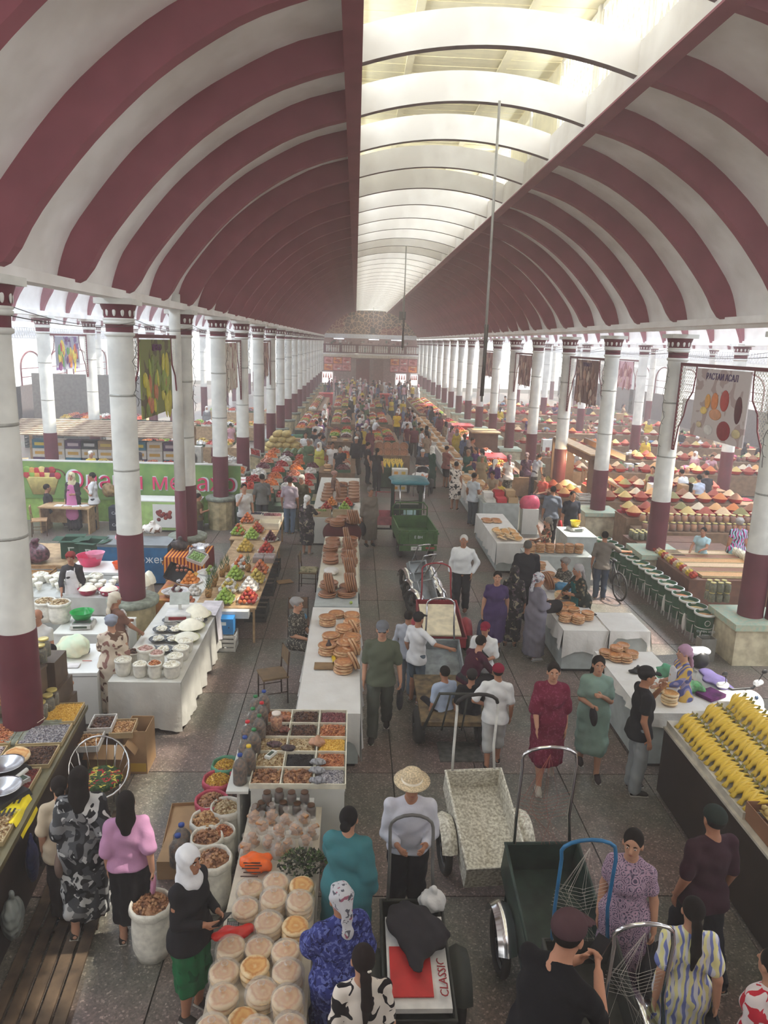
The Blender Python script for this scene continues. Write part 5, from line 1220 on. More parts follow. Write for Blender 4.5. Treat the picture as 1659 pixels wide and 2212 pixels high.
# ---- sacks on the floor
PINK,GRN = (206,84,106),(96,160,130)
SK = [(488,1650,YRAI,GRN,.17,.62,'green rimmed sack of yellow raisins'),(472,1682,YRAI,PINK,.185,.60,'pink sack of golden raisins at the front of the pair'),(520,1688,MRAI,PINK,.15,.56,'pink sack of dark red raisins behind the bottles'),
      (457,1727,WALN,PINK,.185,.58,'pink sack of walnuts'),(513,1722,DARKN,(140,70,78),.15,.5,'wine coloured sack of small dark nuts'),(447,1768,BROWN,None,.18,.56,'white sack of small brown nuts'),(512,1742,PIST,None,.175,.6,'white sack of grey pistachios'),
      (447,1806,WALN,None,.17,.55,'white sack of pale walnuts'),(498,1795,APRI,None,.14,.52,'white sack of red fruit with a plastic bag'),(443,1845,WALN,None,.15,.42,'low white sack of walnuts by the orange bag'),(482,1852,WALN,None,.19,.56,'front white sack heaped with walnuts'),(326,1950,WALN,None,.19,.55,'white sack of walnuts behind the woman in black')]
for i,(px,py,gm,rim,r,h,lab) in enumerate(SK):
 q = P(px,py,h); x = min(q.x,-1.30 - r * .2) if i not in (11,) else q.x; sack(lab,x,q.y,0,r * .92,h,gm,rim or (232,228,216),.016 if gm in (WALN,BROWN) else .009,n=110 if gm == WALN else 200,seed=i)
bms = bottle_meshes(.10,.36,DARKN,mat('cap_blue',(36,70,150),.4))
for i,(px,py) in enumerate([(392,1785),(384,1808)]): q = P(px,py,.55); bottle(f'big blue capped bottle on a box beside the sacks, {"far" if i == 0 else "near"} one',q.x,q.y,.22,bms,'bottles beside the sacks')
carton('brown carton standing on the floor under the blue capped bottles',*P(388,1850,0.05)[:2],0,.34,.6,.22,open_=False); carton('flattened brown carton leaning behind the raisin sacks',-1.95,7.75,0,.34,.8,.05,rz=.1)
# white plastic bag at the woman's feet
blob_bag('white plastic bag hanging at the corner of the bread table',*P(425,2120,.05),.13,.10,.42,mat('white_bag',(226,224,222),.35,alpha=.93,noise=.05,bump=.6),rz=.4)
# ---- left counter
A,B = Vector((-3.05,5.0,0)),Vector((-3.42,8.95,0)); cr = math.atan2(-(B.x - A.x),(B.y - A.y))
LC = Matrix.Rotation(cr,3,'Z'); LO = Vector(((A.x + B.x) / 2,(A.y + B.y) / 2,0))
def lc(u,v,z=0): return LO + LC @ Vector((-u,v,0)) + Vector((0,0,z))     # u = distance behind the front edge, v = along
t = thing('nut_counter','long dark fronted counter of trays of nuts at the left edge','counter',LO,cr)
MB().box((-.9,0,.44),(1.74,3.9,.88)).build('cabinet',mat('dark_brown_panel',(46,34,28),.45,noise=.1),t); MB().box((-.9,0,.91),(1.8,3.98,.06)).build('tabletop',mat('edge_olive',(112,104,72),.5,.2),t)
LF = [(.28,1.72,.50,.50,CORN,.009,'yellow kernel'),(.30,1.20,.52,.46,GREY,.010,'grey sunflower seed'),(.86,1.25,.46,.5,APRI,.014,'orange dried fruit'),(.30,.72,.5,.42,DARKN,.012,'black raisin'),(.88,.70,.5,.5,STRP,.014,'white striped seed'),(.34,.26,.46,.40,grain('red',[(120,46,40),(100,36,34),(140,60,50)],50),.009,'dark red berry'),
      (.92,.22,.5,.40,DARKN,.014,'brown nut'),(1.45,.95,.5,1.3,BROWN,.018,'shelled walnut'),(1.4,.18,.4,.4,APRI,.02,'dried apricot'),(.35,-.55,.55,.5,PIST,.013,'shelled pistachio'),(.35,-1.15,.55,.55,BROWN,.015,'brown almond'),(1.0,-.9,.6,1.1,BROWN,.016,'peeled walnut'),(.5,-1.75,.8,.5,WALN,.017,'whole hazelnut')]
for i,(u,v,w,l,gm,sz,nm) in enumerate(LF):
 tt = thing('nut_tray',f'tray of {nm}s on the dark left counter, {ordn(i)}','tray',lc(u,v,.94),cr); MB().tray((0,0,0),(w,l,.05),.01).build('tray_rim',mat('tray_tan',(196,174,130),.6),tt)
 stuff(ob('tray_fill',heap_mesh('fill',int(w * l / sz / sz * .42),gm,sz,(1.2,.7,.6),w / 2 - .012,l / 2 - .012,.045,seed=i),tt,(0,0,.035)))
tt = thing('fruit_box','black and white carton of dark berries at the far end of the counter','box',lc(.62,1.75,.97),cr); MB().tray((0,0,0),(.42,.5,.14),.012).build('box_wall',mat('box_black',(40,38,40),.5),tt); MB().tray((0,0,.10),(.44,.52,.06),.03,bottom=False).build('rim',WPANEL,tt); stuff(ob('berries',heap_mesh('fill',220,grain('berry',[(60,30,34),(80,40,42)],50),.012,(1,1,.8),.19,.23,.04,seed=3),tt,(0,0,.10)))
MB().box((-.05,-.265,.05),(.18,.004,.05)).build('label',WPANEL,tt)
o = ob('flatbread',loaf_me,None,lc(.42,.62,1.02),rot=(.15,.1,0)); o.scale = (1.25,) * 3; tag(o,'single round bread lying on black raisins at the left counter','bread')
for i,(px,py) in enumerate([(14,1668),(8,1718)]):
 t = thing('weighing_scale',f'steel bowl weighing scale on the left counter, {"far" if i == 0 else "near"} one','scale',P(px,py,1.0) - Vector((0,0,.04)),-.5); MB().box((0,0,.04),(.36,.34,.07),taper=1.1).build('scale_body',mat('scale_black',(50,50,52),.4),t)
 MB().lathe([(.0,.09),(.10,.095),(.18,.14),(.19,.15),(.17,.145),(.10,.105),(0,.10)],28,cap=False).build('steel_bowl',mat('steel',(200,200,202),.25,.9),t)
 if i == 0: k = MB(); k.box((.27,-.10,.05),(.16,.26,.05)); k.build('display_unit',mat('scale_grey',(190,188,184),.4),t); MB().box((.27,-.04,.078),(.12,.10,.004)).build('display',mat('lcd',(70,84,70)),t); MB().box((.27,-.16,.078),(.12,.10,.004)).build('keypad',mat('red_keys',(150,60,54)),t)
t = thing('cup','white cup with black inside next to the yellow bag','cup',P(70,1718,1.02) + Vector((0,0,0))); t.location = lc(.30,.02,.95); MB().lathe([(0,0),(.045,0),(.05,.09),(.044,.09),(.04,.02),(0,.02)],16,cap=False).build('cup_wall',WPANEL,t); MB().lathe([(.043,.07),(0,.07)],16,cap=False).build('drink',BLACK,t)
o = MB().tube([(0,0,0),(.12,.28,.03)],.025,10).build('paper_roll',WPANEL,None,lc(.36,.06,1.02)); tag(o,'white rolled paper standing beside the cup','paper roll')
t = thing('yellow_bag','yellow printed plastic bag draped over the counter edge','bag',lc(.06,-.28,.99),cr)
k = MB(); k.grid(lambda u,v: (-.30 + .36 * u,-.24 + .46 * v,.02 * math.sin(u * 9) * math.sin(v * 7) - (.22 * max(0,u - .8) * 4)),10,10); k.grid(lambda u,v: (-.30 + .36 * u,-.24 + .46 * v,-.01 + .02 * math.sin(u * 9) * math.sin(v * 7) - (.22 * max(0,u - .8) * 4)),10,10,flip=True); k.build('bag_sheet',mat('yellow_bag',(244,222,30),.35),t)
k = MB()
for i in range(10): k.box((-.06 - (i % 5) * .045,-.10 + (i // 5) * .2,.03 + .0),(.02,.12,.004))
for i in range(2): k.ball((-.20,-.12 + i * .22,.03),(.03,.035,.012),8,5)
k.build('print',mat('ink_black',(34,32,28),.6,noise=0),t)
for i,c in enumerate([(34,44,96),(36,34,36)]):
 o = blob_bag(['blue printed bag hung on the dark counter front','black bag with white handle hung on the counter front'][i],*lc(-.07,-.52 + i * .22,.35),.055,.11,.40,mat('hungbag%d' % i,c,.4,noise=.2,nscale=12),knot=True,rz=cr)
blob_bag('grey plastic carrier bag hanging low at the counter front',*lc(-.09,-1.15,.28),.09,.15,.34,mat('greybag',(120,126,124),.4,noise=.1),rz=cr)
# wooden duckboards on the floor in front of the counter
bw = MB().box((0,0,0),(.105,3.6,.03)).mesh('board',mat('duckboard',(92,74,56),.8,noise=.25,nscale=6)); t = thing('duckboard','worn brown slatted boards on the floor before the left counter','duckboard',lc(-.42,-.85,.0),cr)
for i in range(5): ob('board',bw,t,(-.27 + i * .135,0,.045))
bb = MB().box((0,0,0),(.66,.06,.03)).mesh('bearer',mat('duckboard',(92,74,56)))
for j in (-1.5,0,1.5): ob('bearer',bb,t,(0,j,.016))
# jar tower on a brown shelf rack
t = thing('shelf_rack','dark stepped rack with nuts behind the jar tower','rack',(-4.35,8.75,0)); MB().box((0,0,.55),(.9,.5,1.1)).build('rack_body',mat('rack_brown',(92,76,60),.6),t); MB().box((0,-.05,1.12),(1.0,.6,.04)).build('shelf',mat('rack_brown2',(120,100,80),.6),t); MB().box((0,.05,1.50),(.9,.4,.03)).build('shelf',mat('rack_brown2',(120,100,80)),t); MB().box((-.42,.05,1.3),(.03,.4,.4)).build('upright',mat('rack_brown2',(120,100,80)),t); MB().box((.42,.05,1.3),(.03,.4,.4)).build('upright',mat('rack_brown2',(120,100,80)),t)
stuff(ob('nut_fill',heap_mesh('fill',260,BROWN,.015,(1,1,.8),.4,.2,.05,seed=9),t,(0,-.05,1.16)))
m1 = jar_meshes(.085,.24,grain('herb',[(96,84,60),(120,104,74),(76,66,50)],40),mat('lid_gold',(206,190,120),.35,.3)); m2 = jar_meshes(.085,.24,GR['herb'],mat('lid_red',(186,44,52),.4)); n = 0
for (px,py,z,rd) in [(67,1418,1.56,1),(87,1412,1.56,0),(95,1398,1.60,0),(78,1458,1.18,0),(98,1450,1.2,0),(106,1440,1.22,0),(83,1490,1.0,0),(100,1478,1.02,0),(110,1470,1.04,0),(70,1505,.98,0),(88,1535,.97,0),(104,1520,.97,0),(113,1508,.97,0)]:
 q = P(px,py,z + .12); jar(f'jar of dried herbs with {"red" if rd else "gold"} lid, {ordn(n)} of the tower at the left',q.x,q.y,z,m2 if rd else m1,'jar tower at the left counter'); n += 1
t = thing('jar_shelf','stepped dark stand carrying the tower of herb jars','stand',(-3.95,8.95,0)); MB().box((0,0,.45),(.45,.9,.92)).build('lower_step',mat('rack_brown',(92,76,60)),t); MB().box((-.02,.12,1.05),(.42,.6,.24)).build('middle_step',mat('rack_brown',(92,76,60)),t); MB().box((-.06,.2,1.35),(.40,.4,.36)).build('upper_step',mat('rack_brown',(92,76,60)),t)
for i,(px,py,c) in enumerate([(40,1422,(226,220,214)),(14,1420,(196,170,70))]): carton(['small white printed box with a fruit picture on the rack','small yellow tin box on the rack'][i],*P(px,py,1.58),.16,.10,.16,c,open_=False,printc=[((150,60,60) if i == 0 else (90,80,40),0,.3,.4,.3)])
for i,(px,py,s_) in enumerate([(45,1505,.16),(15,1530,.15),(52,1490,.12)]): blob_bag(f'clear bag of brown nuts, {ordn(i)} beside the jar stand',*P(px,py,.98),s_,s_ * .8,.14,mat('nutbag%d' % i,(176,136,104),.2,alpha=.88,noise=.3,nscale=30,bump=.5))
k = MB(); q = P(50,1560,.99); k.tube([q + Vector(v) for v in ((-.1,.3,.05),(-.02,.1,.05),(.1,-.05,.06),(.22,-.1,.05),(.26,.02,.05),(.16,.1,.05),(.0,.02,.05),(-.15,.05,.04))],.006,5); tag(k.build('power_cord',mat('cord_white',(230,214,200))),'thin white power cord looping over the dried fruit','cord')
# cartons of nuts stacked behind the chair
carton('big open brown carton with flaps under the nut boxes',-3.12,8.88,0,.5,.42,.52,flaps=-.9); carton('tall brown carton with yellow print beside the nut boxes',-2.80,9.05,0,.30,.42,.62,printc=[((206,170,70),0,.15,.9,.2)])
for i,(x,y,z,c) in enumerate([(-3.26,9.0,.60,(232,230,226)),(-3.30,8.62,.56,(230,228,224)),(-2.98,8.98,.545,(196,170,130))]):
 tt = thing('nut_box',f'shallow {"white" if c[0] > 220 else "tan"} box of shelled nuts on the cartons, {ordn(i)}','box',(x,y,z),cr); MB().tray((0,0,0),(.30,.38,.08),.012).build('box_wall',mat('nb%d' % i,c,.6),tt); stuff(ob('nuts',heap_mesh('fill',160,BROWN if i != 0 else DARKN,.014,(1,.8,.7),.13,.17,.03,seed=i + 40),tt,(0,0,.05)))
# round steel chair with a flowered cushion
t = thing('papasan_chair','round chrome wire chair with red and green flowered cushion','chair',(-2.98,8.02,0),.4); CH = mat('chrome',(214,214,216),.15,1.0,noise=0)
k = MB(); n = 26; k.tube([(.34 * math.cos(a),.34 * math.sin(a),.62 + .22 * math.sin(a)) for a in [2 * pi * i / n for i in range(n)]],.012,8,closed=True); k.build('hoop',CH,t)
for i in range(9): a = pi * i / 8; MB().tube([(.34 * math.cos(a),.34 * math.sin(a),.62 + .22 * math.sin(a)),(.22 * math.cos(a),.2 * math.sin(a),.42)],.005,5).build('spoke',CH,t)
for a in (.8,2.4,3.9,5.5): MB().tube([(.3 * math.cos(a),.3 * math.sin(a),.6 + .2 * math.sin(a)),(.22 * math.cos(a),.22 * math.sin(a),0)],.011,6).build('leg',CH,t)
k = MB().lathe([(0,.40),(.22,.40),(.27,.44),(.24,.49),(0,.47)],20,cap=False); k.build('cushion',mat_print('floral_cushion',(60,84,50),[(176,40,54),(206,190,90),(40,60,36)],'blotch',11,.58),t)
# ================================================================ left side stalls
FRZW = mat('freezer_white',(232,232,228),.35,noise=.02)
def freezer(label,x,y,w,l,h,rz=0,body=FRZW,lidm=None,sub=None):
 t = thing('chest_freezer',label,'freezer',(x,y,0),rz); MB().box((0,0,h / 2 + .02),(w,l,h - .06)).build('cabinet',body,t); MB().box((0,0,h),(w + .02,l + .02,.05)).build('lid',lidm or FRZW,t); MB().box((0,0,h - .035),(w + .004,l + .004,.01)).build('seal',mat('seal',(140,140,140)),t)
 fm = MB().box((0,0,.02),(.05,.05,.04)).mesh('foot',mat('seal',(140,140,140)))
 for a in (-1,1):
  for b in (-1,1): ob('foot',fm,t,(a * (w / 2 - .06),b * (l / 2 - .06),0))
 return t
freezer('white chest freezer beside the herb jars',-4.02,10.55,.62,1.05,.85,.06)
t = thing('notebook','open paper notebook on the near white freezer','notebook',P(155,1438,.885),.1); MB().box((0,0,.004),(.22,.16,.012)).build('pages',mat('paper',(236,232,232),.8),t)
o = blob_bag('pale green cheesecloth draped over a tall pot on the freezer',*P(160,1415,.88),.24,.22,.30,mat('muslin',(206,226,200),.85,noise=.1,nscale=5,col2=(232,226,196)),'cloth',knot=False,name='cloth_cover'); blob_bag('black fabric pouch on the near white freezer',*P(182,1410,.88),.09,.08,.10,mat('pouch',(40,42,46),.6),'bag')
t = thing('pen','red pen on the near white freezer','pen',P(178,1428,.88)); MB().tube([(0,0,.006),(.14,0,.006)],.005,6).build('barrel',mat('red_bag2',(200,60,50)),t)
# ---- white kiosk table with curd balls
KX0,KX1,KY0,KY1 = -3.46,-2.44,9.9,13.2
counter_box('market_table','long table under white cloth with curd balls and flour','table',KX0,KX1,KY0,KY1,.80,WPANEL)
cloth('white shiny sheet over the long curd table reaching near the floor',KX0,KX1,KY0,KY1,.80,(.7,.74,.76,.5),mat('white_sheet',(222,220,212),.4,noise=.06,nscale=3,bump=.5,bscale=5,bdist=.04),.03)
plate = MB().lathe([(0,0),(.07,0),(.13,.02),(.155,.028),(.15,.032),(.10,.012),(0,.010)],20,cap=False).mesh('plate',mat('black_plate',(44,46,48),.35)); n = 0
for i in range(4):
 for j in range(3):
  x,y = KX0 + .28 + j * .24 + (.05 if i % 2 else 0),10.95 + i * .42; t = thing('plate',f'black plate of white curd balls, {ordn(n)} on the curd table','plate',(x,y,.81 + .02),0,'black plates of curd'); ob('dish',plate,t); stuff(ob('curd_balls',heap_mesh('fill',34,CURD,.022,(1,1,1),.095,.095,.035,True,seed=n),t,(0,0,.02))); n += 1
for i,(dx,dy,r,h,gm,lab) in enumerate([(.14,.18,.13,.24,CURD,'white bag of curd at the near left corner'),(.40,.12,.11,.20,CURD,'small bag of round curds at the near edge'),(.62,.10,.11,.22,APRI,'tan bag of dried fruit at the near edge'),(.86,.12,.13,.20,CURD,'white bag of curd at the near right corner'),(.84,.42,.13,.20,CURD,'second white bag of curd on the right edge'),(.86,.72,.13,.2,CURD,'third white bag of curd on the right edge'),(.86,1.02,.13,.19,CURD,'fourth white bag of curd on the right edge'),(.40,.45,.14,.3,grain('pinkish',[(206,170,160),(190,150,140)],30),'clear bag of pink grains standing upright'),(.58,.38,.12,.26,GR['pinkish'],'second clear bag of pink grains'),(.16,.62,.11,.16,DARKN,'dark bag of dates near the left edge')]):
 sack(lab + ' of the curd table',KX0 + dx,KY0 + dy + .06,.81,r * .85,h,gm,piece=.012,n=60,dome=.05,cat='bag',seed=i)
for i,(dx,dy,r,h) in enumerate([(.78,1.5,.22,.10),(.74,2.0,.24,.14),(.72,2.55,.26,.2)]):
 t = thing('flour_bowl',f'wide bowl heaped with cream flour, {ordn(i)} along the curd table','bowl',(KX0 + dx,KY0 + dy,.812)); MB().lathe([(0,0),(r * .7,0),(r,.06),(r * 1.02,.065),(r * .9,.05),(0,.01)],24,cap=False).build('bowl_wall',mat('bowl_green',(176,214,176) if i else (222,220,170),.4),t); k = MB().lathe([(r * .94,.05),(r * .7,.05 + h * .45),(r * .35,.05 + h * .85),(0,.05 + h)],20,cap=False,wob=.05); stuff(k.build('flour',FLOUR,t))
cloth('lilac edged white cloth hanging at the far corner of the curd table',KX1 - .30,KX1 + .02,12.5,13.25,.83,(0,.55,0,.2),mat('lilac_cloth',(226,220,226),.8),.04)
t = thing('weighing_scale','large shop scale with printed steel tray on the curd table','scale',(-3.02,12.35,.81),.1); MB().box((0,0,.07),(.42,.42,.14),taper=1.1).build('scale_body',mat('scale_white',(226,224,220),.4),t); MB().box((0,-.20,.10),(.30,.06,.05)).build('red_band',mat('scale_red',(150,40,50),.4),t); MB().box((0,.14,.34),(.34,.03,.22),rot=Matrix.Rotation(-.6,3,'X')).build('display',mat('lcd_light',(190,196,190),.3),t); MB().box((0,.14,.22),(.05,.05,.2)).build('post',WPANEL,t)
t = thing('green_bowl','bright green basin on the scale by the freezer','basin',P(178,1335,.98)); ob('basin_wall',bowl_me('basin',.19,.12,mat('green_plastic',(36,176,84),.3)),t); scale_('grey shop scale under the bright green basin',*P(180,1352,.86),.1,bowl=False)
for i,(px,py) in enumerate([(100,1335),(130,1338)]): sack(f'white sack of nuts with open top behind the freezer, {"left" if i == 0 else "right"} one',*P(px,py,.9)[:2],.40,.17,.5,PIST,piece=.02,n=90,seed=i + 20)
counter_box('market_table','low table behind the freezer holding nut sacks and the green basin','table',-4.9,-3.75,11.5,12.3,.86,WPANEL)
for o_ in list(bpy.data.objects):
 if o_.name.startswith('open_sack') and o_.get('label','').startswith('white sack of nuts with open top'): o_.location.z = .865; o_.scale = (1,1,.7)
# ---- table of flour cones behind
counter_box('market_table','grey draped table of white curd cones and red bowls','table',-6.6,-4.05,13.4,14.45,.80,mat('greyt',(170,172,166))); cloth('pale grey cloth with dark squares over the curd cone table',-6.6,-4.05,13.4,14.45,.80,(.3,.3,.34,.1),mat('grey_cloth',(196,196,190),.7,noise=.05),.02)
cone = MB().lathe([(0,.0),(.03,.01),(.07,.12),(.078,.15),(.06,.16),(0,.18)],14,cap=False,wob=.06).mesh('curd_cone',CURD); n = 0
for i in range(10):
 for j in range(3):
  if rnd.random() < .93: tag(ob('curd_bag',cone,None,(-6.4 + i * .19,13.72 + j * .22,.82),rnd.random() * 6),'small white bag of curd standing in rows on the grey table','bag','curd bags on the grey table'); n += 1
for i in range(4): sack(f'round white bag of curd balls on the grey table, {ordn(i)} from the left',-6.2 + i * .36,14.25,.82,.13,.16,CURD,piece=.014,n=60,dome=.05,cat='bag',seed=i + 60)
for i in range(3):
 t = thing('flour_bowl',f'crimson bowl heaped with white flour, {ordn(i)} from the left','bowl',(-5.05 + i * .40,13.60,.81)); ob('bowl_wall',bowl_me('bowl',.185,.11,mat('crimson',(196,34,84),.3)),t)
 if i:
  for j in range(10): a = j * .63; MB().ball((.172 * math.cos(a),.172 * math.sin(a),.06),(.022,.022,.022),8,5).build('dot',WPANEL,t)
 stuff(MB().lathe([(.175,.09),(.14,.13),(.07,.17),(0,.185)],18,cap=False,wob=.05).build('flour',FLOUR,t))
for i in range(3): t = thing('flour_mound',f'white mound of flour under plastic, {ordn(i)} near the round plinth','flour',(-4.22 + .07 * i,14.0 + i * .16,.815)); stuff(MB().lathe([(.14,0),(.12,.10),(.06,.22),(0,.26)],16,cap=False,wob=.06).build('flour',FLOUR,t))
scale_('blue topped scale on the grey curd table',-4.75,14.1,.81,.1,(90,100,140),False,.9)
freezer('white chest freezer behind the woman in the red hat',-5.25,15.1,1.3,.8,.86);
t = thing('basin','big pink basin on the far white freezer','basin',(-5.55,15.2,.89)); ob('basin_wall',bowl_me('basin',.27,.22,mat('hot_pink',(232,60,110),.3)),t); t = thing('basin','pale pink basin nested on the big pink basin','basin',(-5.42,15.15,1.06)); ob('basin_wall',bowl_me('basin',.19,.12,mat('pale_pink',(240,150,180),.3)),t)
t = thing('basin','orange bowl on the far white freezer','basin',(-4.85,15.0,.89)); ob('basin_wall',bowl_me('basin',.17,.13,mat('orange_plastic',(236,96,30),.3)),t)
t = freezer('blue fronted chest freezer with white lettering',-5.05,16.9,1.6,.8,.95,0,mat('freezer_blue',(36,104,150),.4),mat('freezer_grey',(110,116,118),.4))
tm = text_mesh('мороженое',.24); tm.materials.append(mat('letter_white',(220,226,230),noise=0)); ob('lettering',tm,t,(.35,-.405,.62),rot=(pi / 2,.0,0))
counter_box('market_table','wooden trestle table with cartons left of the blue freezer','table',-7.9,-6.0,16.2,18.0,.55,WOOD,legs=True)
GCR = (34,74,52)
for i,(x,y,z) in enumerate([(-6.55,16.9,.56),(-6.05,16.75,.56)]): carton(f'dark green carton with a white cherry mark, {"left" if i == 0 else "right"} one',x,y,z,.46,.40,.42,GCR,.12 - i * .3,flaps=.1,printc=[((200,214,206),0,.62,.3,.06),((200,214,206),-.1,.5,.06,.2),((200,214,206),0,.3,.4,.05)])
blob_bag('clear sack of purple red onions on the trestle table',-7.25,16.4,.56,.34,.28,.38,mat('onion_bag',(110,66,76),.3,noise=.4,nscale=16,bump=.6),name='onion_sack'); blob_bag('pale brown jute sack half open by the blue freezer',-5.95,16.2,.35,.28,.2,.3,mat('jute',(176,150,120),.8,bump=.4),name='jute_sack')
for i in range(3): crate(f'brown wooden pallet crate stacked under the onion sack, {ordn(i)} from the floor',-7.2,16.0,.0 + i * .17,1.0,.5,.16,(196,156,108),slat=2)
blob_bag('pink box wrapped in film on the blue freezer',-5.35,16.8,.98,.18,.14,.16,mat('pinkwrap',(226,150,164),.3),'box',knot=False,name='wrapped_box'); blob_bag('white bag with brown mushrooms behind the near column',-4.9,17.6,.98,.26,.2,.2,mat_print('mushbag',(226,220,212),[(130,100,80)],'blotch',8,.6))
for i in range(3): carton(f'blue and white fruit carton behind the green cartons, {ordn(i)} from the left',-6.2 + i * .55,17.9,.5,.5,.36,.22,(60,110,136) if i != 1 else (206,200,190),printc=[((226,226,220),0,.5,.5,.3)])
counter_box('market_table','low bench carrying the blue and white fruit cartons','table',-6.6,-4.8,17.6,18.2,.5,WOOD,legs=True)
# ---- office desk and fruit banner wall
t = thing('desk','wooden office desk with papers before the green banner','desk',(-8.3,21.3,0),-.05); MB().box((0,0,.76),(1.5,.75,.04)).build('desktop',WOOD,t)
for sx in (-1,1): MB().box((sx * .70,0,.37),(.04,.7,.74)).build('side_panel',WOOD,t)
MB().box((0,.25,.45),(1.36,.03,.55)).build('modesty_panel',WOOD,t)
for i in range(4): t = thing('paper_sheet',f'loose white paper on the office desk, {ordn(i)} from the left','paper',(-8.55 + i * .24,21.2 + .06 * (i % 2),.785),.2 * i); MB().box((0,0,0),(.21,.28,.004)).build('sheet',mat('paper',(236,232,232)),t)
chair('wooden office chair under the man in black at the desk',-8.95,20.75,1.9,(190,150,110),(120,90,60))
BY = 22.4
bn = thing('shop_banner','long green banner with a fruit basket and pink Tajik lettering','banner',(-6.9,BY,0)); MB().box((0,0,1.30),(6.9,.05,1.15)).build('panel',mat('banner_green',(130,162,88),.5,noise=.25,nscale=2,col2=(104,142,78)),bn); MB().box((0,0,1.90),(7.0,.07,.05)).build('top_rail',WPANEL,bn); MB().box((0,.03,.40),(6.9,.04,.75)).build('lower_panel',mat('banner_lower',(150,186,90),.6),bn)
MB().lathe([(.0,0),(.32,0),(.50,.52),(.52,.55),(.0,.5)],20,cap=False,sy=.06).build('printed_basket',mat('basket_yellow',(222,206,130),.6),bn).location = (-2.55,-.035,.85)
r2 = random.Random(3)
for i in range(13): c = [(190,60,66),(150,190,90),(226,170,90),(206,60,70),(236,214,140),(130,40,70)][i % 6]; MB().ball((-3.0 + i % 7 * .15,-.04,1.44 + .13 * (i // 7) + r2.uniform(0,.05)),(.12,.02,.11),10,6).build('printed_fruit',mat('pf%d' % (i % 6),c,.5),bn)
MB().tube([(-2.15 + .28 * math.cos(a),-.04,1.45 + .2 * math.sin(a)) for a in [pi * .1 * i for i in range(9)]],.02,6).build('printed_handle',mat('brown_handle',(110,70,50)),bn)
for s_,off,y_,mm in (('Олами меваҳо',0,-.045,mat('letter_white',(220,226,230),noise=0)),('Олами меваҳо',0,-.062,mat('letter_pink',(214,44,100),.5,noise=0))):
 tm = text_mesh(s_,.72,extrude=.006); tm.materials.append(mm)
 o = ob('lettering',tm,bn,(.75 + off,y_,1.30),rot=(pi / 2,0,0)); o.scale = (1.0,1.0,1) if mm.name != 'letter_white' else (1.03,1.14,1)
counter_box('shop_counter','white topped shop counter with printed fruit panels under the banner','counter',-6.5,-4.52,21.35,22.1,.95,mat('counter_green',(168,200,120),.5,noise=.1),WPANEL)
for i,(x,c) in enumerate([(-5.55,(120,44,48)),(-4.75,(186,120,60))]):
 t = thing('picture_panel',f'white framed {["dark berry", "mixed fruit"][i]} picture on the counter front','sign',(x,21.33,.5)); MB().box((0,0,0),(.66,.02,.7)).build('panel',WPANEL,t)
 for j in range(16): MB().ball((r2.uniform(-.2,.2),-.015,r2.uniform(-.15,.15)),(.06,.01,.06),8,5).build('printed_fruit',mat('pic%d_%d' % (i,j % 3),(c[0] + 20 * (j % 3),c[1] + 10 * (j % 3),c[2])),t)
t = thing('basket','flat wicker basket on the white shop counter','basket',(-5.0,21.7,.95)); ob('basket_wall',bowl_me('b',.26,.10,mat('wicker',(176,120,80),.7,noise=.3,nscale=30,bump=.5)),t)
t = thing('gift_basket','wicker gift basket under a clear dome on the shop counter','basket',(-4.72,21.7,.95)); ob('basket_wall',bowl_me('b',.2,.09,mat('wicker',(176,120,80))),t); MB().lathe([(.2,.08),(.18,.2),(.1,.28),(0,.30)],18,cap=False).build('film_dome',CLEAR,t)
for i in range(2): carton(f'black fruit carton with white lettering by the shop counter, {"lower" if i == 0 else "upper"} one',-6.9,21.6,i * .36,.6,.4,.35,(38,44,58),open_=False,text=('Carnaval',.12,(200,204,210)))
blob_bag('pineapple and melon display in front of the banner',-7.35,22.0,.9,.2,.15,.4,mat('melonish',(170,140,96),.6,noise=.3),'fruit',knot=False,name='melon')
# behind the banner: crimson cloth stall, boxes, timber top shed
counter_box('market_table','stall table behind the banner with bags of greens','table',-9.5,-4.5,24.2,25.4,.85,WOOD); cloth('crimson cloth over the stall behind the banner',-8.1,-4.9,24.15,25.4,.9,(.5,.5,.7,.2),mat('crimson_cloth',(148,30,56),.8),.04); cloth('white cloth with big red petals behind the banner',-4.85,-3.5,24.2,25.2,1.0,(.3,.4,.8,.2),mat_print('petals',(232,220,216),[(190,60,80)],'blotch',2.6,.6),.05)
counter_box('market_table','small stand under the petal printed cloth','table',-4.8,-3.55,24.25,25.15,.98,WOOD,legs=True)
for i in range(7): blob_bag(f'bulging {["pink", "white", "yellow"][i % 3]} mesh bag on the crimson stall, {ordn(i)} from the left',-8.4 + i * .42,24.9 + .12 * (i % 2),.92,.22,.18,.32,mat('meshbag%d' % (i % 3),[(150,90,110),(222,220,212),(206,190,100)][i % 3],.5,noise=.3,nscale=16),seed=i)
CB = [((176,146,106),(214,190,90)),((60,58,66),(200,190,170)),((46,116,140),(222,200,80)),((222,216,206),(206,160,60)),((84,50,92),(206,190,200)),((44,44,48),(206,206,206))]
n = 0
for c in range(9):
 for r in range(5):
  b = CB[(c * 3 + r * 5 + c * r) % 6]; carton(f'printed carton in the far left box wall, {ORD[c]} column, {ORD[r]} from the floor'.replace('nearest','first'),-12.0 + c * .62,28.6,r * .34,.58,.42,.33,b[0],rnd.uniform(-.03,.03),group='wall of banana cartons at the left',open_=False,printc=[(b[1],0,.5,.7,.35)])
t = thing('timber_deck','shed roof of worn pale planks above the wall of boxes','roof',(-9.8,29.0,0));
pm_ = MB().box((0,0,0),(7.0,.30,.05)).mesh('plank',mat('old_plank',(176,158,136),.8,noise=.3,nscale=3,col2=(120,96,78)))
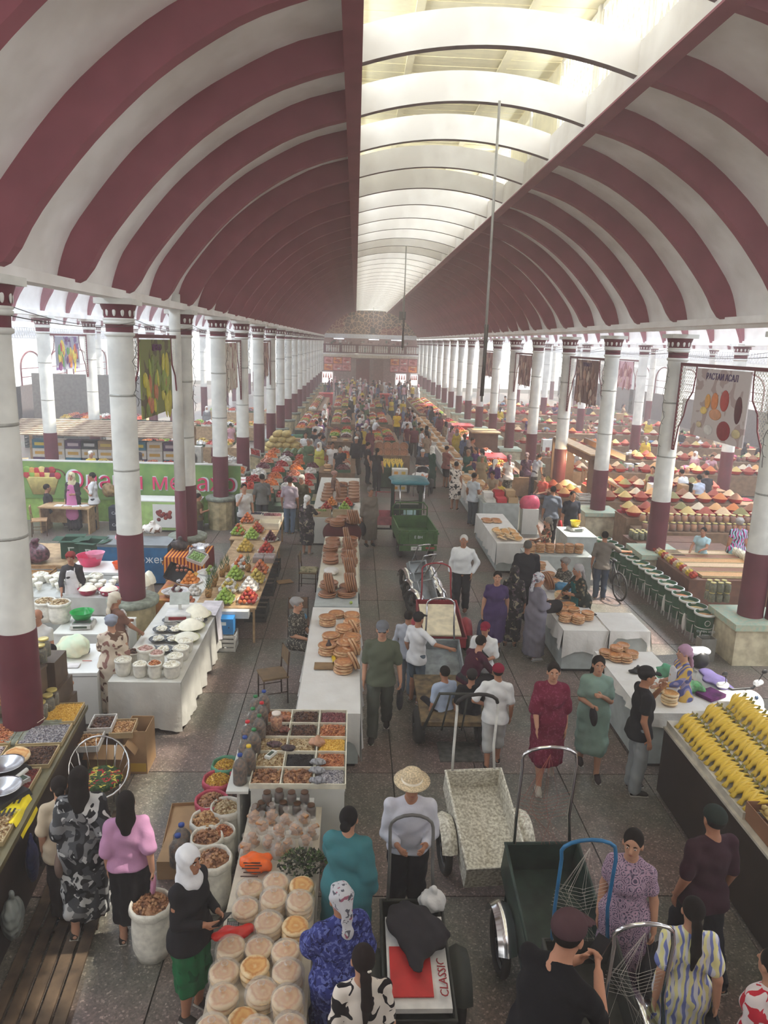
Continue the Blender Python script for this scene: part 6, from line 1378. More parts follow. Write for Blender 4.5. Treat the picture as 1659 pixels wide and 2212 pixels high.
for i in range(9): ob('plank',pm_,t,(rnd.uniform(-.15,.15),-1.4 + i * .33,2.0 + i * .03))
for sx in (-3.3,3.3): MB().box((sx,-1.3,.98),(.1,.1,1.96)).build('post',WOOD,t); MB().box((sx,1.2,1.05),(.1,.1,2.1)).build('post',WOOD,t)
for c in range(6):
 for r in range(4): crate(f'dark plastic crate stacked in the shade at the far left, column {ORD[c]}, layer {ORD[r]}',-16.2 + c * .66,37.5,r * .34,.6,.4,.32,(44,50,50),slat=2)
for c in range(5):
 for r in range(5): crate(f'black plastic crate behind the plank shed, column {ORD[c]}, layer {ORD[r]}',-10.9 + c * .66,36.0,r * .34,.6,.4,.32,(34,38,38),slat=2)
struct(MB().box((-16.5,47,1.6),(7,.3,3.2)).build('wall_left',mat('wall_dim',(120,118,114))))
k = freezer('bluish glass fronted cabinet at the left edge',-10.6,23.6,1.1,.7,1.3,0,mat('pale_blue_panel',(176,200,232),.4),WOOD);
for i in range(5): t = thing('tray_stack','cream wooden tray in the stack at the left edge','tray',(-10.9,24.2,1.34 + i * .06),.1 * i,'stack of cream trays at the left'); MB().tray((0,0,0),(.5,.34,.055),.012).build('tray_wall',mat('cream_wood',(236,214,170)),t)
t = thing('fan','grey standing fan unit behind the second column','fan',(-6.0,27.2,0)); MB().box((0,0,1.35),(.8,.35,.8)).build('housing',mat('fan_grey',(190,186,176)),t); MB().lathe([(.0,0),(.28,0),(.3,.05),(0,.03)],20,cap=False,M=Matrix.Rotation(pi / 2,3,'X')).build('grille',mat('fan_dark',(80,80,80)),t).location = (-.05,-.2,1.35); MB().box((0,0,.47),(.7,.3,.95)).build('stand',mat('fan_dark',(80,80,80)),t)
# ---- striped cloth stall with scale beside the second column
counter_box('market_table','stall table under the orange striped cloth','table',-4.2,-3.3,16.0,17.0,.84,WOOD); cloth('orange and red striped cloth over the stall beside the column',-4.2,-3.3,16.0,17.0,.84,(.2,.8,.5,.2),mat_print('striped_cloth',(196,70,40),[(226,150,60),(120,40,40)],'line',4,.55),.02); scale_('grey shop scale on the striped cloth',-3.55,16.4,.86,.2,(200,200,200),False)
blob_bag('white tray of grapes under film on the striped stall',-3.55,16.8,.87,.2,.14,.08,mat_print('grapetray',(226,224,226),[(130,110,130)],'dots',20,.5),'tray',knot=False,name='grape_tray'); blob_bag('dark crumpled bag with a red ribbon behind the column',-4.0,16.6,.87,.2,.15,.2,mat('darkbag',(70,58,56),.4,noise=.4,nscale=14))
# ---- big fruit stand: tables, pyramids and boxes
counter_box('fruit_stand','long worn board fruit stand with crates beneath','stand',-2.95,-1.78,13.2,18.0,.72,WOOD,legs=True); counter_box('fruit_stand','far board fruit stand of apple pyramids','stand',-3.1,-1.95,18.05,20.6,.72,WOOD,legs=True)
def bowlof(kind,x,y,z,r,label,n=3,mix=None,m=(226,224,216)):
 t = thing('fruit_bowl',label + ' bowl','bowl',(x,y,z)); ob('bowl_wall',bowl_me('bowl',r,.08,mat('fb_%d' % m[0],m,.4)),t); pyramid(kind,x,y,z + .06,n,label.replace('wide white','fruit of the').replace('shallow','fruit of the') + ' pile',label + ' pile',mix=mix)
FS = [('red_apple',-1.98,13.55,'glossy red apple in the front right',4,['red_apple','mixed_apple']),('green_apple',-2.42,13.5,'light green apple in the front',4,None),('wrapped',-2.05,14.2,'white wrapped fruit behind the red apples',3,None),('wrapped',-2.45,14.15,'paper wrapped pear behind the green apples',3,['wrapped','pear']),('green_apple',-2.45,14.95,'pale green apple in the middle',3,None),('pear',-1.98,14.75,'yellow lemon like fruit by the wrapped fruit',3,None),('peach',-1.98,15.4,'orange peach in the middle right',3,['peach','persimmon']),('persimmon',-2.45,15.75,'bright orange fruit in the middle',4,['persimmon','wrapped']),
      ('tomato',-2.03,16.95,'red nectarine in the right',4,['red_apple','tomato']),('mango',-2.55,17.1,'yellow mango in the black',3,None),('green_apple',-2.55,18.2,'green apple in the far middle',4,None),('mixed_apple',-2.50,18.85,'red and yellow apple in the far middle',4,['red_apple','mixed_apple']),('mixed_apple',-2.95,18.6,'green and pink apple at the far left',3,['green_apple','mixed_apple']),('peach',-2.9,19.9,'orange peach at the far left',4,['peach','persimmon']),('plum',-2.05,18.0,'dark plum at the far right',4,None)]
for kind,x,y,lab,n,mix in FS:
 t = thing('fruit_tray',f'shallow pale tray holding the {lab.split(" in ")[0].split(" behind ")[0].split(" by ")[0].split(" at ")[0]}s, {ORD[FS.index((kind, x, y, lab, n, mix))]} of the fruit stand','tray',(x,y,.725)); MB().lathe([(0,0),(.17,0),(.20,.05),(.21,.05),(.17,.012),(0,.01)],20,cap=False).build('tray_wall',mat('fb_226',(226,224,216)),t)
 pyramid(kind,x,y,.74,4,lab + ' pyramid',lab + ' pyramid',ny=5,mix=mix)
pa = MB();
for i in range(26): a = i * 2.4; z = .16 + i * .006; r = .05 - i * .001; pa.add([(r * math.cos(a),r * math.sin(a),z),(r * math.cos(a + .5),r * math.sin(a + .5),z),((r + .09) * math.cos(a + .25) * (1 - i / 40),(r + .09) * math.sin(a + .25) * (1 - i / 40),z + .09 + i * .003)],[(0,1,2)],0)
pal = pa.mesh('crown',mat('pine_leaf',(80,104,70),.6)); pbo = MB().lathe([(0,0),(.05,.0),(.068,.05),(.065,.12),(.045,.17),(0,.18)],12,cap=False).mesh('pineapple_body',mat_cells('pineskin',[(150,110,60),(120,96,50),(176,130,70)],50))
for i,(x,y) in enumerate([(-2.78,13.75),(-2.82,14.05),(-2.80,14.4),(-2.83,14.75),(-2.74,15.05),(-2.70,15.4),(-2.25,15.45)]): t = thing('pineapple',f'pineapple with green crown on the fruit stand, {ordn(i)} from the front','fruit',(x,y,.73),i,'pineapples on the fruit stand'); ob('fruit_body',pbo,t); ob('crown',pal,t)
for i in range(4): t = thing('date_box',f'clear box of dark red dates on the fruit stand board, {ordn(i)}','box',(-2.12 + (i % 2) * .25,16.15 + (i // 2) * .22,.725)); MB().box((0,0,.06),(.22,.18,.10)).build('dates',grain('date',[(90,44,44),(110,56,52)],40),t); MB().box((0,0,.065),(.23,.19,.125)).build('clear_lid',CLEAR,t)
for i,(x,y,c,lab) in enumerate([(-2.35,12.98,(40,130,196),'bright blue carton with a pale cloud mark'),(-3.05,13.35,(60,140,190),'blue carton under the curd table cloth')]): carton(lab + ' under the fruit stand',x,y,.34 if i == 0 else .12,.40,.34,.30,c,open_=False,printc=[((206,222,226),0,.7,.35,.22),((30,50,70),.3,.45,.05,.08),((30,50,70),-.3,.45,.05,.08)])
crate('white plastic crate on the floor under the blue carton',-2.35,12.98,0,.46,.36,.33,(222,222,218),slat=4); carton('white printed carton top tray under the red apples',-2.2,13.2,.56,.6,.3,.14,(206,206,204),open_=False,printc=[((180,70,80),-.1,.5,.2,.2)])
for i,(x,y,z) in enumerate([(-1.70,14.6,0),(-1.72,16.2,0),(-1.75,17.6,0),(-2.0,19.6,0),(-2.6,13.6,0)]): crate(f'dark plastic crate beneath the fruit stand, {ordn(i)} from the front',x - .25,y,z,.44,.62,.3,(60,62,60),slat=3)
carton('white wooden tray of purple grapes at the far corner of the stand',-2.25,20.2,.73,.6,.45,.16,(230,224,208),fill=heap_mesh('fill',120,MRAI,.018,(1,1,1),.25,.17,.04)); carton('long white tray of dark grapes at the far side of the stand',-2.75,20.35,.73,.7,.35,.15,(232,226,212),fill=heap_mesh('fill',140,grain('grape',[(54,52,66),(74,70,86)],40),.018,(1,1,1),.3,.14,.04)); carton('empty cream tray in the middle of the far fruit stand',-2.22,19.3,.73,.55,.45,.18,(226,218,198))
# fruit table beside the round plinth column
counter_box('fruit_stand','low stand of red and yellow fruit boxes next to the round plinth','stand',-3.95,-3.0,14.0,15.9,.55,mat('box_red',(170,52,44),.6,noise=.4,nscale=3,col2=(200,160,60)))
for kind,x,y,lab,n,mix in [('wrapped',-3.55,14.3,'netted peach in the white paper',3,['wrapped','plum']),('orange',-3.40,14.95,'orange in the paper lined',4,None),('wrapped',-3.1,15.6,'green wrapped pear',3,['wrapped','green_apple'])]:
 t = thing('fruit_tray',f'white paper lined tray under the {lab.split(" in ")[0]}s','tray',(x,y,.56)); MB().lathe([(0,0),(.18,0),(.25,.09),(.27,.10),(.18,.02),(0,.01)],16,cap=False,wob=.08).build('paper',mat('paper',(236,232,232)),t); pyramid(kind,x,y,.60,n,lab + ' pile by the column',lab + ' pile by the column',mix=mix)
t = carton('black tilted fruit carton of peaches leaning by the column',-3.65,15.1,.72,.52,.36,.16,(38,36,38),.5,text=('PREMIUM',.06,(220,216,210))); t.rotation_euler = (.9,.25,-.3)
for i in range(6): tag(ob('peach',fruit_mesh('peach'),None,(-3.68 + (i % 3) * .09,15.02 + (i // 3) * .06,.86 + (i // 3) * .07)),'orange peach in the tilted black carton by the column','fruit','peaches in the tilted carton')
t = carton('red edged white carton of green grapes leaning behind the black one',-3.35,15.55,.95,.4,.28,.12,(226,220,216),.3,fill=heap_mesh('fill',60,mat('gg',(150,180,110),.4),.02,(1,1,1),.16,.1,.03)); t.rotation_euler = (.6,.2,-.4)
counter_box('market_table','low white topped table with egg trays in front of the fruit','table',-3.35,-2.96,13.5,15.9,.62,WPANEL,legs=True)
tray_p = [(-3.16,13.65,'peach'),(-3.16,14.2,'wrapped')]
for x,y,kd in tray_p: pyramid(kd,x,y,.63,3,f'small {kd} heap on the white topped table',f'small {kd} heap')
# ---- second fruit display (centre left, further back): sloping boxes
n = 0
for r in range(7):
 for c in range(4):
  x = -3.25 + c * .54 + r * .0; y = 22.6 + r * 1.25 + c * .12; kind = ['tomato','peach','red_apple','persimmon','wrapped','mixed_apple','plum'][(r * 2 + c) % 7]
  z = .62 + (3 - c) * .14; gm = fruit_mesh(kind).materials[0]; me = heap_mesh('fill',46,gm,.040,(1,1,.95),.24,.34,.16,seed=n)
  tt = carton(f'open carton heaped with {["tomatoes", "peaches", "red apples", "persimmons", "wrapped pears", "mixed apples", "plums"][(r * 2 + c) % 7]}, row {ORD[r]} and column {ORD[c]} of the sloping fruit display',x,y,z,.52,.74,.14,[(200,186,160),(60,92,66),(214,206,190)][(r + c) % 3],.15,fill=me); n += 1
t = thing('display_stand','stepped stand carrying the sloping fruit display','stand',(-2.44,26.5,0))
for c in range(4): MB().box((-.81 + c * .54,0,.30 + (3 - c) * .07),(.54,9.2,.6 + (3 - c) * .14)).build('step',mat('stand_green',(70,90,70),.7,noise=.3,nscale=3),t)
for i in range(6): carton(f'fruit carton {["standing", "stacked"][i % 2]} at the foot of the sloping display, {ordn(i)} from the front',-1.42 + .0,22.0 + i * .55,0 if i % 2 == 0 else 0,.42,.5,.5,[(40,84,60),(206,200,150),(200,190,170)][i % 3],open_=False,printc=[((222,214,196),0,.6,.5,.2)])
for i in range(8):
 t = carton(f'white carton tipped up to show fruit, {ordn(i)} on the rack behind the far column',-4.9 + (i % 4) * .3,22.6 + i * 1.0,1.15,.46,.36,.12,(226,218,206),.3,fill=heap_mesh('fill',40,fruit_mesh(['persimmon','red_apple','wrapped'][i % 3]).materials[0],.035,(1,1,1),.18,.13,.04,seed=i)); t.rotation_euler = (.75,.3,-.2 + .1 * i)
# melons and watermelons
mel = MB().lathe([(0,-.24),(.08,-.22),(.135,-.12),(.15,0),(.135,.13),(.07,.22),(0,.24)],14,cap=False).mesh('melon',mat('melon_skin',(206,180,112),.6,noise=.15,nscale=9)); wmel = MB().lathe([(0,-.17),(.10,-.14),(.16,-.05),(.165,.04),(.11,.14),(0,.17)],14,cap=False).mesh('watermelon',mat('watermelon_skin',(96,116,70),.4,noise=.35,nscale=8,col2=(56,82,48)))
for r in range(5):
 for c in range(6 - r):
  for d in range(2): tag(ob('melon',mel,None,(-4.1 + c * .36 + r * .17,33.2 + d * .42,.52 + r * .25),rot=(pi / 2 + rnd.uniform(-.15,.15),0,1.4 + rnd.uniform(-.3,.3))),'long yellow melon in the tall heap beyond the fruit','melon','heap of yellow melons')
for r in range(3):
 for c in range(7 - r):
  for d in range(3): tag(ob('watermelon',wmel,None,(-3.45 + c * .30 + r * .15,31.0 + d * .36,.48 + r * .24),rot=(pi / 2,0,rnd.random() * 3)),'dark green watermelon in the low heap before the melons','melon','heap of watermelons')
counter_box('market_table','low plank bench under the melon and watermelon heaps','table',-3.52,-1.6,30.7,34.0,.36,WOOD,legs=True)
for r in range(3):
 for c in range(9): tag(ob('watermelon',wmel,None,(-6.2 - (c % 3) * .33,38.0 + c * .5,.17 + r * .24),rot=(pi / 2,0,rnd.random() * 3)),'dark watermelon heaped between the far left columns','melon','far watermelons at the left columns')
# ---- central bread tables
TX0,TX1 = -.68,.16
counter_box('market_table','long bread table between the aisles, near section','table',TX0,TX1,9.0,13.0,.82,mat('cab_paint',(186,194,192),.6,noise=.08)); counter_box('market_table','long bread table between the aisles, far section','table',TX0,TX1,13.15,18.2,.80,mat('cab_paint',(186,194,192)))
cloth('near white cloth over the bread table hanging at the right corner',TX0,TX1,9.0,13.0,.82,(.35,.5,.38,.1),None,.03,corner=.25); cloth('white plastic cover at the far section of the bread table',TX0 + .02,TX1,14.2,18.2,.80,(.25,.45,.1,.3),mat('cream_sheet',(226,222,204),.6,noise=.05),.02)
def nan_at(px,py,z,n,me=nan_me,dz=.042,lab='',sc=1.0):
 q = P(px,py,z + n * dz); stack(me,max(TX0 + .14,min(TX1 - .12,q.x)),q.y,z,n,dz,lab,lab,.012,sc=sc)
for i,(px,py,n) in enumerate([(708,1420 - 90,4),(728,1330 - 8,2),(762,1325,2),(780,1340,4),(744,1352,5),(716,1370,4),(748,1375,3),(725,1368 + 12,2),(708,1390,4),(745,1385,4),(766,1378,4),(741,1402,3),(742,1428,4),(775,1395,3),(780,1372,4)]): nan_at(px,py,.835,n,lab=f'golden round bread in the {ordn(i)} stack of the near section')
for i,(px,py) in enumerate([(772,1360),(768,1402),(776,1432)]): q = P(px,py,.95); lean_bread(nan_me,min(q.x,.03),q.y,.84,2,f'golden bread leaning on edge at the right of the table, {ordn(i)} pair',f'leaning pair {i}',yaw=.3,tip=1.2,r=.14)
for i,(px,py) in enumerate([(744,1438),(738,1410)]):
 q = P(px,py,.9)
t = thing('rolling_tube','yellow roll of cling film standing at the bread table','roll',P(722,1430,.84)); t.rotation_euler = (1.45,0,.1); MB().tube([(0,0,-.14),(0,0,.14)],.035,14,caps=False).build('film_roll',mat('film_yellow',(226,190,40),.25),t); t.location.z = .87
t = thing('cutting_board','brown wooden cutting board at the left edge of the bread table','board',P(700,1440,.84),0); MB().box((0,0,.012),(.30,.22,.02)).build('board',mat('board_brown',(150,120,84),.6),t)
t = thing('thermos_bottle','dark brown bottle on the bread table','bottle',P(710,1412,.84)); MB().lathe([(0,0),(.05,0),(.052,.14),(.03,.19),(.02,.2),(.02,.23),(0,.23)],14,cap=False).build('bottle_wall',mat('bottle_dark',(62,44,44),.3),t)
n = 0
for y in (13.7,14.15,15.9,16.35,16.8,17.3,17.75):
 for x in (-.46,-.04):
  stack(lepe_me,x + rnd.uniform(-.03,.03),y,.815,2 + (n * 7) % 3,.036,f'large glossy brown bread lying in the {ordn(n)} stack of the far section',f'glossy bread stack {n}',.015,sc=.92); n += 1
for i,(x,y,m_) in enumerate([(-.42,13.72,4),(-.02,13.75,5),(-.05,14.8,5),(.0,15.4,4),(-.06,16.5,4),(-.10,17.4,3)]): lean_bread(lepe_me,x - .08,y + .02,.89,m_,f'glossy brown bread standing on edge, {ordn(i)} leaning group',f'leaning glossy bread {i}',yaw=0,tip=1.35,gap=.042,r=.18)
blob_bag('white cloth bundle among the glossy breads',-.42,15.15,.82,.16,.2,.10,WCLOTH,'cloth',knot=False,name='cloth_bundle'); t = thing('lime','small green lime at the near edge of the far section','fruit',(.02,13.28,.83)); MB().ball((0,0,0),.032).build('fruit_body',mat('lime',(170,190,90)),t)
# basket like pram of boards wrapped in maroon stripes
t = thing('bread_cart','maroon striped cloth bundle cart carrying large round breads','cart',(-.25,18.95,0)); I = Iso(.03); I.ell((0,0,.72),(.52,.42,.36),.05); I.cap((.15,-.1,.5),(.2,-.25,.25),.28,.12,.1); ob('cloth_bundle',I.mesh('bundle',mat_print('maroon_stripes',(96,30,30),[(60,22,24)],'line',9,.5),lambda X,Y,Z: Z - .96 + 0 * X + 0 * Y),t)
for i in range(3): MB().tube([(-.3 + .3 * i,.2 * (i % 2),.5),(-.3 + .3 * i,.2 * (i % 2),0)],.02,6).build('leg',mat('cart_leg',(70,66,64)),t)
for i,(x,y,n_) in enumerate([(-.52,19.1,2),(-.22,19.3,3),(-.38,18.75,4),(.05,19.05,3)]): stack(lepe_me,x,y,.97,n_,.04,f'huge round bread lying on the maroon cart, {ordn(i)} stack',f'cart bread {i}',.01)
lean_bread(lepe_me,-.10,18.72,1.02,6,'large bread standing on edge at the right of the maroon cart','edge breads on the cart',yaw=.1,tip=1.35,gap=.05)
# chairs at the bread table
chair('dark slat chair beside the seated woman',-1.22,10.95,-1.2,(120,96,66),(70,50,40)); chair('metal chair with flowered cushion beyond the seated woman',-.98,16.4,1.5,(120,110,80),(70,66,60),(150,140,110)); chair('wooden chair holding blue bags behind the bread table',-.98,13.2,.1,(110,80,56),(60,50,44)); blob_bag('blue plastic bag on the wooden chair',-.98,13.2,.48,.16,.14,.16,mat('blue_bag',(60,130,170),.3,alpha=.9,bump=.6)); chair('clear backed folding chair behind the nut bottles',-.86,9.15,3.1,(150,150,150),(80,78,76))
t = thing('cardboard_flap','piece of brown cardboard lying on the aisle floor','cardboard',P(615,1258,0) + Vector((0,0,.012)),.4); MB().box((0,0,.008),(.36,.26,.012)).build('sheet',mat('carton_176_142_104',(130,112,90)),t)
# next central stall: fruit then bread
counter_box('market_table','white fronted stall table of fruit bowls and breads past the maroon cart','table',-1.15,.25,20.2,26.5,.82,WPANEL)
carton('shallow carton of figs at the front of the central stall',-.85,20.42,.83,.5,.34,.16,(186,164,130),fill=heap_mesh('fill',20,mat('fig',(130,150,80)),.03,(1,1,1),.12,.08,.03)); carton('shallow wooden fruit carton beside the fig carton',-.25,20.42,.83,.6,.34,.16,(190,170,136))
for i,(kd,x,y,mix) in enumerate([('red_apple',-.75,21.0,['red_apple','peach']),('green_apple',-.22,21.0,None),('orange',-.62,21.6,None),('tomato',-.15,21.6,None)]): t = thing('fruit_bowl',f'wide bowl of {kd.replace("_", " ")}s on the central stall','bowl',(x,y,.825)); ob('bowl_wall',bowl_me('b',.24,.09,mat('bowl_grey',(110,112,108),.4)),t); pyramid(kd,x,y,.87,4,f'{kd.replace("_", " ")} in the wide bowl of the central stall',f'{kd} central stall',mix=mix)
n = 0
for y in (22.4,22.9,23.4,23.9,24.4,24.9):
 for x in (-.8,-.35,.05): stack(lepe_me,x,y,.83,2 + n % 3,.04,f'brown bread in the {ordn(n)} stack on the central stall',f'central bread stack {n}',.015,sc=.95); n += 1
for i in range(3): lean_bread(lepe_me,-.5,22.65 + i * .5,.87,4,f'brown bread standing on edge on the central stall, {ordn(i)} group',f'central leaning {i}',tip=1.3,gap=.045)
# ================================================================ right side and the carts in the middle
CAB = mat('cab_paint',(186,194,192),.6,noise=.08)
def rt(lab,x0,x1,y0,y1,z,drop,clab=None,m=None,group=None,corner=.1):
 counter_box('market_table',lab,'table',x0,x1,y0,y1,z,CAB,group=group)
 if clab: cloth(clab,x0,x1,y0,y1,z,drop,m or WCLOTH,.03,corner=corner)
rt('pale cabinet table of breads behind the black capped man',4.06,5.0,9.05,11.1,.84,(.12,.1,.18,.1),'white cloth with scalloped edge over the cabinet bread table'); rt('short cabinet table beside the motorcycle',5.02,5.85,8.95,9.75,.84,(.06,.1,.34,.05),'crumpled white cloth over the short cabinet table')
rt('pale cabinet table with a bread pyramid near the woman in grey',3.82,4.62,12.1,16.4,.80,(.28,.1,.42,.1),'white embossed cloth over the pyramid bread table'); rt('pale blue side cabinet joined to the pyramid table',4.64,5.35,12.05,12.95,.82,(.05,.12,.12,.1),'white cloth with a hanging corner on the side cabinet',corner=.3)
rt('table of tall bread stacks behind the man in black',4.15,5.75,16.5,17.2,.88,(.05,.05,.05,.05)); rt('cloth covered table of flat breads in rows',3.72,4.5,17.9,21.2,.80,(.5,.5,.5,.1),'white cloth over the table of flat bread rows')
def rstk(px,py,z,n,lab,me=nan_me,sc=.92,dz=.04): q = P(px,py,z + n * dz); stack(me,q.x,q.y,z + .008,n,dz,lab,lab,.01,sc=sc)
for i,(px,py,n) in enumerate([(1332,1400,5),(1345,1395,5),(1310,1410,3),(1330,1418,3),(1352,1420,3),(1365,1412,3)]): rstk(px,py - 4,.86,n,f'round bread in the {ordn(i)} stack of the cabinet bread table',sc=.72,dz=.034)
rstk(1448,1497,.86,4,'pale round bread in the small stack beside the green bag',loaf_me,1.0,.042); rstk(1432,1487,.86,1,'single round bread before the woman in the lilac headscarf',loaf_me,1.0)
n = 0
for (px,py,k_) in [(1207,1302,3),(1230,1304,3),(1215,1312,4),(1240,1314,4),(1222,1326,4),(1250,1330,4),(1270,1322,4)]: rstk(px,py,.82,k_,f'golden round bread in the {ordn(n)} stack of the bread pyramid',sc=.8,dz=.036); n += 1
for i in range(6): stack(nan_me,4.32 + i * .235,16.85,.89,6,.036,f'round bread in the {ordn(i)} tall stack behind the man in black',f'tall stack {i}',.006,sc=.75)
for i,(x,y,k_) in enumerate([(4.0,16.1,5),(4.25,16.15,5),(4.0,15.7,4),(4.28,15.7,4),(4.05,15.2,3),(4.35,15.2,2),(4.3,14.6,3),(4.42,13.9,1)]): stack(nan_me,x,y,.825,k_,.038,f'brown round bread in the {ordn(i)} stack by the seated seller',f'seller stack {i}',.012,sc=.85)
lean_bread(lepe_me,3.98,14.2,.84,3,'large brown bread leaning upright by the woman in grey','leaning breads by the woman in grey',yaw=.2,tip=1.25); stack(loaf_me,4.2,13.75,.83,4,.03,'flat pale bread in the pile by the black purse','pale pile')
stack(loaf_me,4.42,13.72,.83,3,.03,'flat pale bread next to the seller hand','pale pile 2')
for r in range(6):
 for c in range(3):
  o = ob('flatbread',loaf_me,None,(3.9 + c * .21,18.15 + r * .19,.85 + .0),rot=(.35,0,rnd.random() * 6)); o.scale = (.95,) * 3; tag(o,'pale flat bread overlapping in rows on the white cloth table','bread','rows of flat bread')
for i in range(4): tag(ob('flatbread',nan_me,None,(3.86 + (i % 2) * .27,20.1 + (i // 2) * .25,.815 + .0),rot=(0,0,i)),'round bread lying at the far end of the flat bread table','bread','far end breads')
t = blob_bag('blue plastic bag of bread beside the seller in green',4.35,14.15,.83,.18,.15,.18,mat('blue_bag',(60,130,170),.3,alpha=.9,bump=.6),knot=False); blob_bag('green plastic bag full of breads on the cloth',*P(1488,1490,.86),.22,.15,.13,mat('green_bag',(110,190,120),.3,alpha=.8,noise=.3,nscale=12,bump=.8,bscale=12),knot=False,rz=-.2)
t = blob_bag('sheer green carrier bag held open by the seller',*P(1437,1465,.95),.16,.06,.22,mat('sheer_green',(84,176,130),.3,alpha=.75,bump=.6),knot=False)
k = MB().box((0,0,.02),(.34,.26,.05)); tag(k.build('purple_cloth',mat('purple_velvet',(110,40,110),.8,noise=.3),None,P(1535,1503,.86),.5),'folded purple cloth at the corner of the short table','cloth')
for i,(px,py,s_) in enumerate([(1375,1453,.14),(1222,1293,.10),(1283,1329,.05)]): blob_bag(['black cloth pouch on the white cloth beside the breads','black purse on the bread table edge','black phone pouch on the side cabinet'][i],*P(px,py,.85),s_,s_ * .5,s_ * .45,mat('pouch',(40,42,46)),'pouch',rz=.4)
t = thing('metal_box','grey metal box on a stand at the end of the short table','box',P(1600,1585,.60),0); MB().tray((0,0,0),(.36,.4,.24),.01).build('box_wall',mat('grey_metal',(196,196,196),.3,.5),t); MB().box((0,0,-.3),(.3,.3,.6)).build('stand',mat('dark_base',(60,58,56)),t)
# bananas
rt('dark brown fronted banana counter',4.08,5.6,4.0,8.45,.98,(0,0,0,0)); bc = bpy.data.objects['market_table.0%02d' % max(int(o_.name[-2:]) for o_ in bpy.data.objects if o_.name.startswith('market_table.0'))]
for ch in bc.children:
 if ch.name.startswith('cabinet'): ch.data.materials[0] = mat('dark_brown_panel',(46,34,28))
 if ch.name.startswith('tabletop'): ch.data.materials[0] = mat('cream_edge',(206,200,186),.5)
BAN = mat('banana_skin',(232,190,60),.45,noise=.10,nscale=8,col2=(206,178,66)); BST = mat('banana_stem',(140,134,64),.7)
bk = MB(); p = [(.0,-.105 + .21 * t_ / 8,.035 * math.sin(pi * t_ / 8)) for t_ in range(9)]; bk.tube(p,[.006,.013,.018,.0195,.0195,.018,.014,.008,.005],7); ban = bk.mesh('banana',BAN)
stm = MB().tube([(0,0,0),(0,.03,.03),(.0,.04,.055)],[.022,.014,.012],7).mesh('stem',BST)
def hand(x,y,z,rz,lab,n=6,up=.6):
 t = thing('banana_hand',lab,'bananas',(x,y,z),rz,'banana hands on the dark counter')
 for i in range(n):
  a = (i - (n - 1) / 2) * .20; o = ob('banana',ban,t,(math.sin(a) * .12,.0 - abs(a) * .03,.035 + .012 * (i % 2)),rot=(up + .1 * (i % 2),0,-a * 1.1)); o.scale = (1.3,1.65,1.3)
 ob('stem',stm,t,(0,.095,.10))
bs = thing('banana_rack','sloping cream rack under the banana hands','rack',(4.55,7.5,.98)); rm_ = Matrix.Rotation(.0,3,'X')
for j in range(3): MB().box((-.28 + .31 * j,0,.04 + .07 * j),(.30,1.9,.08 + .14 * j)).build('step',mat('cream_edge',(206,200,186)),bs)
for j in range(3):
 for i in range(17): hand(4.30 + j * .31 + rnd.uniform(-.015,.015),8.30 - i * .104,1.075 + j * .14,pi / 2 * -1 + .25 + rnd.uniform(-.12,.12),f'hand of yellow bananas, {ordn(i)} from the far end of the {["left", "middle", "right"][j]} row',6,.25)
t = thing('thermos_jug','steel vacuum jug with black handle behind the bananas','jug',(5.12,8.28,.985)); MB().lathe([(0,0),(.065,0),(.075,.10),(.05,.17),(.045,.18)],18,cap=False).build('jug_wall',mat('steel',(200,200,202)),t); MB().lathe([(.047,.17),(.052,.20),(.03,.235),(0,.24)],16,cap=False).build('lid',BLACK,t); MB().tube([(-.05,0,.22),(-.12,0,.22),(-.13,0,.12),(-.08,0,.04)],.012,8).build('handle',BLACK,t)
t = thing('cash_box','dark green metal cash box beside the banana rack','box',(5.25,7.72,.985),-.05); MB().box((0,0,.045),(.22,.5,.09)).build('case',mat('cash_green',(66,78,74),.4),t); MB().box((0,0,.095),(.20,.48,.012)).build('lid',mat('cash_green2',(78,92,86),.4),t)
for i,(x,y,s_,c) in enumerate([(5.42,8.2,.16,(222,216,210)),(5.5,7.9,.14,(200,110,120)),(5.5,7.3,.22,(222,222,224))]): blob_bag(['clear bag with groceries at the far end of the banana counter','pink and white plastic bag behind the cash box','white plastic sheeting at the back of the banana counter'][i],x,y,.985,s_,s_ * .8,.12,mat('gbag%d' % i,c,.3,alpha=.9,bump=.6),knot=False)
carton('brown carton of wrapped quinces at the near end of the bananas',4.5,6.32,.985,.7,.5,.2,(150,108,80),fill=heap_mesh('fill',30,mat('quince',(206,180,110),.4),.04,(1,1,1),.25,.18,.04)); t = carton('pink lined tray of kiwi fruit on the dark counter',4.55,5.74,.985,.6,.5,.16,(206,120,140),fill=heap_mesh('fill',34,mat('kiwi',(120,96,70),.8),.034,(1.2,1,1),.24,.18,.05))
carton('white and blue banana carton with red script lettering',4.55,5.15,.985,.5,.45,.4,(206,210,214),open_=False,printc=[((50,90,140),0,.3,1.0,.5)],text=('Salad',.14,(190,50,70)),rz=-1.2)
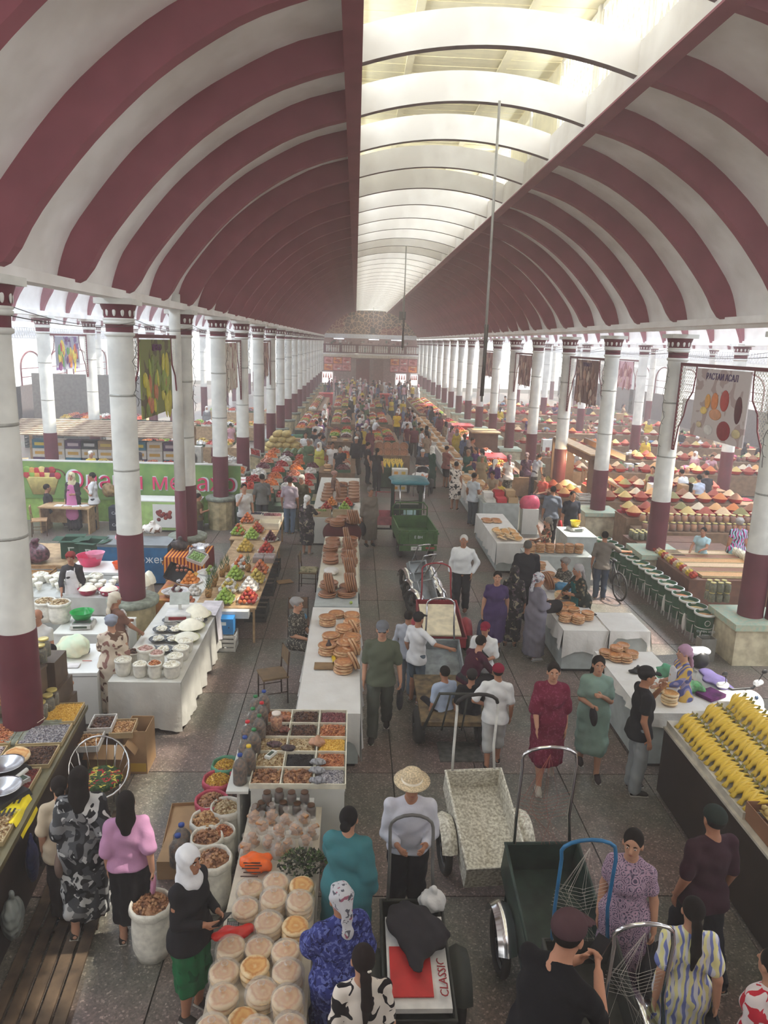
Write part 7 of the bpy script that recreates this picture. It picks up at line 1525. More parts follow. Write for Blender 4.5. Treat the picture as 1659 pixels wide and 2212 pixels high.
# ---- motorcycle
t = thing('motorcycle','white motorcycle with top case and purple covered seat','motorcycle',(5.78,10.2,0),-3.0); t.scale = (.86,) * 3; mw = mat('moto_white',(236,238,240),.15,noise=0,spec=.7); mbk = mat('moto_black',(44,44,46),.4)
wheel(t,(0,-.78,.31),.31,.06,False,rim=(90,90,92)); wheel(t,(0,.72,.31),.31,.055,False,rim=(90,90,92))
I = Iso(.022); I.cap((0,.62,.55),(0,.70,.95),.14,.12,.08); I.cap((0,.5,.5),(0,.1,.42),.14,.16,.08); I.ell((0,.78,.78),(.22,.13,.28),.06); ob('fairing',I.mesh('fairing',mw),t)
I = Iso(.022); I.cap((0,.15,.62),(0,-.55,.70),.14,.15,.05); I.cap((0,-.4,.58),(0,-.85,.64),.13,.09,.05); ob('body_panel',I.mesh('panel',mw),t)
I = Iso(.02); I.cap((0,.1,.80),(0,-.5,.84),.15,.14,.05,((0,0,1),.35)); I.cap((-.10,-.25,.82),(.10,-.25,.80),.13,.13,.05,((0,0,1),.3)); ob('seat_cover',I.mesh('seat',mat('purple_seat',(92,82,130),.85,bump=.3)),t)
I = Iso(.02); I.cap((0,-.78,.98),(0,-.92,.98),.19,.19,.06); ob('top_case',I.mesh('case',mbk),t); I = Iso(.02); I.cap((-.1,-.82,1.12),(.1,-.82,1.12),.14,.14,.05,((0,0,1),.5)); ob('case_lid',I.mesh('lid',mw),t)
MB().tube([(-.36,.40,1.05),(-.2,.50,1.0),(.2,.50,1.0),(.36,.40,1.05)],.02,8).build('handlebar',mbk,t)
for s_ in (-1,1):
 MB().tube([(s_ * .3,.45,1.05),(s_ * .36,.5,1.28)],.008,6).build('mirror_stalk',mbk,t); MB().ball((s_ * .38,.5,1.30),(.06,.02,.04),10,6).build('mirror',mbk,t); I = Iso(.018); I.cap((s_ * .30,.45,1.06),(s_ * .40,.42,1.06),.06,.05,.03); ob('hand_guard',I.mesh('guard',mw),t)
MB().box((0,0,.35),(.2,.5,.3)).build('engine',mbk,t); MB().lathe([(0,0),(.22,0),(.2,.02),(0,.03)],18,cap=False,M=Matrix.Rotation(1.2,3,'X'),sy=.5).build('front_fender',mw,t).location = (0,.78,.62); MB().tube([(0,.78,.31),(0,.62,.9)],.035,8).build('fork',mbk,t)
k = thing('emblem','round blue and white emblem on the white case','emblem',(0,0,0)); bpy.data.objects.remove(k)
MB().lathe([(0,0),(.035,.0),(.035,.004),(0,.004)],18,M=Matrix.Rotation(-1.1,3,'X')).build('emblem',mat('emblem_blue',(60,80,110),.3),t).location = (0,.86,1.02)
# ---- green spice drums on stands, in a row
dr = MB(); dr.lathe([(.155,.16),(.185,.66),(.20,.665),(.205,.69),(.19,.70),(.175,.66),(.150,.18),(0,.17)],22,cap=False); dme = dr.mesh('drum_wall',mat('drum_green',(58,108,78),.45,noise=.08,nscale=5)); rimm = MB().lathe([(.19,.655),(.208,.665),(.210,.70),(.185,.705)],22,cap=False).mesh('rim',WPANEL)
bandm = MB().lathe([(.169,.40),(.171,.405),(.1715,.415),(.169,.42)],22,cap=False).mesh('white_band',WPANEL); dlow = MB().lathe([(.158,.17),(.1685,.40)],22,cap=False).mesh('dark_band',mat('drum_dark',(36,78,54),.45)); legm = MB().tube([(0,0,0),(.03,0,.5)],.012,5).mesh('leg',WPANEL)
for i in range(16):
 f_ = i / 15; x,y = 7.02 + .10 * math.sin(f_ * 3),13.4 + f_ * 5.6
 t = thing('spice_drum',f'green drum of spice seed with white rim, {ordn(i)} from the near end of the row','drum',(x - .08 * f_ * 2,y,0),0,'green spice drums'); ob('drum_wall',dme,t); ob('rim',rimm,t); ob('white_band',bandm,t); ob('dark_band',dlow,t)
 for a in (.9,2.4,3.9,5.4): ob('leg',legm,t,(.17 * math.cos(a),.17 * math.sin(a),0))
 stuff(MB().lathe([(.172,.63),(.08,.66),(0,.67)],18,cap=False).build('seed',SPICES[(i * 3) % 8],t))
 if i == 0:
  for s_,z_,sz in (('CUMIN SEED',.36,.062),('кумин',.29,.045)):
   tm = text_mesh(s_,sz,extrude=.001); tm.materials.append(mat('letter_white',(220,226,230),noise=0)); ob('lettering',tm,t,(-.03,-.1755,z_),rot=(pi / 2 - .06,0,-.15))
  MB().tube([(.055 * math.cos(a) - .02,-.182 - .0,.53 + .055 * math.sin(a)) for a in [.4 * j for j in range(16)]],.006,5,closed=True).build('wreath_mark',WPANEL,t)
 if i % 3 == 1: blob_bag(f'white cloth rag tucked between the green drums, {ordn(i // 3)} from the near end',x - .16,y + .17,.10,.04,.05,.36,WCLOTH,'cloth',knot=False,name='rag')
t = thing('waste_bin','narrow grey metal bin beside the right plinth','bin',P(1520,1425,0),.1); MB().tray((0,0,0),(.3,.2,.45),.01).build('bin_wall',mat('bin_metal',(132,130,122),.4,.4),t)
# ---- spice stall with striped trays, lit bags and jar rack
counter_box('spice_stall','brown fronted spice stall with wide trays behind the green drums','stall',7.5,9.8,15.2,18.4,.78,mat('stall_brown',(120,80,60),.6))
for i in range(6): t = thing('spice_tray',f'long shallow tray of {["tan", "brown", "pale"][i % 3]} spice, {ordn(i)} across the stall','tray',(8.7,15.5 + i * .36,.79)); MB().tray((0,0,0),(1.7,.34,.05),.01).build('tray_rim',mat('tray_tan',(196,174,130)),t); stuff(MB().box((0,0,.025),(1.66,.31,.03)).build('spice',SPICES[[0,2,5][i % 3]],t))
for i in range(14): blob_bag(f'shiny {["red", "yellow", "clear"][i % 3]} spice packet along the drum side of the stall, {ordn(i)}',7.62,15.3 + i * .17,.79,.11,.05,.16,mat('packet%d' % (i % 3),[(200,70,50),(236,200,60),(226,196,160)][i % 3],.15,alpha=.9,bump=.8,noise=.3,nscale=14),'packet',knot=False,rz=.3,name='spice_packet',seed=i)
for i in range(12): blob_bag(f'white bag of flour standing on the right shelf of the spice stall, {ordn(i)}',9.55,15.3 + i * .19,.80,.09,.08,.22,mat('flourbag',(236,230,206),.3,noise=.1,bump=.5),'bag',knot=False,name='flour_bag',seed=i)
ms = jar_meshes(.07,.2,grain('olive',[(96,90,50),(120,110,66)],30),mat('lid_gold',(206,190,120)))
for i in range(12): jar(f'jar of pickles stacked by the right plinth column, {ordn(i)}',7.22 + (i % 3) * .15,13.62 + (i // 6) * .16,.84 + ((i // 3) % 2) * .21,ms,'pickle jars by the right column')
for i in range(9): jar(f'jar of oil and pickles at the foot of the double column, {ordn(i)}',7.55 + (i % 3) * .16,18.55 + (i // 3) * .16,.79,ms,'jars at the double column')
counter_box('market_table','dark side counter with jars at the double column','table',7.4,9.6,18.45,19.1,.78,mat('stall_brown',(120,80,60)))
# boxes of basins: red basins heaped with spice, shared meshes, in rows over the right aisles
RED = mat('red_basin',(206,48,44),.3,noise=.05); bme = bowl_me('basin_wall',.24,.14,RED); hme = [MB().lathe([(.235,.13),(.16,.20),(.07,.29),(0,.33)],16,cap=False,wob=.03).mesh('spice_heap',m_) for m_ in SPICES]
RC = mat('red_tablecloth',(176,34,54),.8,noise=.08); TBR = mat('stall_wood',(140,110,84),.6,noise=.15)
nb = 0; NROW = []
def basin(x,y,z,i,lab): t = thing('spice_basin',lab,'basin',(x,y,z),0,'red basins of spices on the right'); ob('basin_wall',bme,t); stuff(ob('spice_heap',hme[i % 8],t)); return t
rows = [(20.2,7.9,13.2,1.0),(22.9,8.1,13.4,.9),(25.2,8.4,13.4,.9),(28.6,8.4,20,.9),(32.2,8.4,21,.9),(36.8,8.4,21,.9),(41.8,8.4,21,.9),(47.0,8.4,21,.9),(53.0,8.4,21,.9),(60,8.4,21,.9)]
gj = [jar_meshes(.09,.24,mat('jar_c%d' % i,c,.3),mat('lid_gold',(206,190,120))) for i,c in enumerate([(150,80,40),(190,120,60),(110,50,40)])]
for r,(y,x0,x1,z) in enumerate(rows):
 counter_box('market_table',f'spice market table in the right hall, {ORD[r]} row from the front','table',x0,x1,y,y + 1.0,z - .02,TBR)
 cloth(f'red cloth over the back of the {ORD[r]} spice table row',x0 + .1,x1,y + .62,y + 1.0,z + .02,(.05,.05,.02,.3),RC,.02)
 x = x0 + .3; c = 0
 while x < x1 - .3:
  k_ = (c * 5 + r * 3) % 7
  for j in range(2 if r < 5 else 1):
   if r < 3 or k_ < 5: basin(x,y + .28 + j * .45,z + (.03 if j else 0),c + r * 2 + j * 3,f'red basin heaped with spice in the {ORD[r]} table row of the right hall')
  if k_ >= 5 and r >= 3:
   jar(f'big jar standing on the {ORD[r]} spice table row',x - .12,y + .3,z,gj[c % 3],'jars among the spice basins'); jar(f'big jar standing on the {ORD[r]} spice table row',x + .12,y + .3,z,gj[(c + 1) % 3],'jars among the spice basins')
  x += .53 if r < 6 else .8; c += 1
for i in range(34): jar(f'orange honey jar in the rows behind the boy in pale blue, {ordn(i % 17)} of row {1 + i // 17}',8.2 + (i % 17) * .2,19.6 + (i // 17) * .2,.80 + (i // 17) * .2,gj[i % 2],'honey jars in rows')
counter_box('market_table','low honey table behind the double column','table',8.0,11.7,19.4,20.15,.79,TBR)
r3 = random.Random(5)
for i in range(70):
 r = 3 + i % 7; y,x0,x1,z = rows[r]; kk = ['red','pink','white','brown','green','blue'][i % 6]; c = [(190,40,60),(222,110,140),(226,222,216),(150,120,90),(90,130,80),(90,120,150)][i % 6]
 x = r3.uniform(x0 + .3,x1 - .4); blob_bag(f'{kk} bundle lying behind the {ORD[r]} spice table row',x,y + .80,z + .03,.22,.16,.2,mat('bundle_' + kk,c,.6,noise=.2,nscale=8),'bundle',knot=i % 2 == 0,name='bundle',seed=i,group='bundles on the spice rows')
for i in range(26):
 r = i % 9; y = rows[r][0] - 1.0; carton(f'{["white", "tan"][i % 2]} carton on the floor before the {ORD[r]} spice row, {ORD[i // 9]} one',r3.uniform(8.6,12 if r < 3 else 20),y + .2,0,.5,.4,.45 + .4 * (i % 3),[(222,220,214),(176,142,104)][i % 2],open_=False,printc=[((150,60,60),0,.6,.4,.2)])
# wooden lit stall frame
t = thing('lit_stall','brown wooden stall frame with four warm bulbs over spices','stall',(8.5,24.9,0)); wf = mat('stall_frame',(110,78,56),.5,noise=.1); lf = mat('stall_frame_light',(196,164,124),.6)
MB().box((-.35,-.9,1.1),(.5,.12,2.0)).build('post',wf,t); MB().box((-.25,3.4,1.2),(.9,.12,2.2)).build('post',wf,t); MB().box((-.4,1.2,2.1),(.12,4.6,.32)).build('beam',wf,t); MB().box((-.4,1.2,2.28),(.5,4.7,.05)).build('top_board',lf,t); MB().box((.6,1.2,2.2),(.10,4.6,.2)).build('beam',wf,t)
MB().box((.55,1.2,1.15),(.08,4.4,.08)).build('rail',wf,t)
sp_ = MB().box((0,0,.85),(.05,.05,.6)).mesh('spindle',wf)
for i in range(12): ob('spindle',sp_,t,(.55,-.8 + i * .37,0))
bm_ = MB().ball((0,0,0),(.055,.055,.075),10,8).mesh('bulb',mat('bulb_glow',(255,230,160),emit=(255,214,130),estr=18,noise=0))
for i in range(4):
 ob('bulb',bm_,t,(-.2,-.2 + i * .75,1.86)); l = bpy.data.lights.new('bulb_light','POINT'); l.energy = 28; l.color = (1,.78,.45); l.shadow_soft_size = .06; lo_ = bpy.data.objects.new('bulb_light',l); C.objects.link(lo_); lo_.parent = t; lo_.location = (-.2,-.2 + i * .75,1.72)
counter_box('market_table','low table of lit spice trays under the warm bulbs','table',7.0,8.0,24.2,27.6,.7,TBR,rz=0)
for i in range(8): t = basin(7.3 + (i % 2) * .42,24.5 + (i // 2) * .75,.71,i,f'bowl of spice under the warm bulbs, {ordn(i)}')
for i in range(5): crate(f'stack of metal trays beside the lit stall, layer {ORD[i]}',7.75,23.7,i * .2,.45,.4,.18,(196,190,182),slat=2)
rt('brown counter with scale and hanging scoop beside the boy with the bicycle',5.7,6.5,18.5,19.6,.85,(0,0,0,0)); scale_('steel scale with yellow tub on the brown counter',6.1,19.2,.86,.2,(214,212,206),False); t = thing('tub','yellow plastic tub on the steel scale','tub',(6.1,19.2,.96)); ob('tub_wall',bowl_me('tub',.14,.16,mat('yellow_plastic',(240,214,60),.3)),t)
rt('cream shop counter with trays beside the man in grey trousers',4.05,5.2,22.0,23.3,.95,(0,0,0,0)); t = thing('pink_box_stack','pink wrapped bundle on white cartons beside the cream counter','box',(5.55,22.2,0)); MB().box((0,0,.4),(.5,.5,.8)).build('white_cartons',WPANEL,t); I = Iso(.03); I.cap((-.1,0,.98),(.1,0,1.0),.2,.2,.05); I.cap((-.1,0,.9),(.1,0,.9),.22,.22,.05); ob('pink_wrap',I.mesh('w',mat('pink_wrap',(222,90,120),.4,noise=.1)),t)
for i in range(6): carton(f'{["white", "red", "tan"][i % 3]} tray on the cream shop counter, {ordn(i)}',4.3 + (i % 3) * .35,22.25 + (i // 3) * .45,.96,.3,.4,.1 + .04 * i,[(226,222,214),(200,60,70),(190,160,120)][i % 3],open_=i % 2 == 0)
# right row of bread tables further back
for r,(y0,y1) in enumerate([(23.6,27.2),(27.6,31.2),(31.8,36),(37,42),(43,50)]):
 rt(f'white cloth bread table on the right of the aisle, {ORD[r+1]} from the front',4.0,4.85,y0,y1,.82,(.45,.3,.4,.1),f'white cloth hanging over the right aisle bread table, {ORD[r+1]} from the front')
 for i in range(int((y1 - y0) / .5)):
  for j in range(2): stack(nan_me,4.2 + j * .42,y0 + .3 + i * .5,.835,1 + (i * 3 + j + r) % 4,.04,f'golden bread on the right aisle table, {ORD[r+1]} from the front, pile {i * 2 + j + 1}',f'right aisle breads {r}',.03,sc=.95)
# ---- three wheeler, carts
t = thing('cargo_tricycle','green three wheeled cargo truck with turquoise canopy','tricycle',(1.72,19.6,0),.06); tg = mat('truck_green',(70,108,56),.45,noise=.15,nscale=5); tgd = mat('truck_dark',(38,56,46),.5)
k = MB(); k.tray((0,0,.50),(1.05,1.75,.38),.03); k.build('cargo_bed',tg,t)
rbm = MB().box((0,0,0),(.05,.03,.36)).mesh('bed_rib',tg)
for i in range(5): ob('bed_rib',rbm,t,(-.45 + i * .225,-.89,.69))
MB().box((0,-.895,.80),(1.1,.02,.05)).build('top_rim',tg,t); MB().box((0,-.90,.40),(1.0,.04,.14)).build('bumper',tg,t); MB().box((-.05,-.925,.40),(.28,.01,.10)).build('number_plate',WPANEL,t); MB().box((.32,-.925,.41),(.24,.01,.05)).build('tail_lamp',mat('red_lamp',(176,70,60),.3),t)
tm = text_mesh('Е ВН',.10,extrude=.002); tm.materials.append(mat('letter_white',(220,226,230),noise=0)); ob('lettering',tm,t,(0,-.912,.70),rot=(pi / 2,0,0)); tm = text_mesh('03 172',.06,extrude=.002); tm.materials.append(BLACK); ob('lettering',tm,t,(-.05,-.933,.40),rot=(pi / 2,0,0))
k = MB(); k.tube([(-.5,.88,.85),(-.5,.9,1.12),(-.40,.9,1.25),(.40,.9,1.25),(.5,.9,1.12),(.5,.88,.85)],.02,7); k.tube([(-.5,.9,1.05),(.5,.9,1.05)],.016,6)
for i in range(4): k.tube([(-.3 + i * .2,.9,.86),(-.3 + i * .2,.9,1.05)],.012,5)
k.build('head_rail',tg,t); MB().box((0,.93,.95),(.36,.01,.14)).build('number_plate',mat('plate_blue',(176,206,210),.4),t)
k = MB(); k.box((-.42,1.72,1.0),(.10,.10,1.5)); k.box((.42,1.72,1.0),(.10,.10,1.5)); k.box((0,1.75,.95),(.9,.12,.12)); k.box((0,1.8,.6),(.85,.5,.55)); k.build('cab',tgd,t)
for sx in (-.28,.42): MB().tube([(sx,1.0,.9),(sx,1.1,1.78)],.02,7).build('canopy_post',CH,t)
I = Iso(.03); I.cap((-.36,1.0,1.80),(.36,1.0,1.80),.2,.2,.1,((0,0,1),.3)); I.cap((-.36,1.7,1.82),(.36,1.7,1.82),.2,.2,.3,((0,0,1),.3)); I.ell((0,1.35,1.84),(.55,.5,.08),.1); ob('canopy',I.mesh('canopy',mat('canopy_teal',(48,122,136),.3,noise=.1,bump=.4,bscale=8,bdist=.05)),t)
I = Iso(.03); I.cap((-.1,1.1,.80),(.1,1.1,.80),.14,.14,.05,((0,0,1),.6)); ob('driver_seat',I.mesh('s',mat('moto_black',(44,44,46))),t)
for sx in (-.42,.42): wheel(t,(sx,-.35,.29),.29,.07,False,rim=(110,110,100))
wheel(t,(0,2.05,.3),.3,.06,False); MB().tube([(-.35,1.6,1.15),(0,1.75,1.1),(.35,1.6,1.15)],.014,6).build('handlebar',mat('moto_black',(44,44,46)),t); MB().ball((.35,1.68,1.5),(.07,.02,.09),10,6).build('mirror',mat('moto_black',(44,44,46)),t)
def barrow(label,x,y,rz,body,fender,L_=1.05,W=.62,D=.34,bed=.62,tilt=.42,hcol=CH,R=.30,hoop_h=.95,cargo=None,grip=None,net=None):
 """two wheeled porter's barrow: tub, two wheels with mudguards, hoop handle at +Y end"""
 t = thing('porter_cart',label,'cart',(x,y,0),rz); M = Matrix.Rotation(tilt,3,'X'); k = MB(); k.tray(M @ Vector((0,0,0)) + Vector((0,0,bed - .2)),(W,L_,D),.018,rot=M); k.build('tub',body,t)
 c = lambda a,b,h: tuple(M @ Vector((a,b,h)) + Vector((0,0,bed - .2)))
 MB().tube([c(-W / 2,-L_ / 2,D),c(-W / 2,L_ / 2,D),c(W / 2,L_ / 2,D),c(W / 2,-L_ / 2,D)],.016,7,closed=True).build('tub_rim',body,t)
 e = [c(-W * .38,L_ / 2,D),c(-W * .36,L_ / 2 + .12,D + .25),c(-W * .36,L_ / 2 + .22,D + hoop_h * .75)] + [tuple(M @ Vector((-W * .36 * math.cos(a),L_ / 2 + .26,D + hoop_h * .8 + .14 * math.sin(a))) + Vector((0,0,bed - .2))) for a in [pi * j / 8 for j in range(9)]] + [c(W * .36,L_ / 2 + .22,D + hoop_h * .75),c(W * .36,L_ / 2 + .12,D + .25),c(W * .38,L_ / 2,D)]
 MB().tube(e,.016,8).build('handle_hoop',hcol,t)
 if grip: MB().tube(e[3:12],.021,8).build('grip',grip,t)
 for s_ in (-1,1):
  xx = s_ * (W / 2 + .10); wheel(t,(xx,-.05,R),R,.042,True)
  k = MB(); nn = 12
  for w_ in (-.055,.055): pass
  V = [];
  for i in range(nn + 1):
   a = .15 + (pi - .5) * i / nn
   for j in range(5): b = (j - 2) / 2; V.append((xx + b * .085,-.05 + (R + .045 - abs(b) * .04) * math.cos(a),R + (R + .045 - abs(b) * .04) * math.sin(a)))
  F = [(i * 5 + j,i * 5 + j + 1,(i + 1) * 5 + j + 1,(i + 1) * 5 + j) for i in range(nn) for j in range(4)]
  k.add(V,F,0,True); k.build('mudguard',fender,t)
 MB().tube([(-W / 2 - .12,-.05,R),(W / 2 + .12,-.05,R)],.016,6).build('axle',mat('cart_leg',(70,66,64)),t)
 for s_ in (-1,1): MB().tube([c(s_ * W * .4,L_ * .42,0),(s_ * W * .4,L_ * .52,.0)],.014,6).build('prop',body,t)
 if net:
  k = MB(); r5 = random.Random(3)
  for i in range(9): a,b = r5.uniform(-1,1) * W * .4,r5.uniform(-1,1) * W * .4; k.tube([c(0,L_ / 2 + .25,D + hoop_h * .85),c((a + 0) * .8,L_ / 2 + .2,D + .3 + .1 * r5.random()),c(b,L_ / 2 - .02,D)],.001,4)
  for i in range(7): k.tube([c(-W * .36,L_ / 2 + .2,D + .16 + i * .05),c(0,L_ / 2 + .17,D + .12 + i * .05),c(W * .36,L_ / 2 + .2,D + .15 + i * .055)],.001,4)
  k.build('string_net',net,t)
 return t
WPC = mat('chipped_white',(226,222,208),.6,noise=.3,nscale=34,col2=(168,160,142)); GPC = mat('cart_green',(46,66,56),.5,noise=.2,nscale=6,col2=(36,48,44)); DPC = mat('cart_dark',(62,62,56),.6,noise=.2); NET = mat('net_string',(214,206,196),.8); NETR = mat('net_red',(176,96,84),.8)
barrow('chipped white porter cart with dark taped handle',1.52,7.1,.08,WPC,WPC,1.25,.66,.3,.60,.30,mat('tape_white',(222,220,214),.4),.31,1.0,grip=mat('tape_black',(48,44,44),.6))
barrow('large dark green porter cart with chrome mudguards',1.92,5.75,.02,GPC,CH,1.05,.72,.4,.68,.28,CH,.31,1.1,net=NETR)
barrow('second green porter cart behind the man in the maroon cap',1.98,4.75,.0,DPC,CH,.95,.62,.36,.60,.30,mat('blue_tube',(50,120,170),.3,.2),.31,1.0,net=NET)
barrow('nearest blue rimmed porter cart at the bottom of the picture',2.15,4.0,.0,mat('cart_blue',(40,78,96),.5,noise=.2),CH,.9,.6,.35,.55,.3,CH,.30,.95,net=NET)
t = barrow('porter cart loaded with flattened boxes held by the man in the straw hat',.62,5.25,.0,DPC,mat('cart_guard_dark',(56,58,52),.6),1.15,.56,.26,.55,.10,mat('tape_grey',(110,108,106),.4),.29,.75)
k = thing('cardboard_load','red and white CLASSIC printed cardboard under a black jacket in the cart','cardboard',(.62,5.2,.66)); MB().box((0,-.1,.0),(.50,.85,.05),rot=Matrix.Rotation(.10,3,'X')).build('board',mat('white_board',(226,222,216),.6),k); MB().box((-.06,-.22,.03),(.34,.45,.012),rot=Matrix.Rotation(.10,3,'X')).build('red_print',mat('red_print',(196,44,44),.5),k)
tm = text_mesh('CLASSIC',.10,extrude=.002); tm.materials.append(mat('ink_red',(150,40,44),noise=0)); ob('lettering',tm,k,(.20,-.27,.022),rot=(.10,0,pi / 2))
I = Iso(.016); I.cap((-.05,.12,.09),(.1,-.05,.09),.20,.18,.05,((0,0,1),.35)); I.cap((0,-.05,.08),(-.02,-.36,.05),.17,.05,.05,((0,0,1),.4)); I.fold = lambda X,Y,Z: .008 * np.sin(40 * X + 25 * Y) + .006 * np.sin(30 * Y - 20 * X); o = ob('black_jacket',I.mesh('jacket',mat('jacket_black',(42,38,42),.9)),None,(.62,5.3,.70)); tag(o,'black jacket thrown over the cardboard in the cart','jacket')
blob_bag('white plastic sack corner beside the black jacket',.80,5.66,.70,.12,.10,.16,mat('white_bag',(226,224,222)))
t = barrow('red porter cart with cream boards and chrome hoop',1.72,13.1,0,mat('cart_red',(150,40,52),.5,noise=.1),mat('cart_red',(150,40,52)),1.5,.8,.2,.62,.12,mat('cart_red',(150,40,52)),.3,.7,net=NET); k = thing('cream_board','cream cardboard sheets lying in the red porter cart','board',(1.68,12.9,.66)); MB().box((0,0,0),(.68,1.2,.03),rot=Matrix.Rotation(.12,3,'X')).build('sheet',mat('cream_board',(226,212,180),.6),k)
t = barrow('grey railed porter cart between the boys and the red cart',1.55,11.3,0,mat('cart_grey',(150,156,158),.6,noise=.2),DPC,1.0,.66,.22,.6,.3,CH,.3,.7)
t = thing('flat_trailer','low dark trailer platform that the boys sit on','trailer',(1.50,9.95,0)); MB().box((0,0,.56),(.95,1.5,.06)).build('platform',mat('trailer_deck',(120,100,70),.8,noise=.3,nscale=8),t); MB().tube([(-.45,-.78,.5),(-.25,-.80,1.05),(.42,-.80,1.05),(.45,-.78,.5)],.022,7).build('end_rail',DPC,t)
for i in range(3): MB().tube([(-.2 + i * .28,-.8,.5),(-.1 + i * .24,-.8,1.05)],.013,6).build('rail_bar',DPC,t)
for s_ in (-.46,.46): wheel(t,(s_,-.25,.27),.27,.08,False,rim=(60,60,60))
MB().tube([(-.46,-.25,.27),(.46,-.25,.27)],.03,6).build('axle',DPC,t)
for i,(px,py,rz) in enumerate([(905,1300,.5),(898,1280,.35),(890,1255,.25)]):
 q = P(px,py,.25); barrow(f'upended grey porter cart leaning in the row, {["near", "middle", "far"][i]} one',q.x + .1,q.y,rz + .1,mat('cart_silver',(176,182,184),.4,.3),CH,.7,.42,.2,.55,1.1,CH,.29,.6)
t = thing('red_cart','low pink and red handcart left of the green truck','cart',(1.0,21.2,0)); MB().tray((0,0,.5),(.6,.9,.25),.02).build('tub',mat('pink_panel',(200,120,130),.5),t); MB().tube([(-.28,.45,.7),(-.28,.5,1.3),(.28,.5,1.3),(.28,.45,.7)],.018,6).build('frame',mat('cart_red',(150,40,52)),t); wheel(t,(-.3,0,.28),.28,.06,False); wheel(t,(.3,0,.28),.28,.06,False); MB().tube([(-.3,0,.28),(.3,0,.28)],.03,6).build('axle',DPC,t)
# bicycle
t = thing('bicycle','black mountain bicycle held by the boy in grey','bicycle',P(1325,1290,0) + Vector((-.05,.25,0)),.15); wheel(t,(0,-.5,.34),.34,.022,True); wheel(t,(0,.52,.34),.34,.022,True); fb_ = mat('bike_frame',(50,50,54),.4)
k = MB()
for a,b in (((0,-.5,.34),(0,-.12,.80)),((0,-.12,.80),(0,.35,.86)),((0,-.10,.30),(0,.37,.80)),((0,-.5,.34),(0,-.1,.30)),((0,-.12,.86),(0,-.1,.30)),((0,.52,.34),(0,.36,.92))): k.tube([a,b],.017,6)
k.build('frame',fb_,t); MB().tube([(-.28,.32,.96),(0,.38,.93),(.28,.32,.96)],.013,6).build('handlebar',fb_,t); MB().ball((0,-.14,.88),(.06,.12,.03),10,6).build('saddle',fb_,t)
# banana cart and bread cart in the middle distance
counter_box('market_table','green banana cart in the middle of the aisle','cart',.95,2.05,28.8,30.3,.85,mat('stand_green',(70,90,70)))
for i in range(6):
 for j in range(4): hand(1.1 + i * .17,29.0 + j * .33,.87,rnd.uniform(-.3,.3),f'hand of bananas on the green cart, {ordn(i)} across and {ordn(j)} back',4)
for i in range(3): carton(f'white fruit carton with orange print stacked before the green cart, {ORD[i]} layer',1.85,28.45,i * .30,.62,.4,.28,(226,222,212),open_=False,printc=[((222,160,70),-.25,.5,.25,.4),((210,180,80),.22,.5,.25,.4)])
for i in range(8): tag(ob('flatbread',lepe_me,None,(1.15 + (i % 4) * .36,32.0 + (i // 4) * .1,1.0 + (i // 4) * .25),rot=(1.2,0,rnd.uniform(-.2,.2))),'brown bread standing on the far bread barrow','bread','breads on the far barrow')
counter_box('market_table','far bread barrow behind the banana cart','cart',.9,2.5,31.8,32.7,.88,TBR)
t = barrow('dark hand cart of sacks in front of the man in the waistcoat',2.62,27.9,pi,DPC,DPC,1.0,.7,.2,.6,.1,CH,.28,.5); blob_bag('white and orange bags heaped in the waistcoat man cart',2.62,27.9,.60,.3,.3,.25,mat_print('cartload',(222,218,214),[(206,140,110)],'blotch',4,.6),knot=False)
# ================================================================ further stalls down the nave and in the left aisles
FK = ['tomato','orange','green_apple','mango','peach','wrapped','plum','red_apple']
r7 = random.Random(11); fheap = [heap_mesh('fill',34,fruit_mesh(k_).materials[0],.045,(1,1,1),.26,.3,.14,seed=i) for i,k_ in enumerate(FK)]
def fstall(x0,x1,y0,y1,lab,z=.8,bread=0.0,m=None):
 counter_box('market_table',lab,'table',x0,x1,y0,y1,z,m or TBR); y = y0 + .35; n = 0
 while y < y1 - .2:
  x = x0 + .32
  while x < x1 - .25:
   if r7.random() < bread: stack(nan_me,x,y,z + .01,1 + n % 4,.04,'golden bread on the ' + lab,'breads on the ' + lab,.03)
   else: k_ = (n * 3 + int(y)) % 8; t = thing('fruit_tray',f'open tray of {FK[k_].replace("_", " ")} fruit on the {lab}','tray',(x,y,z),r7.uniform(-.1,.1),'trays on the ' + lab); MB().tray((0,0,0),(.54,.62,.12),.012).build('tray_wall',mat('ft%d' % (n % 3),[(200,186,160),(60,92,66),(222,216,204)][n % 3],.6),t); stuff(ob('fruit_heap',fheap[k_],t,(0,0,.10)))
   x += .6; n += 1
  y += .72
fstall(-1.3,.1,27.6,33.4,'central stall beyond the bread tables',bread=.5); fstall(-1.3,.0,36.5,41.5,'second far central stall',bread=.3); fstall(-1.4,.1,44.5,52,'third far central stall'); fstall(.9,2.3,36.5,41,'far green stall in the aisle middle',bread=.1); fstall(.9,2.5,45,51,'far yellow banana stall',bread=0); fstall(1.0,2.5,56,64,'distant stall right of the middle'); fstall(-1.6,-.1,56,66,'distant stall left of the middle')
fstall(-3.3,-2.0,41,50,'left nave edge stall of greens',m=mat('stand_green',(70,90,70))); fstall(-3.3,-2.2,53,66,'far left nave edge stall'); fstall(4.6,6.6,52,66,'far right nave edge stall'); fstall(5.2,6.8,27.5,34,'right nave inner stall of dried goods',bread=.1); fstall(5.2,6.8,37,48,'far right nave inner stall',bread=.2)
fstall(-9.8,-5.2,33.5,35.2,'left aisle vegetable stall',m=WOOD); fstall(-9.8,-5.2,41.5,43.2,'second left aisle vegetable stall',m=WOOD); fstall(-9.8,-5.2,50,51.5,'third left aisle vegetable stall',m=WOOD); fstall(-17,-12,43,45,'far left aisle stall',m=WOOD)
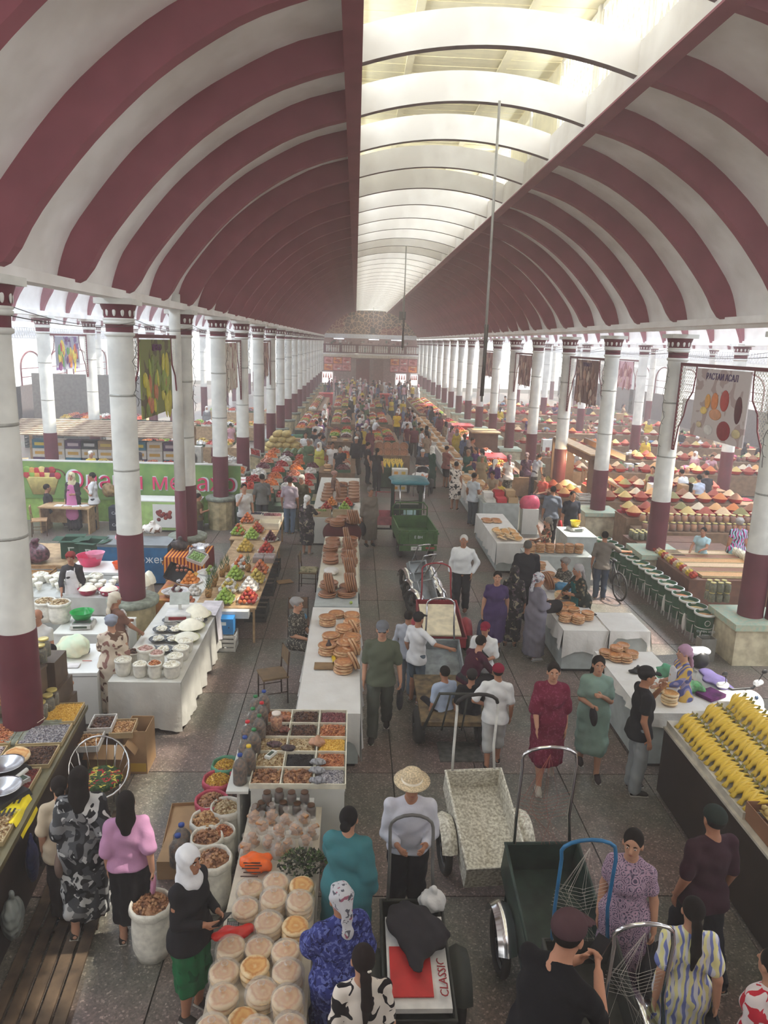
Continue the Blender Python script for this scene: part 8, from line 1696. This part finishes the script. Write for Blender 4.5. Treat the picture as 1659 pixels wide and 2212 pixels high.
fstall(-9.6,-5.4,27.0,28.2,'left aisle stall behind the crimson cloth',.9,m=WOOD)
for i,(x,y) in enumerate([(6.0,31.5),(6.5,44),(5.6,58),(-2.6,68),(3.0,69)]): t = thing('red_canopy',f'small bright red covered stand, {ordn(i)} down the nave','stand',(x,y,0)); MB().box((0,0,.5),(1.2,1.6,1.0)).build('body',RC,t); MB().box((0,0,1.02),(1.3,1.7,.05)).build('top',RED,t)
t = thing('brown_hutch','brown timber kiosk box on the right of the aisle','kiosk',(6.35,35.6,0)); MB().box((0,0,.8),(1.2,1.4,1.6)).build('walls',mat('hutch',(110,76,60),.7),t); MB().box((0,0,1.63),(1.4,1.6,.06)).build('roof_board',mat('stall_frame_light',(196,164,124)),t)
for nm_,L9 in FARB.items():
 src = bpy.data.meshes[nm_]; V0 = np.array([v.co[:] for v in src.vertices]); F0 = [tuple(p.vertices) for p in src.polygons]; F0 = F0[:]; k = MB()
 for (x,y,z,s_) in L9: k.add(V0 * s_ + np.array([x,y,z]),F0,0,True)
 tag(k.build('flatbread_piles',src.materials[0]),f'{"pale" if "0" not in nm_ else "golden"} round breads piled on the further tables, {len(L9)} pieces joined'.replace(f', {len(L9)} pieces joined',f' of kind {ORD[len(nm_) % 9]}'),'bread',kind='stuff')
for i in range(16): carton(f'{["blue", "tan", "green"][i % 3]} carton in the stacks along the left columns, {ordn(i)}',-3.0 - .5 * (i % 2),35.5 + (i // 4) * 1.4,(i % 4 // 2) * .35,.5,.4,.34,[(60,120,150),(176,142,104),(70,120,80)][i % 3],open_=False)
hz = bpy.data.materials.new('haze'); hz.use_nodes = True; nt_h = hz.node_tree; nt_h.nodes.clear(); vo = nt_h.nodes.new('ShaderNodeVolumeScatter'); vo.inputs['Density'].default_value = 0.005; vo.inputs['Anisotropy'].default_value = .3; vo.inputs['Color'].default_value = (.95,.93,.95,1)
ou = nt_h.nodes.new('ShaderNodeOutputMaterial'); nt_h.links.new(vo.outputs[0],ou.inputs['Volume'])
hb = MB().box((2,44,5.6),(46,104,11.4)); tag(hb.build('air_haze',hz),'thin bright haze filling the whole market hall','haze',kind='stuff')
# ================================================================ people
def F(px,py,z): q = P(px,py,z); return q.x,q.y
SK1 = (188,140,114); SK2 = (170,120,94); BK = (34,32,36)
pr_leaf = mat_print('leaf_print',(34,34,38),[(120,120,122),(190,190,190),(70,72,76)],'blotch',5,.56); pr_rose = mat_print('rose_print',(150,132,150),[(84,74,96),(176,144,164)],'rings',13,.5); pr_ikat = mat_print('ikat_print',(214,214,220),[(120,130,190),(226,220,160)],'stripe',5.5,.62)
pr_blue = mat_print('blue_print',(52,60,124),[(30,34,84),(96,106,170)],'blotch',22,.56); pr_redw = mat_print('red_white_print',(226,214,214),[(196,40,60)],'blotch',9,.56); pr_bw = mat_print('bw_print',(226,216,206),[(34,30,34)],'blotch',9,.55); pr_small = mat_print('small_print',(62,60,56),[(150,144,132)],'blotch',34,.58); pr_flor = mat_print('floral_print',(212,196,176),[(150,110,100),(110,84,70)],'blotch',5,.6); pr_scarf = mat_print('scarf_print',(190,190,196),[(150,90,110),(90,90,100)],'blotch',16,.62); pr_camo = mat_print('dark_floral',(46,44,46),[(150,140,120),(96,80,90)],'blotch',8,.6); pr_green = mat_print('green_floral',(44,50,46),[(120,110,90)],'dots',10,.5); pr_mix = mat_print('multi_print',(150,140,170),[(206,170,90),(90,96,150)],'stripe',4,.6)
pr_pinkp = mat_print('pink_swirl',(206,90,160),[(40,40,50),(150,200,210)],'stripe',5,.62); pr_wine = mat_print('wine_print',(112,28,56),[(134,60,84)],'blotch',30,.6)
def bagx(col,size=(.13,.06,.17),hand=1,drop=.22,m=None,name='handbag',strap=False):
 def f(o,J):
  w = J['wr',hand] + J['hd',hand] * .09; I = Iso(.018); c = w - Vector((0,0,drop)); I.cap(c + Vector((0,-size[0] * .6,-.02)),c + Vector((0,size[0] * .6,-.02)),size[2] * .8,None,.03,((1,0,0),.4)); ob(name,I.mesh('bag',m or CLOTH),o,color=col)
  MB().tube([c + Vector((0,-.07,.1)),w + Vector((0,0,.01)),c + Vector((0,.07,.1))],.007,5).build('bag_strap',mat('strap_black',(40,38,40)),o)
 return f
def device(hand=1,size=(.08,.15,.012),name='phone',both=True):
 def f(o,J):
  a = J['wr',1] + J['hd',1] * .09; b = J['wr',-1] + J['hd',-1] * .09; c = (a + b) / 2 if both else (a if hand == 1 else b)
  MB().box(c + Vector((0,.03,.02)),size,rot=Matrix.Rotation(.5,3,'X')).build(name,mat('phone_black',(30,30,34),.2),o)
 return f
NV = .0095
person('woman in white headscarf, black cardigan and green apron holding a phone beside the bread',*F(405,1860,1.52),-118,1.62,NV,kind='skirt',top=BK,bottom=(30,96,60),botmat=mat_print('green_skirt',(34,100,62),[(26,80,50)],'blotch',6,.6),sleeve=1.85,head='hijab',headcol=(226,226,230),L='fwd',R='fwd',skin=SK2,hem=.32,fat=1.12,extra=device(size=(.17,.09,.012)))
person('woman with black hair in black and grey leaf print, seen from behind',*F(172,1700,1.55),10,1.72,NV,kind='dress',topmat=pr_leaf,sleeve=1.0,head='long',L='down',R='swing',stride=.3,skin=SK1,hem=.22,loose=.03,fat=1.1,face=False,extra=bagx((120,100,90),hand=-1,drop=.0))
person('small woman in a cream blouse half hidden behind the leaf print woman',*F(128,1705,1.42),25,1.52,NV,kind='skirt',top=(196,180,156),bottom=(56,48,46),sleeve=.8,head='bun',skin=SK1,face=False,loose=.02)
person('girl in pink blouse and long black skirt with a pink bag, walking away',*F(272,1745,1.45),12,1.58,NV,kind='skirt',top=(190,140,176),bottom=(26,24,28),sleeve=.9,loose=.03,head='long',L='down',R='swing',skin=SK1,hem=.3,face=False,topz=.92,extra=bagx((190,130,160),(.07,.04,.09),1,.06))
person('woman with black ponytail in teal top and white sleeve at the bread table',*F(752,1785,1.5),-15,1.65,NV,kind='dress',top=(64,122,130),sleeve=1.7,loose=.05,head='bun',hair=(22,20,22),L='reachd',R='down',skin=SK1,hem=.25,fat=1.15,face=False)
person('woman in grey flowered headscarf and bright blue dress facing the bread',*F(738,1948,1.58),25,1.68,NV,kind='dress',topmat=pr_blue,sleeve=.9,loose=.04,head='scarf',headmat=pr_scarf,L='reachd',R='down',skin=SK2,hem=.2,fat=1.2,face=False)
def clip_(o,J):
 h = J['head'] + J['HR'] @ Vector((.02,-.13,.02)); k = MB(); k.ball(h,(.012,.006,.012),8,5); k.ball(h + Vector((.012,0,.004)),(.010,.006,.010),8,5); k.build('hair_clip',mat('pearl',(240,232,220),.2),o)
person('woman with long dark ponytail and heart clip in black and cream print',*F(785,2085,1.55),8,1.66,.009,kind='dress',topmat=pr_bw,sleeve=.8,head='pony',skin=SK1,hem=.3,face=False,hair=(34,24,24),extra=clip_)
person('man in straw hat and white shirt holding the cart handle',*F(888,1690,1.62),180,1.74,NV,top=(206,206,216),bottom=(26,24,30),sleeve=1.7,head='hat',L='fwd',R='fwd',headmat=None,skin=SK2,loose=.012,lean=6,fat=1.05,topz=.9)
person('man in plum cap and black shirt looking down at his phone',*F(1160,2075,2.45),-50,1.80,.008,z=.80,top=(24,23,28),bottom=(30,30,34),sleeve=.9,head='cap',headcol=(82,58,64),L='phone',R='phone',lean=26,skin=(196,142,116),extra=device())
person('woman in lilac rose print dress with black bag, looking left',*F(1368,1822,1.6),150,1.70,NV,kind='dress',topmat=pr_rose,sleeve=.55,head=('bun'),L='carry',R='down',stride=.25,skin=SK1,hem=.14,loose=.01,extra=bagx(BK,(.15,.06,.24),-1,.30,name='shopping_bag'))
person('man in dark plum shirt and green black cap walking away',*F(1545,1775,1.65),10,1.75,NV,top=(58,34,44),bottom=(38,38,44),sleeve=.9,head='skullcap',headcol=(34,44,40),L='down',R='down',stride=-.45,fat=1.15,skin=SK2,face=False)
person('woman with ponytail in blue and cream zigzag dress with black shoulder bag',*F(1498,1975,1.55),-10,1.65,NV,kind='dress',topmat=pr_ikat,sleeve=.7,head='pony',L='swing',R='swing',stride=.2,skin=SK1,hem=.3,loose=.02,face=False,extra=bagx(BK,(.12,.06,.16),1,.10))
person('woman in red and white flowered dress at the right edge',*F(1672,2095,1.55),20,1.66,.012,kind='dress',topmat=pr_redw,sleeve=.6,head='bun',skin=SK1,face=False)
person('woman in long wine red tunic walking toward the camera',*F(1195,1455,1.58),172,1.70,NV,kind='dress',topmat=pr_wine,sleeve=1.0,head='bun',L='down',R='swingf',stride=.38,skin=SK1,hem=.34,loose=.035,fat=1.1,shoe=(170,160,146))
person('woman in sage green dress holding a phone and black pouch',*F(1293,1437,1.58),170,1.68,NV,kind='dress',top=(132,158,146),sleeve=.7,head='long',L='hold',R='fwd',stride=-.3,skin=SK1,hem=.34,loose=.02,shoe=(60,50,50),extra=bagx(BK,(.08,.04,.14),1,.10))
def logo(o,J):
 h = J['head'] + J['HR'] @ Vector((0,.075,.09)); MB().ball(h,(.045,.03,.035),10,6).build('cap_patch',mat('patch_white',(230,230,228)),o)
person('man in black shirt, grey jeans and black and white cap at the bread cabinet',*F(1393,1468,1.6),-95,1.74,NV,top=(30,30,34),bottom=(150,156,158),sleeve=.5,head='cap',headcol=(32,30,32),L='chin',R='down',loose=.012,skin=SK2,extra=logo)
person('boy in maroon cap and white printed tee walking away',*F(1076,1455,1.4),-8,1.50,NV,top=(222,222,222),bottom=(190,190,188),kind='capri',sleeve=.8,head='cap',headcol=(130,24,52),L='hip',R='down',stride=.3,skin=SK2,loose=.015,face=False)
def seat(lab,px,py,zt,**k): q = P(px,py,zt); s_ = k.pop('H',1.45); person(lab,q.x,q.y,k.pop('h',0),s_,NV,z=k.pop('z0',.12),pose='sit',**k)
seat('boy in pale blue shirt sitting on the trailer with feet up',962,1442,1.22,h=25,top=(170,184,208),bottom=(34,34,40),kind='shorts',sleeve=.8,L='down',R='down',skin=SK2,face=False); seat('boy in black lettered tee sitting on the trailer',1020,1450,1.22,h=-10,top=(30,30,34),bottom=(40,40,46),sleeve=.8,head='cap',headcol=(44,40,40),L='down',R='lap',skin=SK2,face=False)
seat('youth in dark maroon shirt bending over his phone on the trailer',1012,1382,1.28,h=-60,H=1.6,top=(72,24,46),bottom=(50,48,52),sleeve=.9,lean=25,L='reachd',R='reachd',skin=(196,146,120),extra=device())
person('boy in maroon cap and white tee with black strap across his chest',*F(1048,1360,1.36),160,1.45,NV,top=(222,222,222),bottom=(214,214,212),kind='shorts',sleeve=.9,head='cap',headcol=(130,24,52),L='fwd',R='fwd',skin=SK2,loose=.02,extra=lambda o,J: MB().tube([J['neck0'] + Vector((.10,.09,.0)),J['chest'] + Vector((0,.155,-.05)),J['waist'] + Vector((-.15,.12,-.02))],.022,6).build('strap',mat('strap_black',(40,38,40)),o))
person('boy in black cap, white tee and denim shorts leaning on the grey cart',*F(903,1340,1.42),-50,1.52,NV,top=(222,222,224),bottom=(86,100,112),kind='shorts',sleeve=.8,head='cap',headcol=(34,32,34),L='down',R='out',skin=SK2,shoe=(190,186,180)); person('boy in grey shirt and trousers standing behind the white tee boy',*F(882,1332,1.38),-20,1.45,.012,top=(166,170,180),bottom=(130,140,152),sleeve=1.6,head='short',skin=SK2,face=False)
def shades(o,J):
 for s_ in (-1,1): MB().ball(J['head'] + J['HR'] @ Vector((s_ * .033,.088,.008)),(.026,.010,.018),10,6).build('sunglass_lens',mat('phone_black',(30,30,34)),o)
 bagx(BK,(.12,.05,.15),-1,.16)(o,J)
person('man in olive shirt, trousers and grey cap wearing sunglasses',*F(826,1365,1.62),175,1.75,NV,top=(88,94,78),bottom=(78,82,74),sleeve=.85,head='cap',headcol=(110,112,118),L='carry',R='down',stride=.35,skin=SK1,loose=.014,extra=shades)
person('old man with white hair, white shirt and dark trousers in the aisle',*F(1002,1170,1.62),165,1.74,.011,top=(224,226,226),bottom=(46,46,52),sleeve=1.8,head='short',hair=(200,198,194),L='pocket',R='down',stride=.2,skin=SK2,loose=.012,fat=1.1,topz=.92,shoe=(110,70,56))
person('woman in purple blouse and dark skirt with sunglasses on her head',*F(1075,1245,1.55),168,1.62,.011,kind='dress',top=(72,54,96),sleeve=.6,head='bun',L='swing',R='carry',stride=.2,skin=SK1,fat=1.22,hem=.3,extra=bagx((50,56,76),(.16,.07,.26),1,.26,name='shopping_bag'))
person('woman in long grey dress and grey patterned scarf at the bread table',*F(1163,1250,1.58),-75,1.66,.011,kind='dress',top=(122,118,130),sleeve=1.6,head='scarf',headmat=pr_scarf,L='fwd',R='fwd',skin=SK1,hem=.12,loose=.03,fat=1.15,shoe=(200,200,200),extra=bagx(BK,hand=1,drop=.05)); person('woman in black and cream patterned dress and scarf facing the breads',*F(1112,1235,1.52),-10,1.6,.012,kind='dress',topmat=pr_camo,sleeve=1.5,head='hijab',headmat=pr_camo,L='carry',R='carry',skin=SK2,hem=.15,face=False,extra=bagx(BK,(.15,.06,.24),-1,.26,name='shopping_bag'))
person('broad man in black tee with grey hair, back to the camera',*F(1140,1180,1.66),-5,1.75,.012,top=(34,34,42),bottom=(46,46,52),sleeve=.9,head='short',hair=(90,86,82),L='down',R='fwd',fat=1.22,skin=SK2,face=False,loose=.02); person('woman seller in green apron over black print leaning on the table',*F(1264,1232,1.5),100,1.62,.011,kind='dress',topmat=pr_green,sleeve=1.6,head='scarf',headcol=(160,156,156),apron=(30,96,96),L='fwd',R='reachd',lean=14,skin=SK2,fat=1.2,hem=.3)
def person_sit(lab,px,py,z,h,**k): q = P(px,py,z); person(lab,q.x,q.y,h,k.pop('H',1.66),k.pop('vox',.012),pose='sit',**k)
person_sit('seated seller in grey cap and dark print reaching over the breads',1222,1212,1.2,120,kind='dress',topmat=pr_small,sleeve=1.7,head='turban',headcol=(130,124,120),L='reach',R='lap',skin=SK2); person('woman seller in lilac headscarf and white apron beside the motorcycle',*F(1480,1412,1.5),95,1.6,NV,kind='dress',topmat=pr_mix,sleeve=1.5,head='scarf',headcol=(176,140,164),apron=(222,222,228),L='reach',R='fwd',skin=(196,150,128),fat=1.1,hem=.2)
person('boy in grey tee and jeans holding the bicycle',*F(1307,1160,1.5),-12,1.6,.012,top=(120,112,104),bottom=(70,80,96),sleeve=.9,L='down',R='out',skin=SK2,face=False); person('man in grey tee holding a red bag, seen from behind',*F(1195,1062,1.62),-5,1.75,.014,top=(112,118,130),bottom=(36,36,42),sleeve=.9,L='down',R='carry',skin=SK2,fat=1.1,face=False,extra=bagx((214,60,66),(.04,.03,.2),1,.14)); person('man in black tee and trousers facing the camera beside the grey tee man',*F(1237,1072,1.62),185,1.74,.014,top=(38,40,50),bottom=(34,36,42),sleeve=.9,L='down',R='down',stride=.3,skin=SK2,fat=1.05)
person_sit('seated woman in flowered dress and grey scarf by the flat breads',1185,1122,1.22,80,kind='dress',topmat=mat_print('spring_floral',(110,90,74),[(214,196,160),(196,110,90),(70,60,50)],'blotch',8,.56),sleeve=1.0,head='scarf',headcol=(130,124,116),L='chin',R='lap',skin=SK1)
person_sit('seated woman in dark speckled dress and grey turban beside the bread table',640,1303,1.22,-120,H=1.72,vox=.011,kind='dress',topmat=pr_small,sleeve=.9,head='turban',headcol=(150,146,144),L='lap',R='lap',skin=SK1)
person('woman in cream floral dress and grey turban at the near freezer',*F(240,1345,1.55),15,1.64,.011,kind='dress',topmat=pr_flor,sleeve=1.6,head='turban',headcol=(140,146,160),L='reachd',R='down',skin=SK1,fat=1.2,hem=.1,face=False); person('woman in brown dress, cream scarf and white apron by the round plinth',*F(247,1295,1.55),-40,1.64,.012,kind='dress',top=(122,88,76),sleeve=.6,head='scarf',headcol=(206,196,178),apron=(226,222,218),L='fwd',R='reachd',skin=SK2,hem=.2)
person('woman in red knitted hat and white apron behind the curd cones',*F(155,1208,1.45),190,1.6,.012,kind='dress',top=(58,54,56),sleeve=1.5,head='turban',headcol=(130,40,38),apron=(226,222,222),L='down',R='reachd',lean=8,skin=SK2); person('bald man in white shirt behind the nut sacks at the left',*F(82,1340,1.45),170,1.6,.013,top=(196,194,190),bottom=(60,60,64),head='bald',hair=(90,84,80),skin=SK2,L='fwd',R='down')
person('man in white shirt partly behind the jar tower',*F(112,1440,1.2),150,1.5,.013,top=(206,202,206),bottom=(60,60,64),head='short',skin=SK2,R='fwd',L='hip')
person('woman in black and white floral dress and white scarf reaching to the cart',*F(663,1080,1.52),-25,1.62,.013,kind='dress',topmat=pr_bw if 0 else pr_camo,sleeve=1.2,head='scarf',headcol=(226,226,224),L='down',R='reach',skin=SK1,hem=.3,fat=1.15,face=False,shoe=(150,140,130)); person('woman in long grey robe and flat cap walking in the aisle',*F(800,1062,1.58),-160,1.68,.013,kind='dress',top=(118,108,98),sleeve=1.7,head='turban',headcol=(110,104,98),L='down',R='carry',hem=.2,loose=.03,fat=1.1,skin=SK2,face=False,extra=bagx(BK,(.15,.06,.24),1,.2,name='shopping_bag'))
M_ = [('man in grey tee at the fruit display, back to the camera',566,1033,5,dict(top=(110,108,104),bottom=(70,72,76),sleeve=.9,face=False)),('man in pale pink shirt and blue jeans at the fruit display',626,1040,-5,dict(top=(170,156,166),bottom=(100,120,142),sleeve=.8,face=False)),('woman in green dress and white scarf beside the pink shirt man',652,1035,160,dict(kind='dress',top=(74,70,50),head='scarf',headcol=(206,200,190),sleeve=1.3)),('man in white vest talking behind the striped stall',527,1055,200,dict(top=(196,196,194),bottom=(60,60,64),sleeve=.6,R='chin')),
      ('man in black tee reading at the office desk, standing side',200,1030,95,dict(top=(222,222,224),bottom=(48,52,60),sleeve=.8,L='hold',R='hold')),('woman in pink apron and cream scarf behind the office desk',155,1030,180,dict(kind='dress',top=(56,50,52),head='hijab',headcol=(206,196,160),apron=(200,120,166),sleeve=1.6,L='fwd',R='down')),('boy with dark hair in green by the double column',428,1075,-60,dict(top=(84,70,36),bottom=(60,56,50),H=1.4)),
      ('woman in yellow dress and white headscarf at the fruit display',690,962,150,dict(kind='dress',top=(196,190,90),head='hijab',headcol=(226,224,218),sleeve=1.5)),('woman in white apron over brown dress beside the yellow dress woman',672,955,185,dict(kind='dress',top=(150,116,96),head='hijab',headcol=(206,204,200),apron=(226,226,224),sleeve=1.3)),('man in white tee and dark hair beyond the fruit boxes',660,940,190,dict(top=(226,226,226),bottom=(60,60,66))),('man in white tee behind the black tee man',718,962,200,dict(top=(226,226,226),bottom=(70,66,66))),('stout man in black tee leaning at the central stall',735,970,185,dict(top=(44,46,52),bottom=(80,90,104),fat=1.2)),('seated seller in brown with white apron at the central stall',722,1025,-70,dict(kind='dress',top=(120,92,80),head='turban',headcol=(190,150,140),apron=(222,220,222),sleeve=1.7,L='reach',R='reach',H=1.45)),
      ('tall man in black tee and trousers, side view in the aisle',795,962,-80,dict(top=(40,38,44),bottom=(40,38,42))),('woman in black top and trousers with a ponytail',815,975,-20,dict(top=(40,38,44),bottom=(38,36,40),head='pony',face=False)),('old man in black coat and white cap walking',770,950,160,dict(top=(50,46,50),bottom=(90,80,72),head='skullcap',headcol=(226,224,218),sleeve=1.8,loose=.03,stride=.3)),('man in yellow tee and white cap',858,893,180,dict(top=(226,184,40),bottom=(50,50,56),head='cap',headcol=(230,230,230))),('man in white shirt pushing a cart in the aisle',880,905,175,dict(top=(214,214,222),bottom=(50,50,56),sleeve=1.7,L='push',R='push')),('man in dark waistcoat over a pale shirt behind the sack cart',913,978,180,dict(top=(60,58,62),bottom=(70,56,60),head='skullcap',headcol=(200,204,204),sleeve=.8,L='fwd',R='fwd')),('woman in dark green dress and white headscarf beside the waistcoat man',934,970,-60,dict(kind='dress',top=(40,76,64),head='hijab',headcol=(226,222,214),sleeve=1.7,hem=.05)),
      ('man in brick tee and black shorts at the right bread table',965,970,-60,dict(top=(150,90,84),bottom=(40,40,44),kind='shorts',R='reach',L='fwd')),('woman in black and white print dress at the right bread table',986,1005,-20,dict(kind='dress',topmat=pr_bw,sleeve=.4,hem=.4,face=False)),('man in white tee and grey trousers at the cream counter',1024,1030,-50,dict(top=(200,206,212),bottom=(78,86,96),face=False,fat=1.1)),('woman with long black hair in a grey blouse',922,925,-30,dict(top=(150,146,140),bottom=(44,42,46),head='long',face=False)),('seller in green apron behind the right bread table',1012,978,150,dict(kind='dress',top=(50,90,80),head='scarf',headcol=(150,130,110),L='reach')),('woman in tan embroidered dress with a hand on her hip',1042,990,170,dict(kind='dress',top=(150,134,110),head='turban',headcol=(150,140,130),L='hip')),('woman in beige bending with a green bag',1070,1020,150,dict(kind='dress',top=(160,140,116),lean=25,L='reach',R='reach')),('woman in white blouse and print skirt from behind',1100,990,5,dict(kind='skirt',top=(216,210,208),botmat=pr_small,head='scarf',headcol=(150,110,120),face=False)),('woman in purple print dress from behind',1138,985,-10,dict(kind='dress',topmat=mat_print('purple_print',(96,70,92),[(60,44,62)],'blotch',12,.5),head='scarf',headcol=(130,110,110),face=False)),('man in grey shirt bending at the spice tables',1155,985,-60,dict(top=(170,176,190),bottom=(60,60,70),lean=25,face=False)),
      ('seated boy in orange tee and dark apron by the lit stall',1175,1030,120,dict(top=(206,90,80),bottom=(56,50,62),pose='sit',L='lap',R='lap')),('boy in pale blue tee sorting goods at the spice stall',1520,1150,130,dict(top=(170,200,206),bottom=(70,70,80),H=1.45,L='reach',R='reachd')),('woman in pink swirl print and grey scarf at the spice stall',1598,1130,-5,dict(kind='dress',topmat=pr_pinkp,head='turban',headcol=(170,164,160),fat=1.15,face=False)),('woman in camouflage sleeve and plum apron among the spices',1410,1015,150,dict(kind='dress',top=(140,140,110),head='bun',apron=(90,44,66),R='down',L='reachd')),('man in black shirt seen from behind at the spice tables',1533,1025,10,dict(top=(60,58,62),bottom=(50,50,56),lean=15,face=False)),('man in pale checked shirt at the spice tables',1517,1035,20,dict(top=(186,196,214),bottom=(60,60,70),lean=12,face=False)),('man in white shirt bending over the spices',1490,1020,30,dict(top=(222,222,226),bottom=(60,60,70),lean=30,face=False)),
      ('man in white tee by the left columns with a shopping bag',684,915,30,dict(top=(214,214,216),bottom=(90,60,56),face=False)),('dark dressed woman walking at the left of the far aisle',778,865,5,dict(kind='dress',top=(44,42,46),head='short',face=False)),('man in olive tee with raised arm in the far aisle',795,858,-10,dict(top=(64,78,58),bottom=(50,50,54),L='out',face=False)),('man in dark blue leaning over crates in the far aisle',755,880,40,dict(top=(50,48,54),bottom=(50,48,52),L='reach',face=False)),('man in pink shirt seen from behind in the far right aisle',891,890,0,dict(top=(190,170,176),bottom=(60,58,66),face=False)),('man in white tee bending over far bananas',805,905,-70,dict(top=(222,222,226),bottom=(60,60,66),lean=25,R='reach'))]
for lab,px,py,h,kw in M_:
 hh = kw.pop('H',1.7); sit = kw.get('pose') == 'sit'; q = P(px,py,(1.2 if sit else hh - .1)); kw.setdefault('L','fwd' if (px * 7) % 3 == 0 else 'down'); kw.setdefault('R','fwd' if (px * 5) % 4 == 0 else 'down')
 person(lab,q.x,q.y,h,hh,.014 if py > 1000 else .018,skin=SK1 if px % 2 else SK2,**kw)
q = P(100,1050,1.25); person('man in black seated at the office desk',q.x,q.y,-60,1.7,.014,pose='sit',top=(40,40,44),bottom=(40,40,46),L='lap',R='lap',skin=SK2)
# crowd in the distance: copies of a few figures in their own colours
PT = []
def proto(**k): o,J = person('x',0,-30,0,1.68,.024,face=False,**k); PT.append(o)
proto(top=(200,200,200),bottom=(50,50,56),L='fwd',R='down',stride=.25); proto(top=(200,200,200),bottom=(50,50,56),L='down',R='down',stride=-.3,head='cap'); proto(kind='dress',head='scarf',headcol=(220,220,220),L='fwd',R='down',sleeve=1.2); proto(kind='dress',head='hijab',headcol=(220,220,220),L='down',R='carry',sleeve=1.5,fat=1.1); proto(kind='skirt',head='long',L='down',R='fwd'); proto(kind='dress',head='turban',pose='sit',L='lap',R='lap',sleeve=1.4); proto(top=(200,200,200),bottom=(60,60,66),lean=25,L='reach',R='reach')
CN = {(224,224,226): 'white',(46,44,48): 'black',(120,60,70): 'wine red',(96,110,140): 'blue grey',(196,150,160): 'pink',(90,110,80): 'green',(150,130,110): 'tan',(130,130,134): 'grey',(206,180,70): 'yellow',(90,60,110): 'purple'}
KN = ['walking figure with bare head','walking figure in a cap','standing woman in a headscarf','standing woman in a wrapped veil','woman with long hair','seated seller in a turban','stooping figure']
r9 = random.Random(21); cl = list(CN); used = {}
def put(x,y,k_,zone,z=0):
 c = r9.choice(cl); b_ = r9.choice([(50,50,56),(60,56,66),(96,110,130),(90,80,76)]); hc_ = r9.choice([(226,224,220),(150,140,136),(196,150,160),(60,56,60)]); lab = f'{KN[k_]} wearing {CN[c]} {zone}'
 used[lab] = used.get(lab,0) + 1
 if used[lab] > 1: lab += ', ' + ORD[min(used[lab] - 1,18)]
 dup(PT[k_],(x,y,z),r9.uniform(0,6.28),lab,'crowd ' + zone,scale=r9.uniform(.93,1.03),colors=dict(shirt=c,dress=c,trousers=b_,skirt=b_,headscarf=hc_,cap=hc_))
taken = []
def free(x,y,d=.55):
 for a,b in taken:
  if (a - x) ** 2 + (b - y) ** 2 < d * d: return False
 taken.append((x,y)); return True
for zone,n,x0,x1,y0,y1,ks in [('in the far centre aisle',62,-1.2,3.6,53,84,[0,1,2,3,4]),('near the far gallery',40,-3,6.5,70,86.5,[0,1,2,3]),('past the banana cart',20,.2,.85,34,52,[0,1,2,3]),('in the right hand passage',18,2.7,3.8,33,54,[0,1,2,3,4]),('behind the right bread tables',20,5.0,5.15,24,52,[2,3,5,6]),('beside the left fruit stalls',14,-2.0,-1.5,27,52,[0,2,6]),('among the spice tables',42,8.6,20.5,0,0,[2,3,5,5,6]),('in the left aisle',12,-9.5,-5.4,0,0,[0,2,3])]:
 for i in range(n):
  for _ in range(12):
   x = r9.uniform(x0,x1)
   if zone == 'among the spice tables': y = rows[r9.randrange(3,10)][0] + 1.0 + r9.uniform(.3,.6)
   elif zone == 'in the left aisle': y = r9.choice([26.2,29.2,36.2,44,52.5])
   else: y = r9.uniform(y0,y1)
   if free(x,y): put(x,y,r9.choice(ks),zone); break
for o in PT:
 for ch in list(o.children): bpy.data.objects.remove(ch)
 bpy.data.objects.remove(o)
if 'x' in bpy.data.objects: bpy.data.objects.remove(bpy.data.objects['x'])
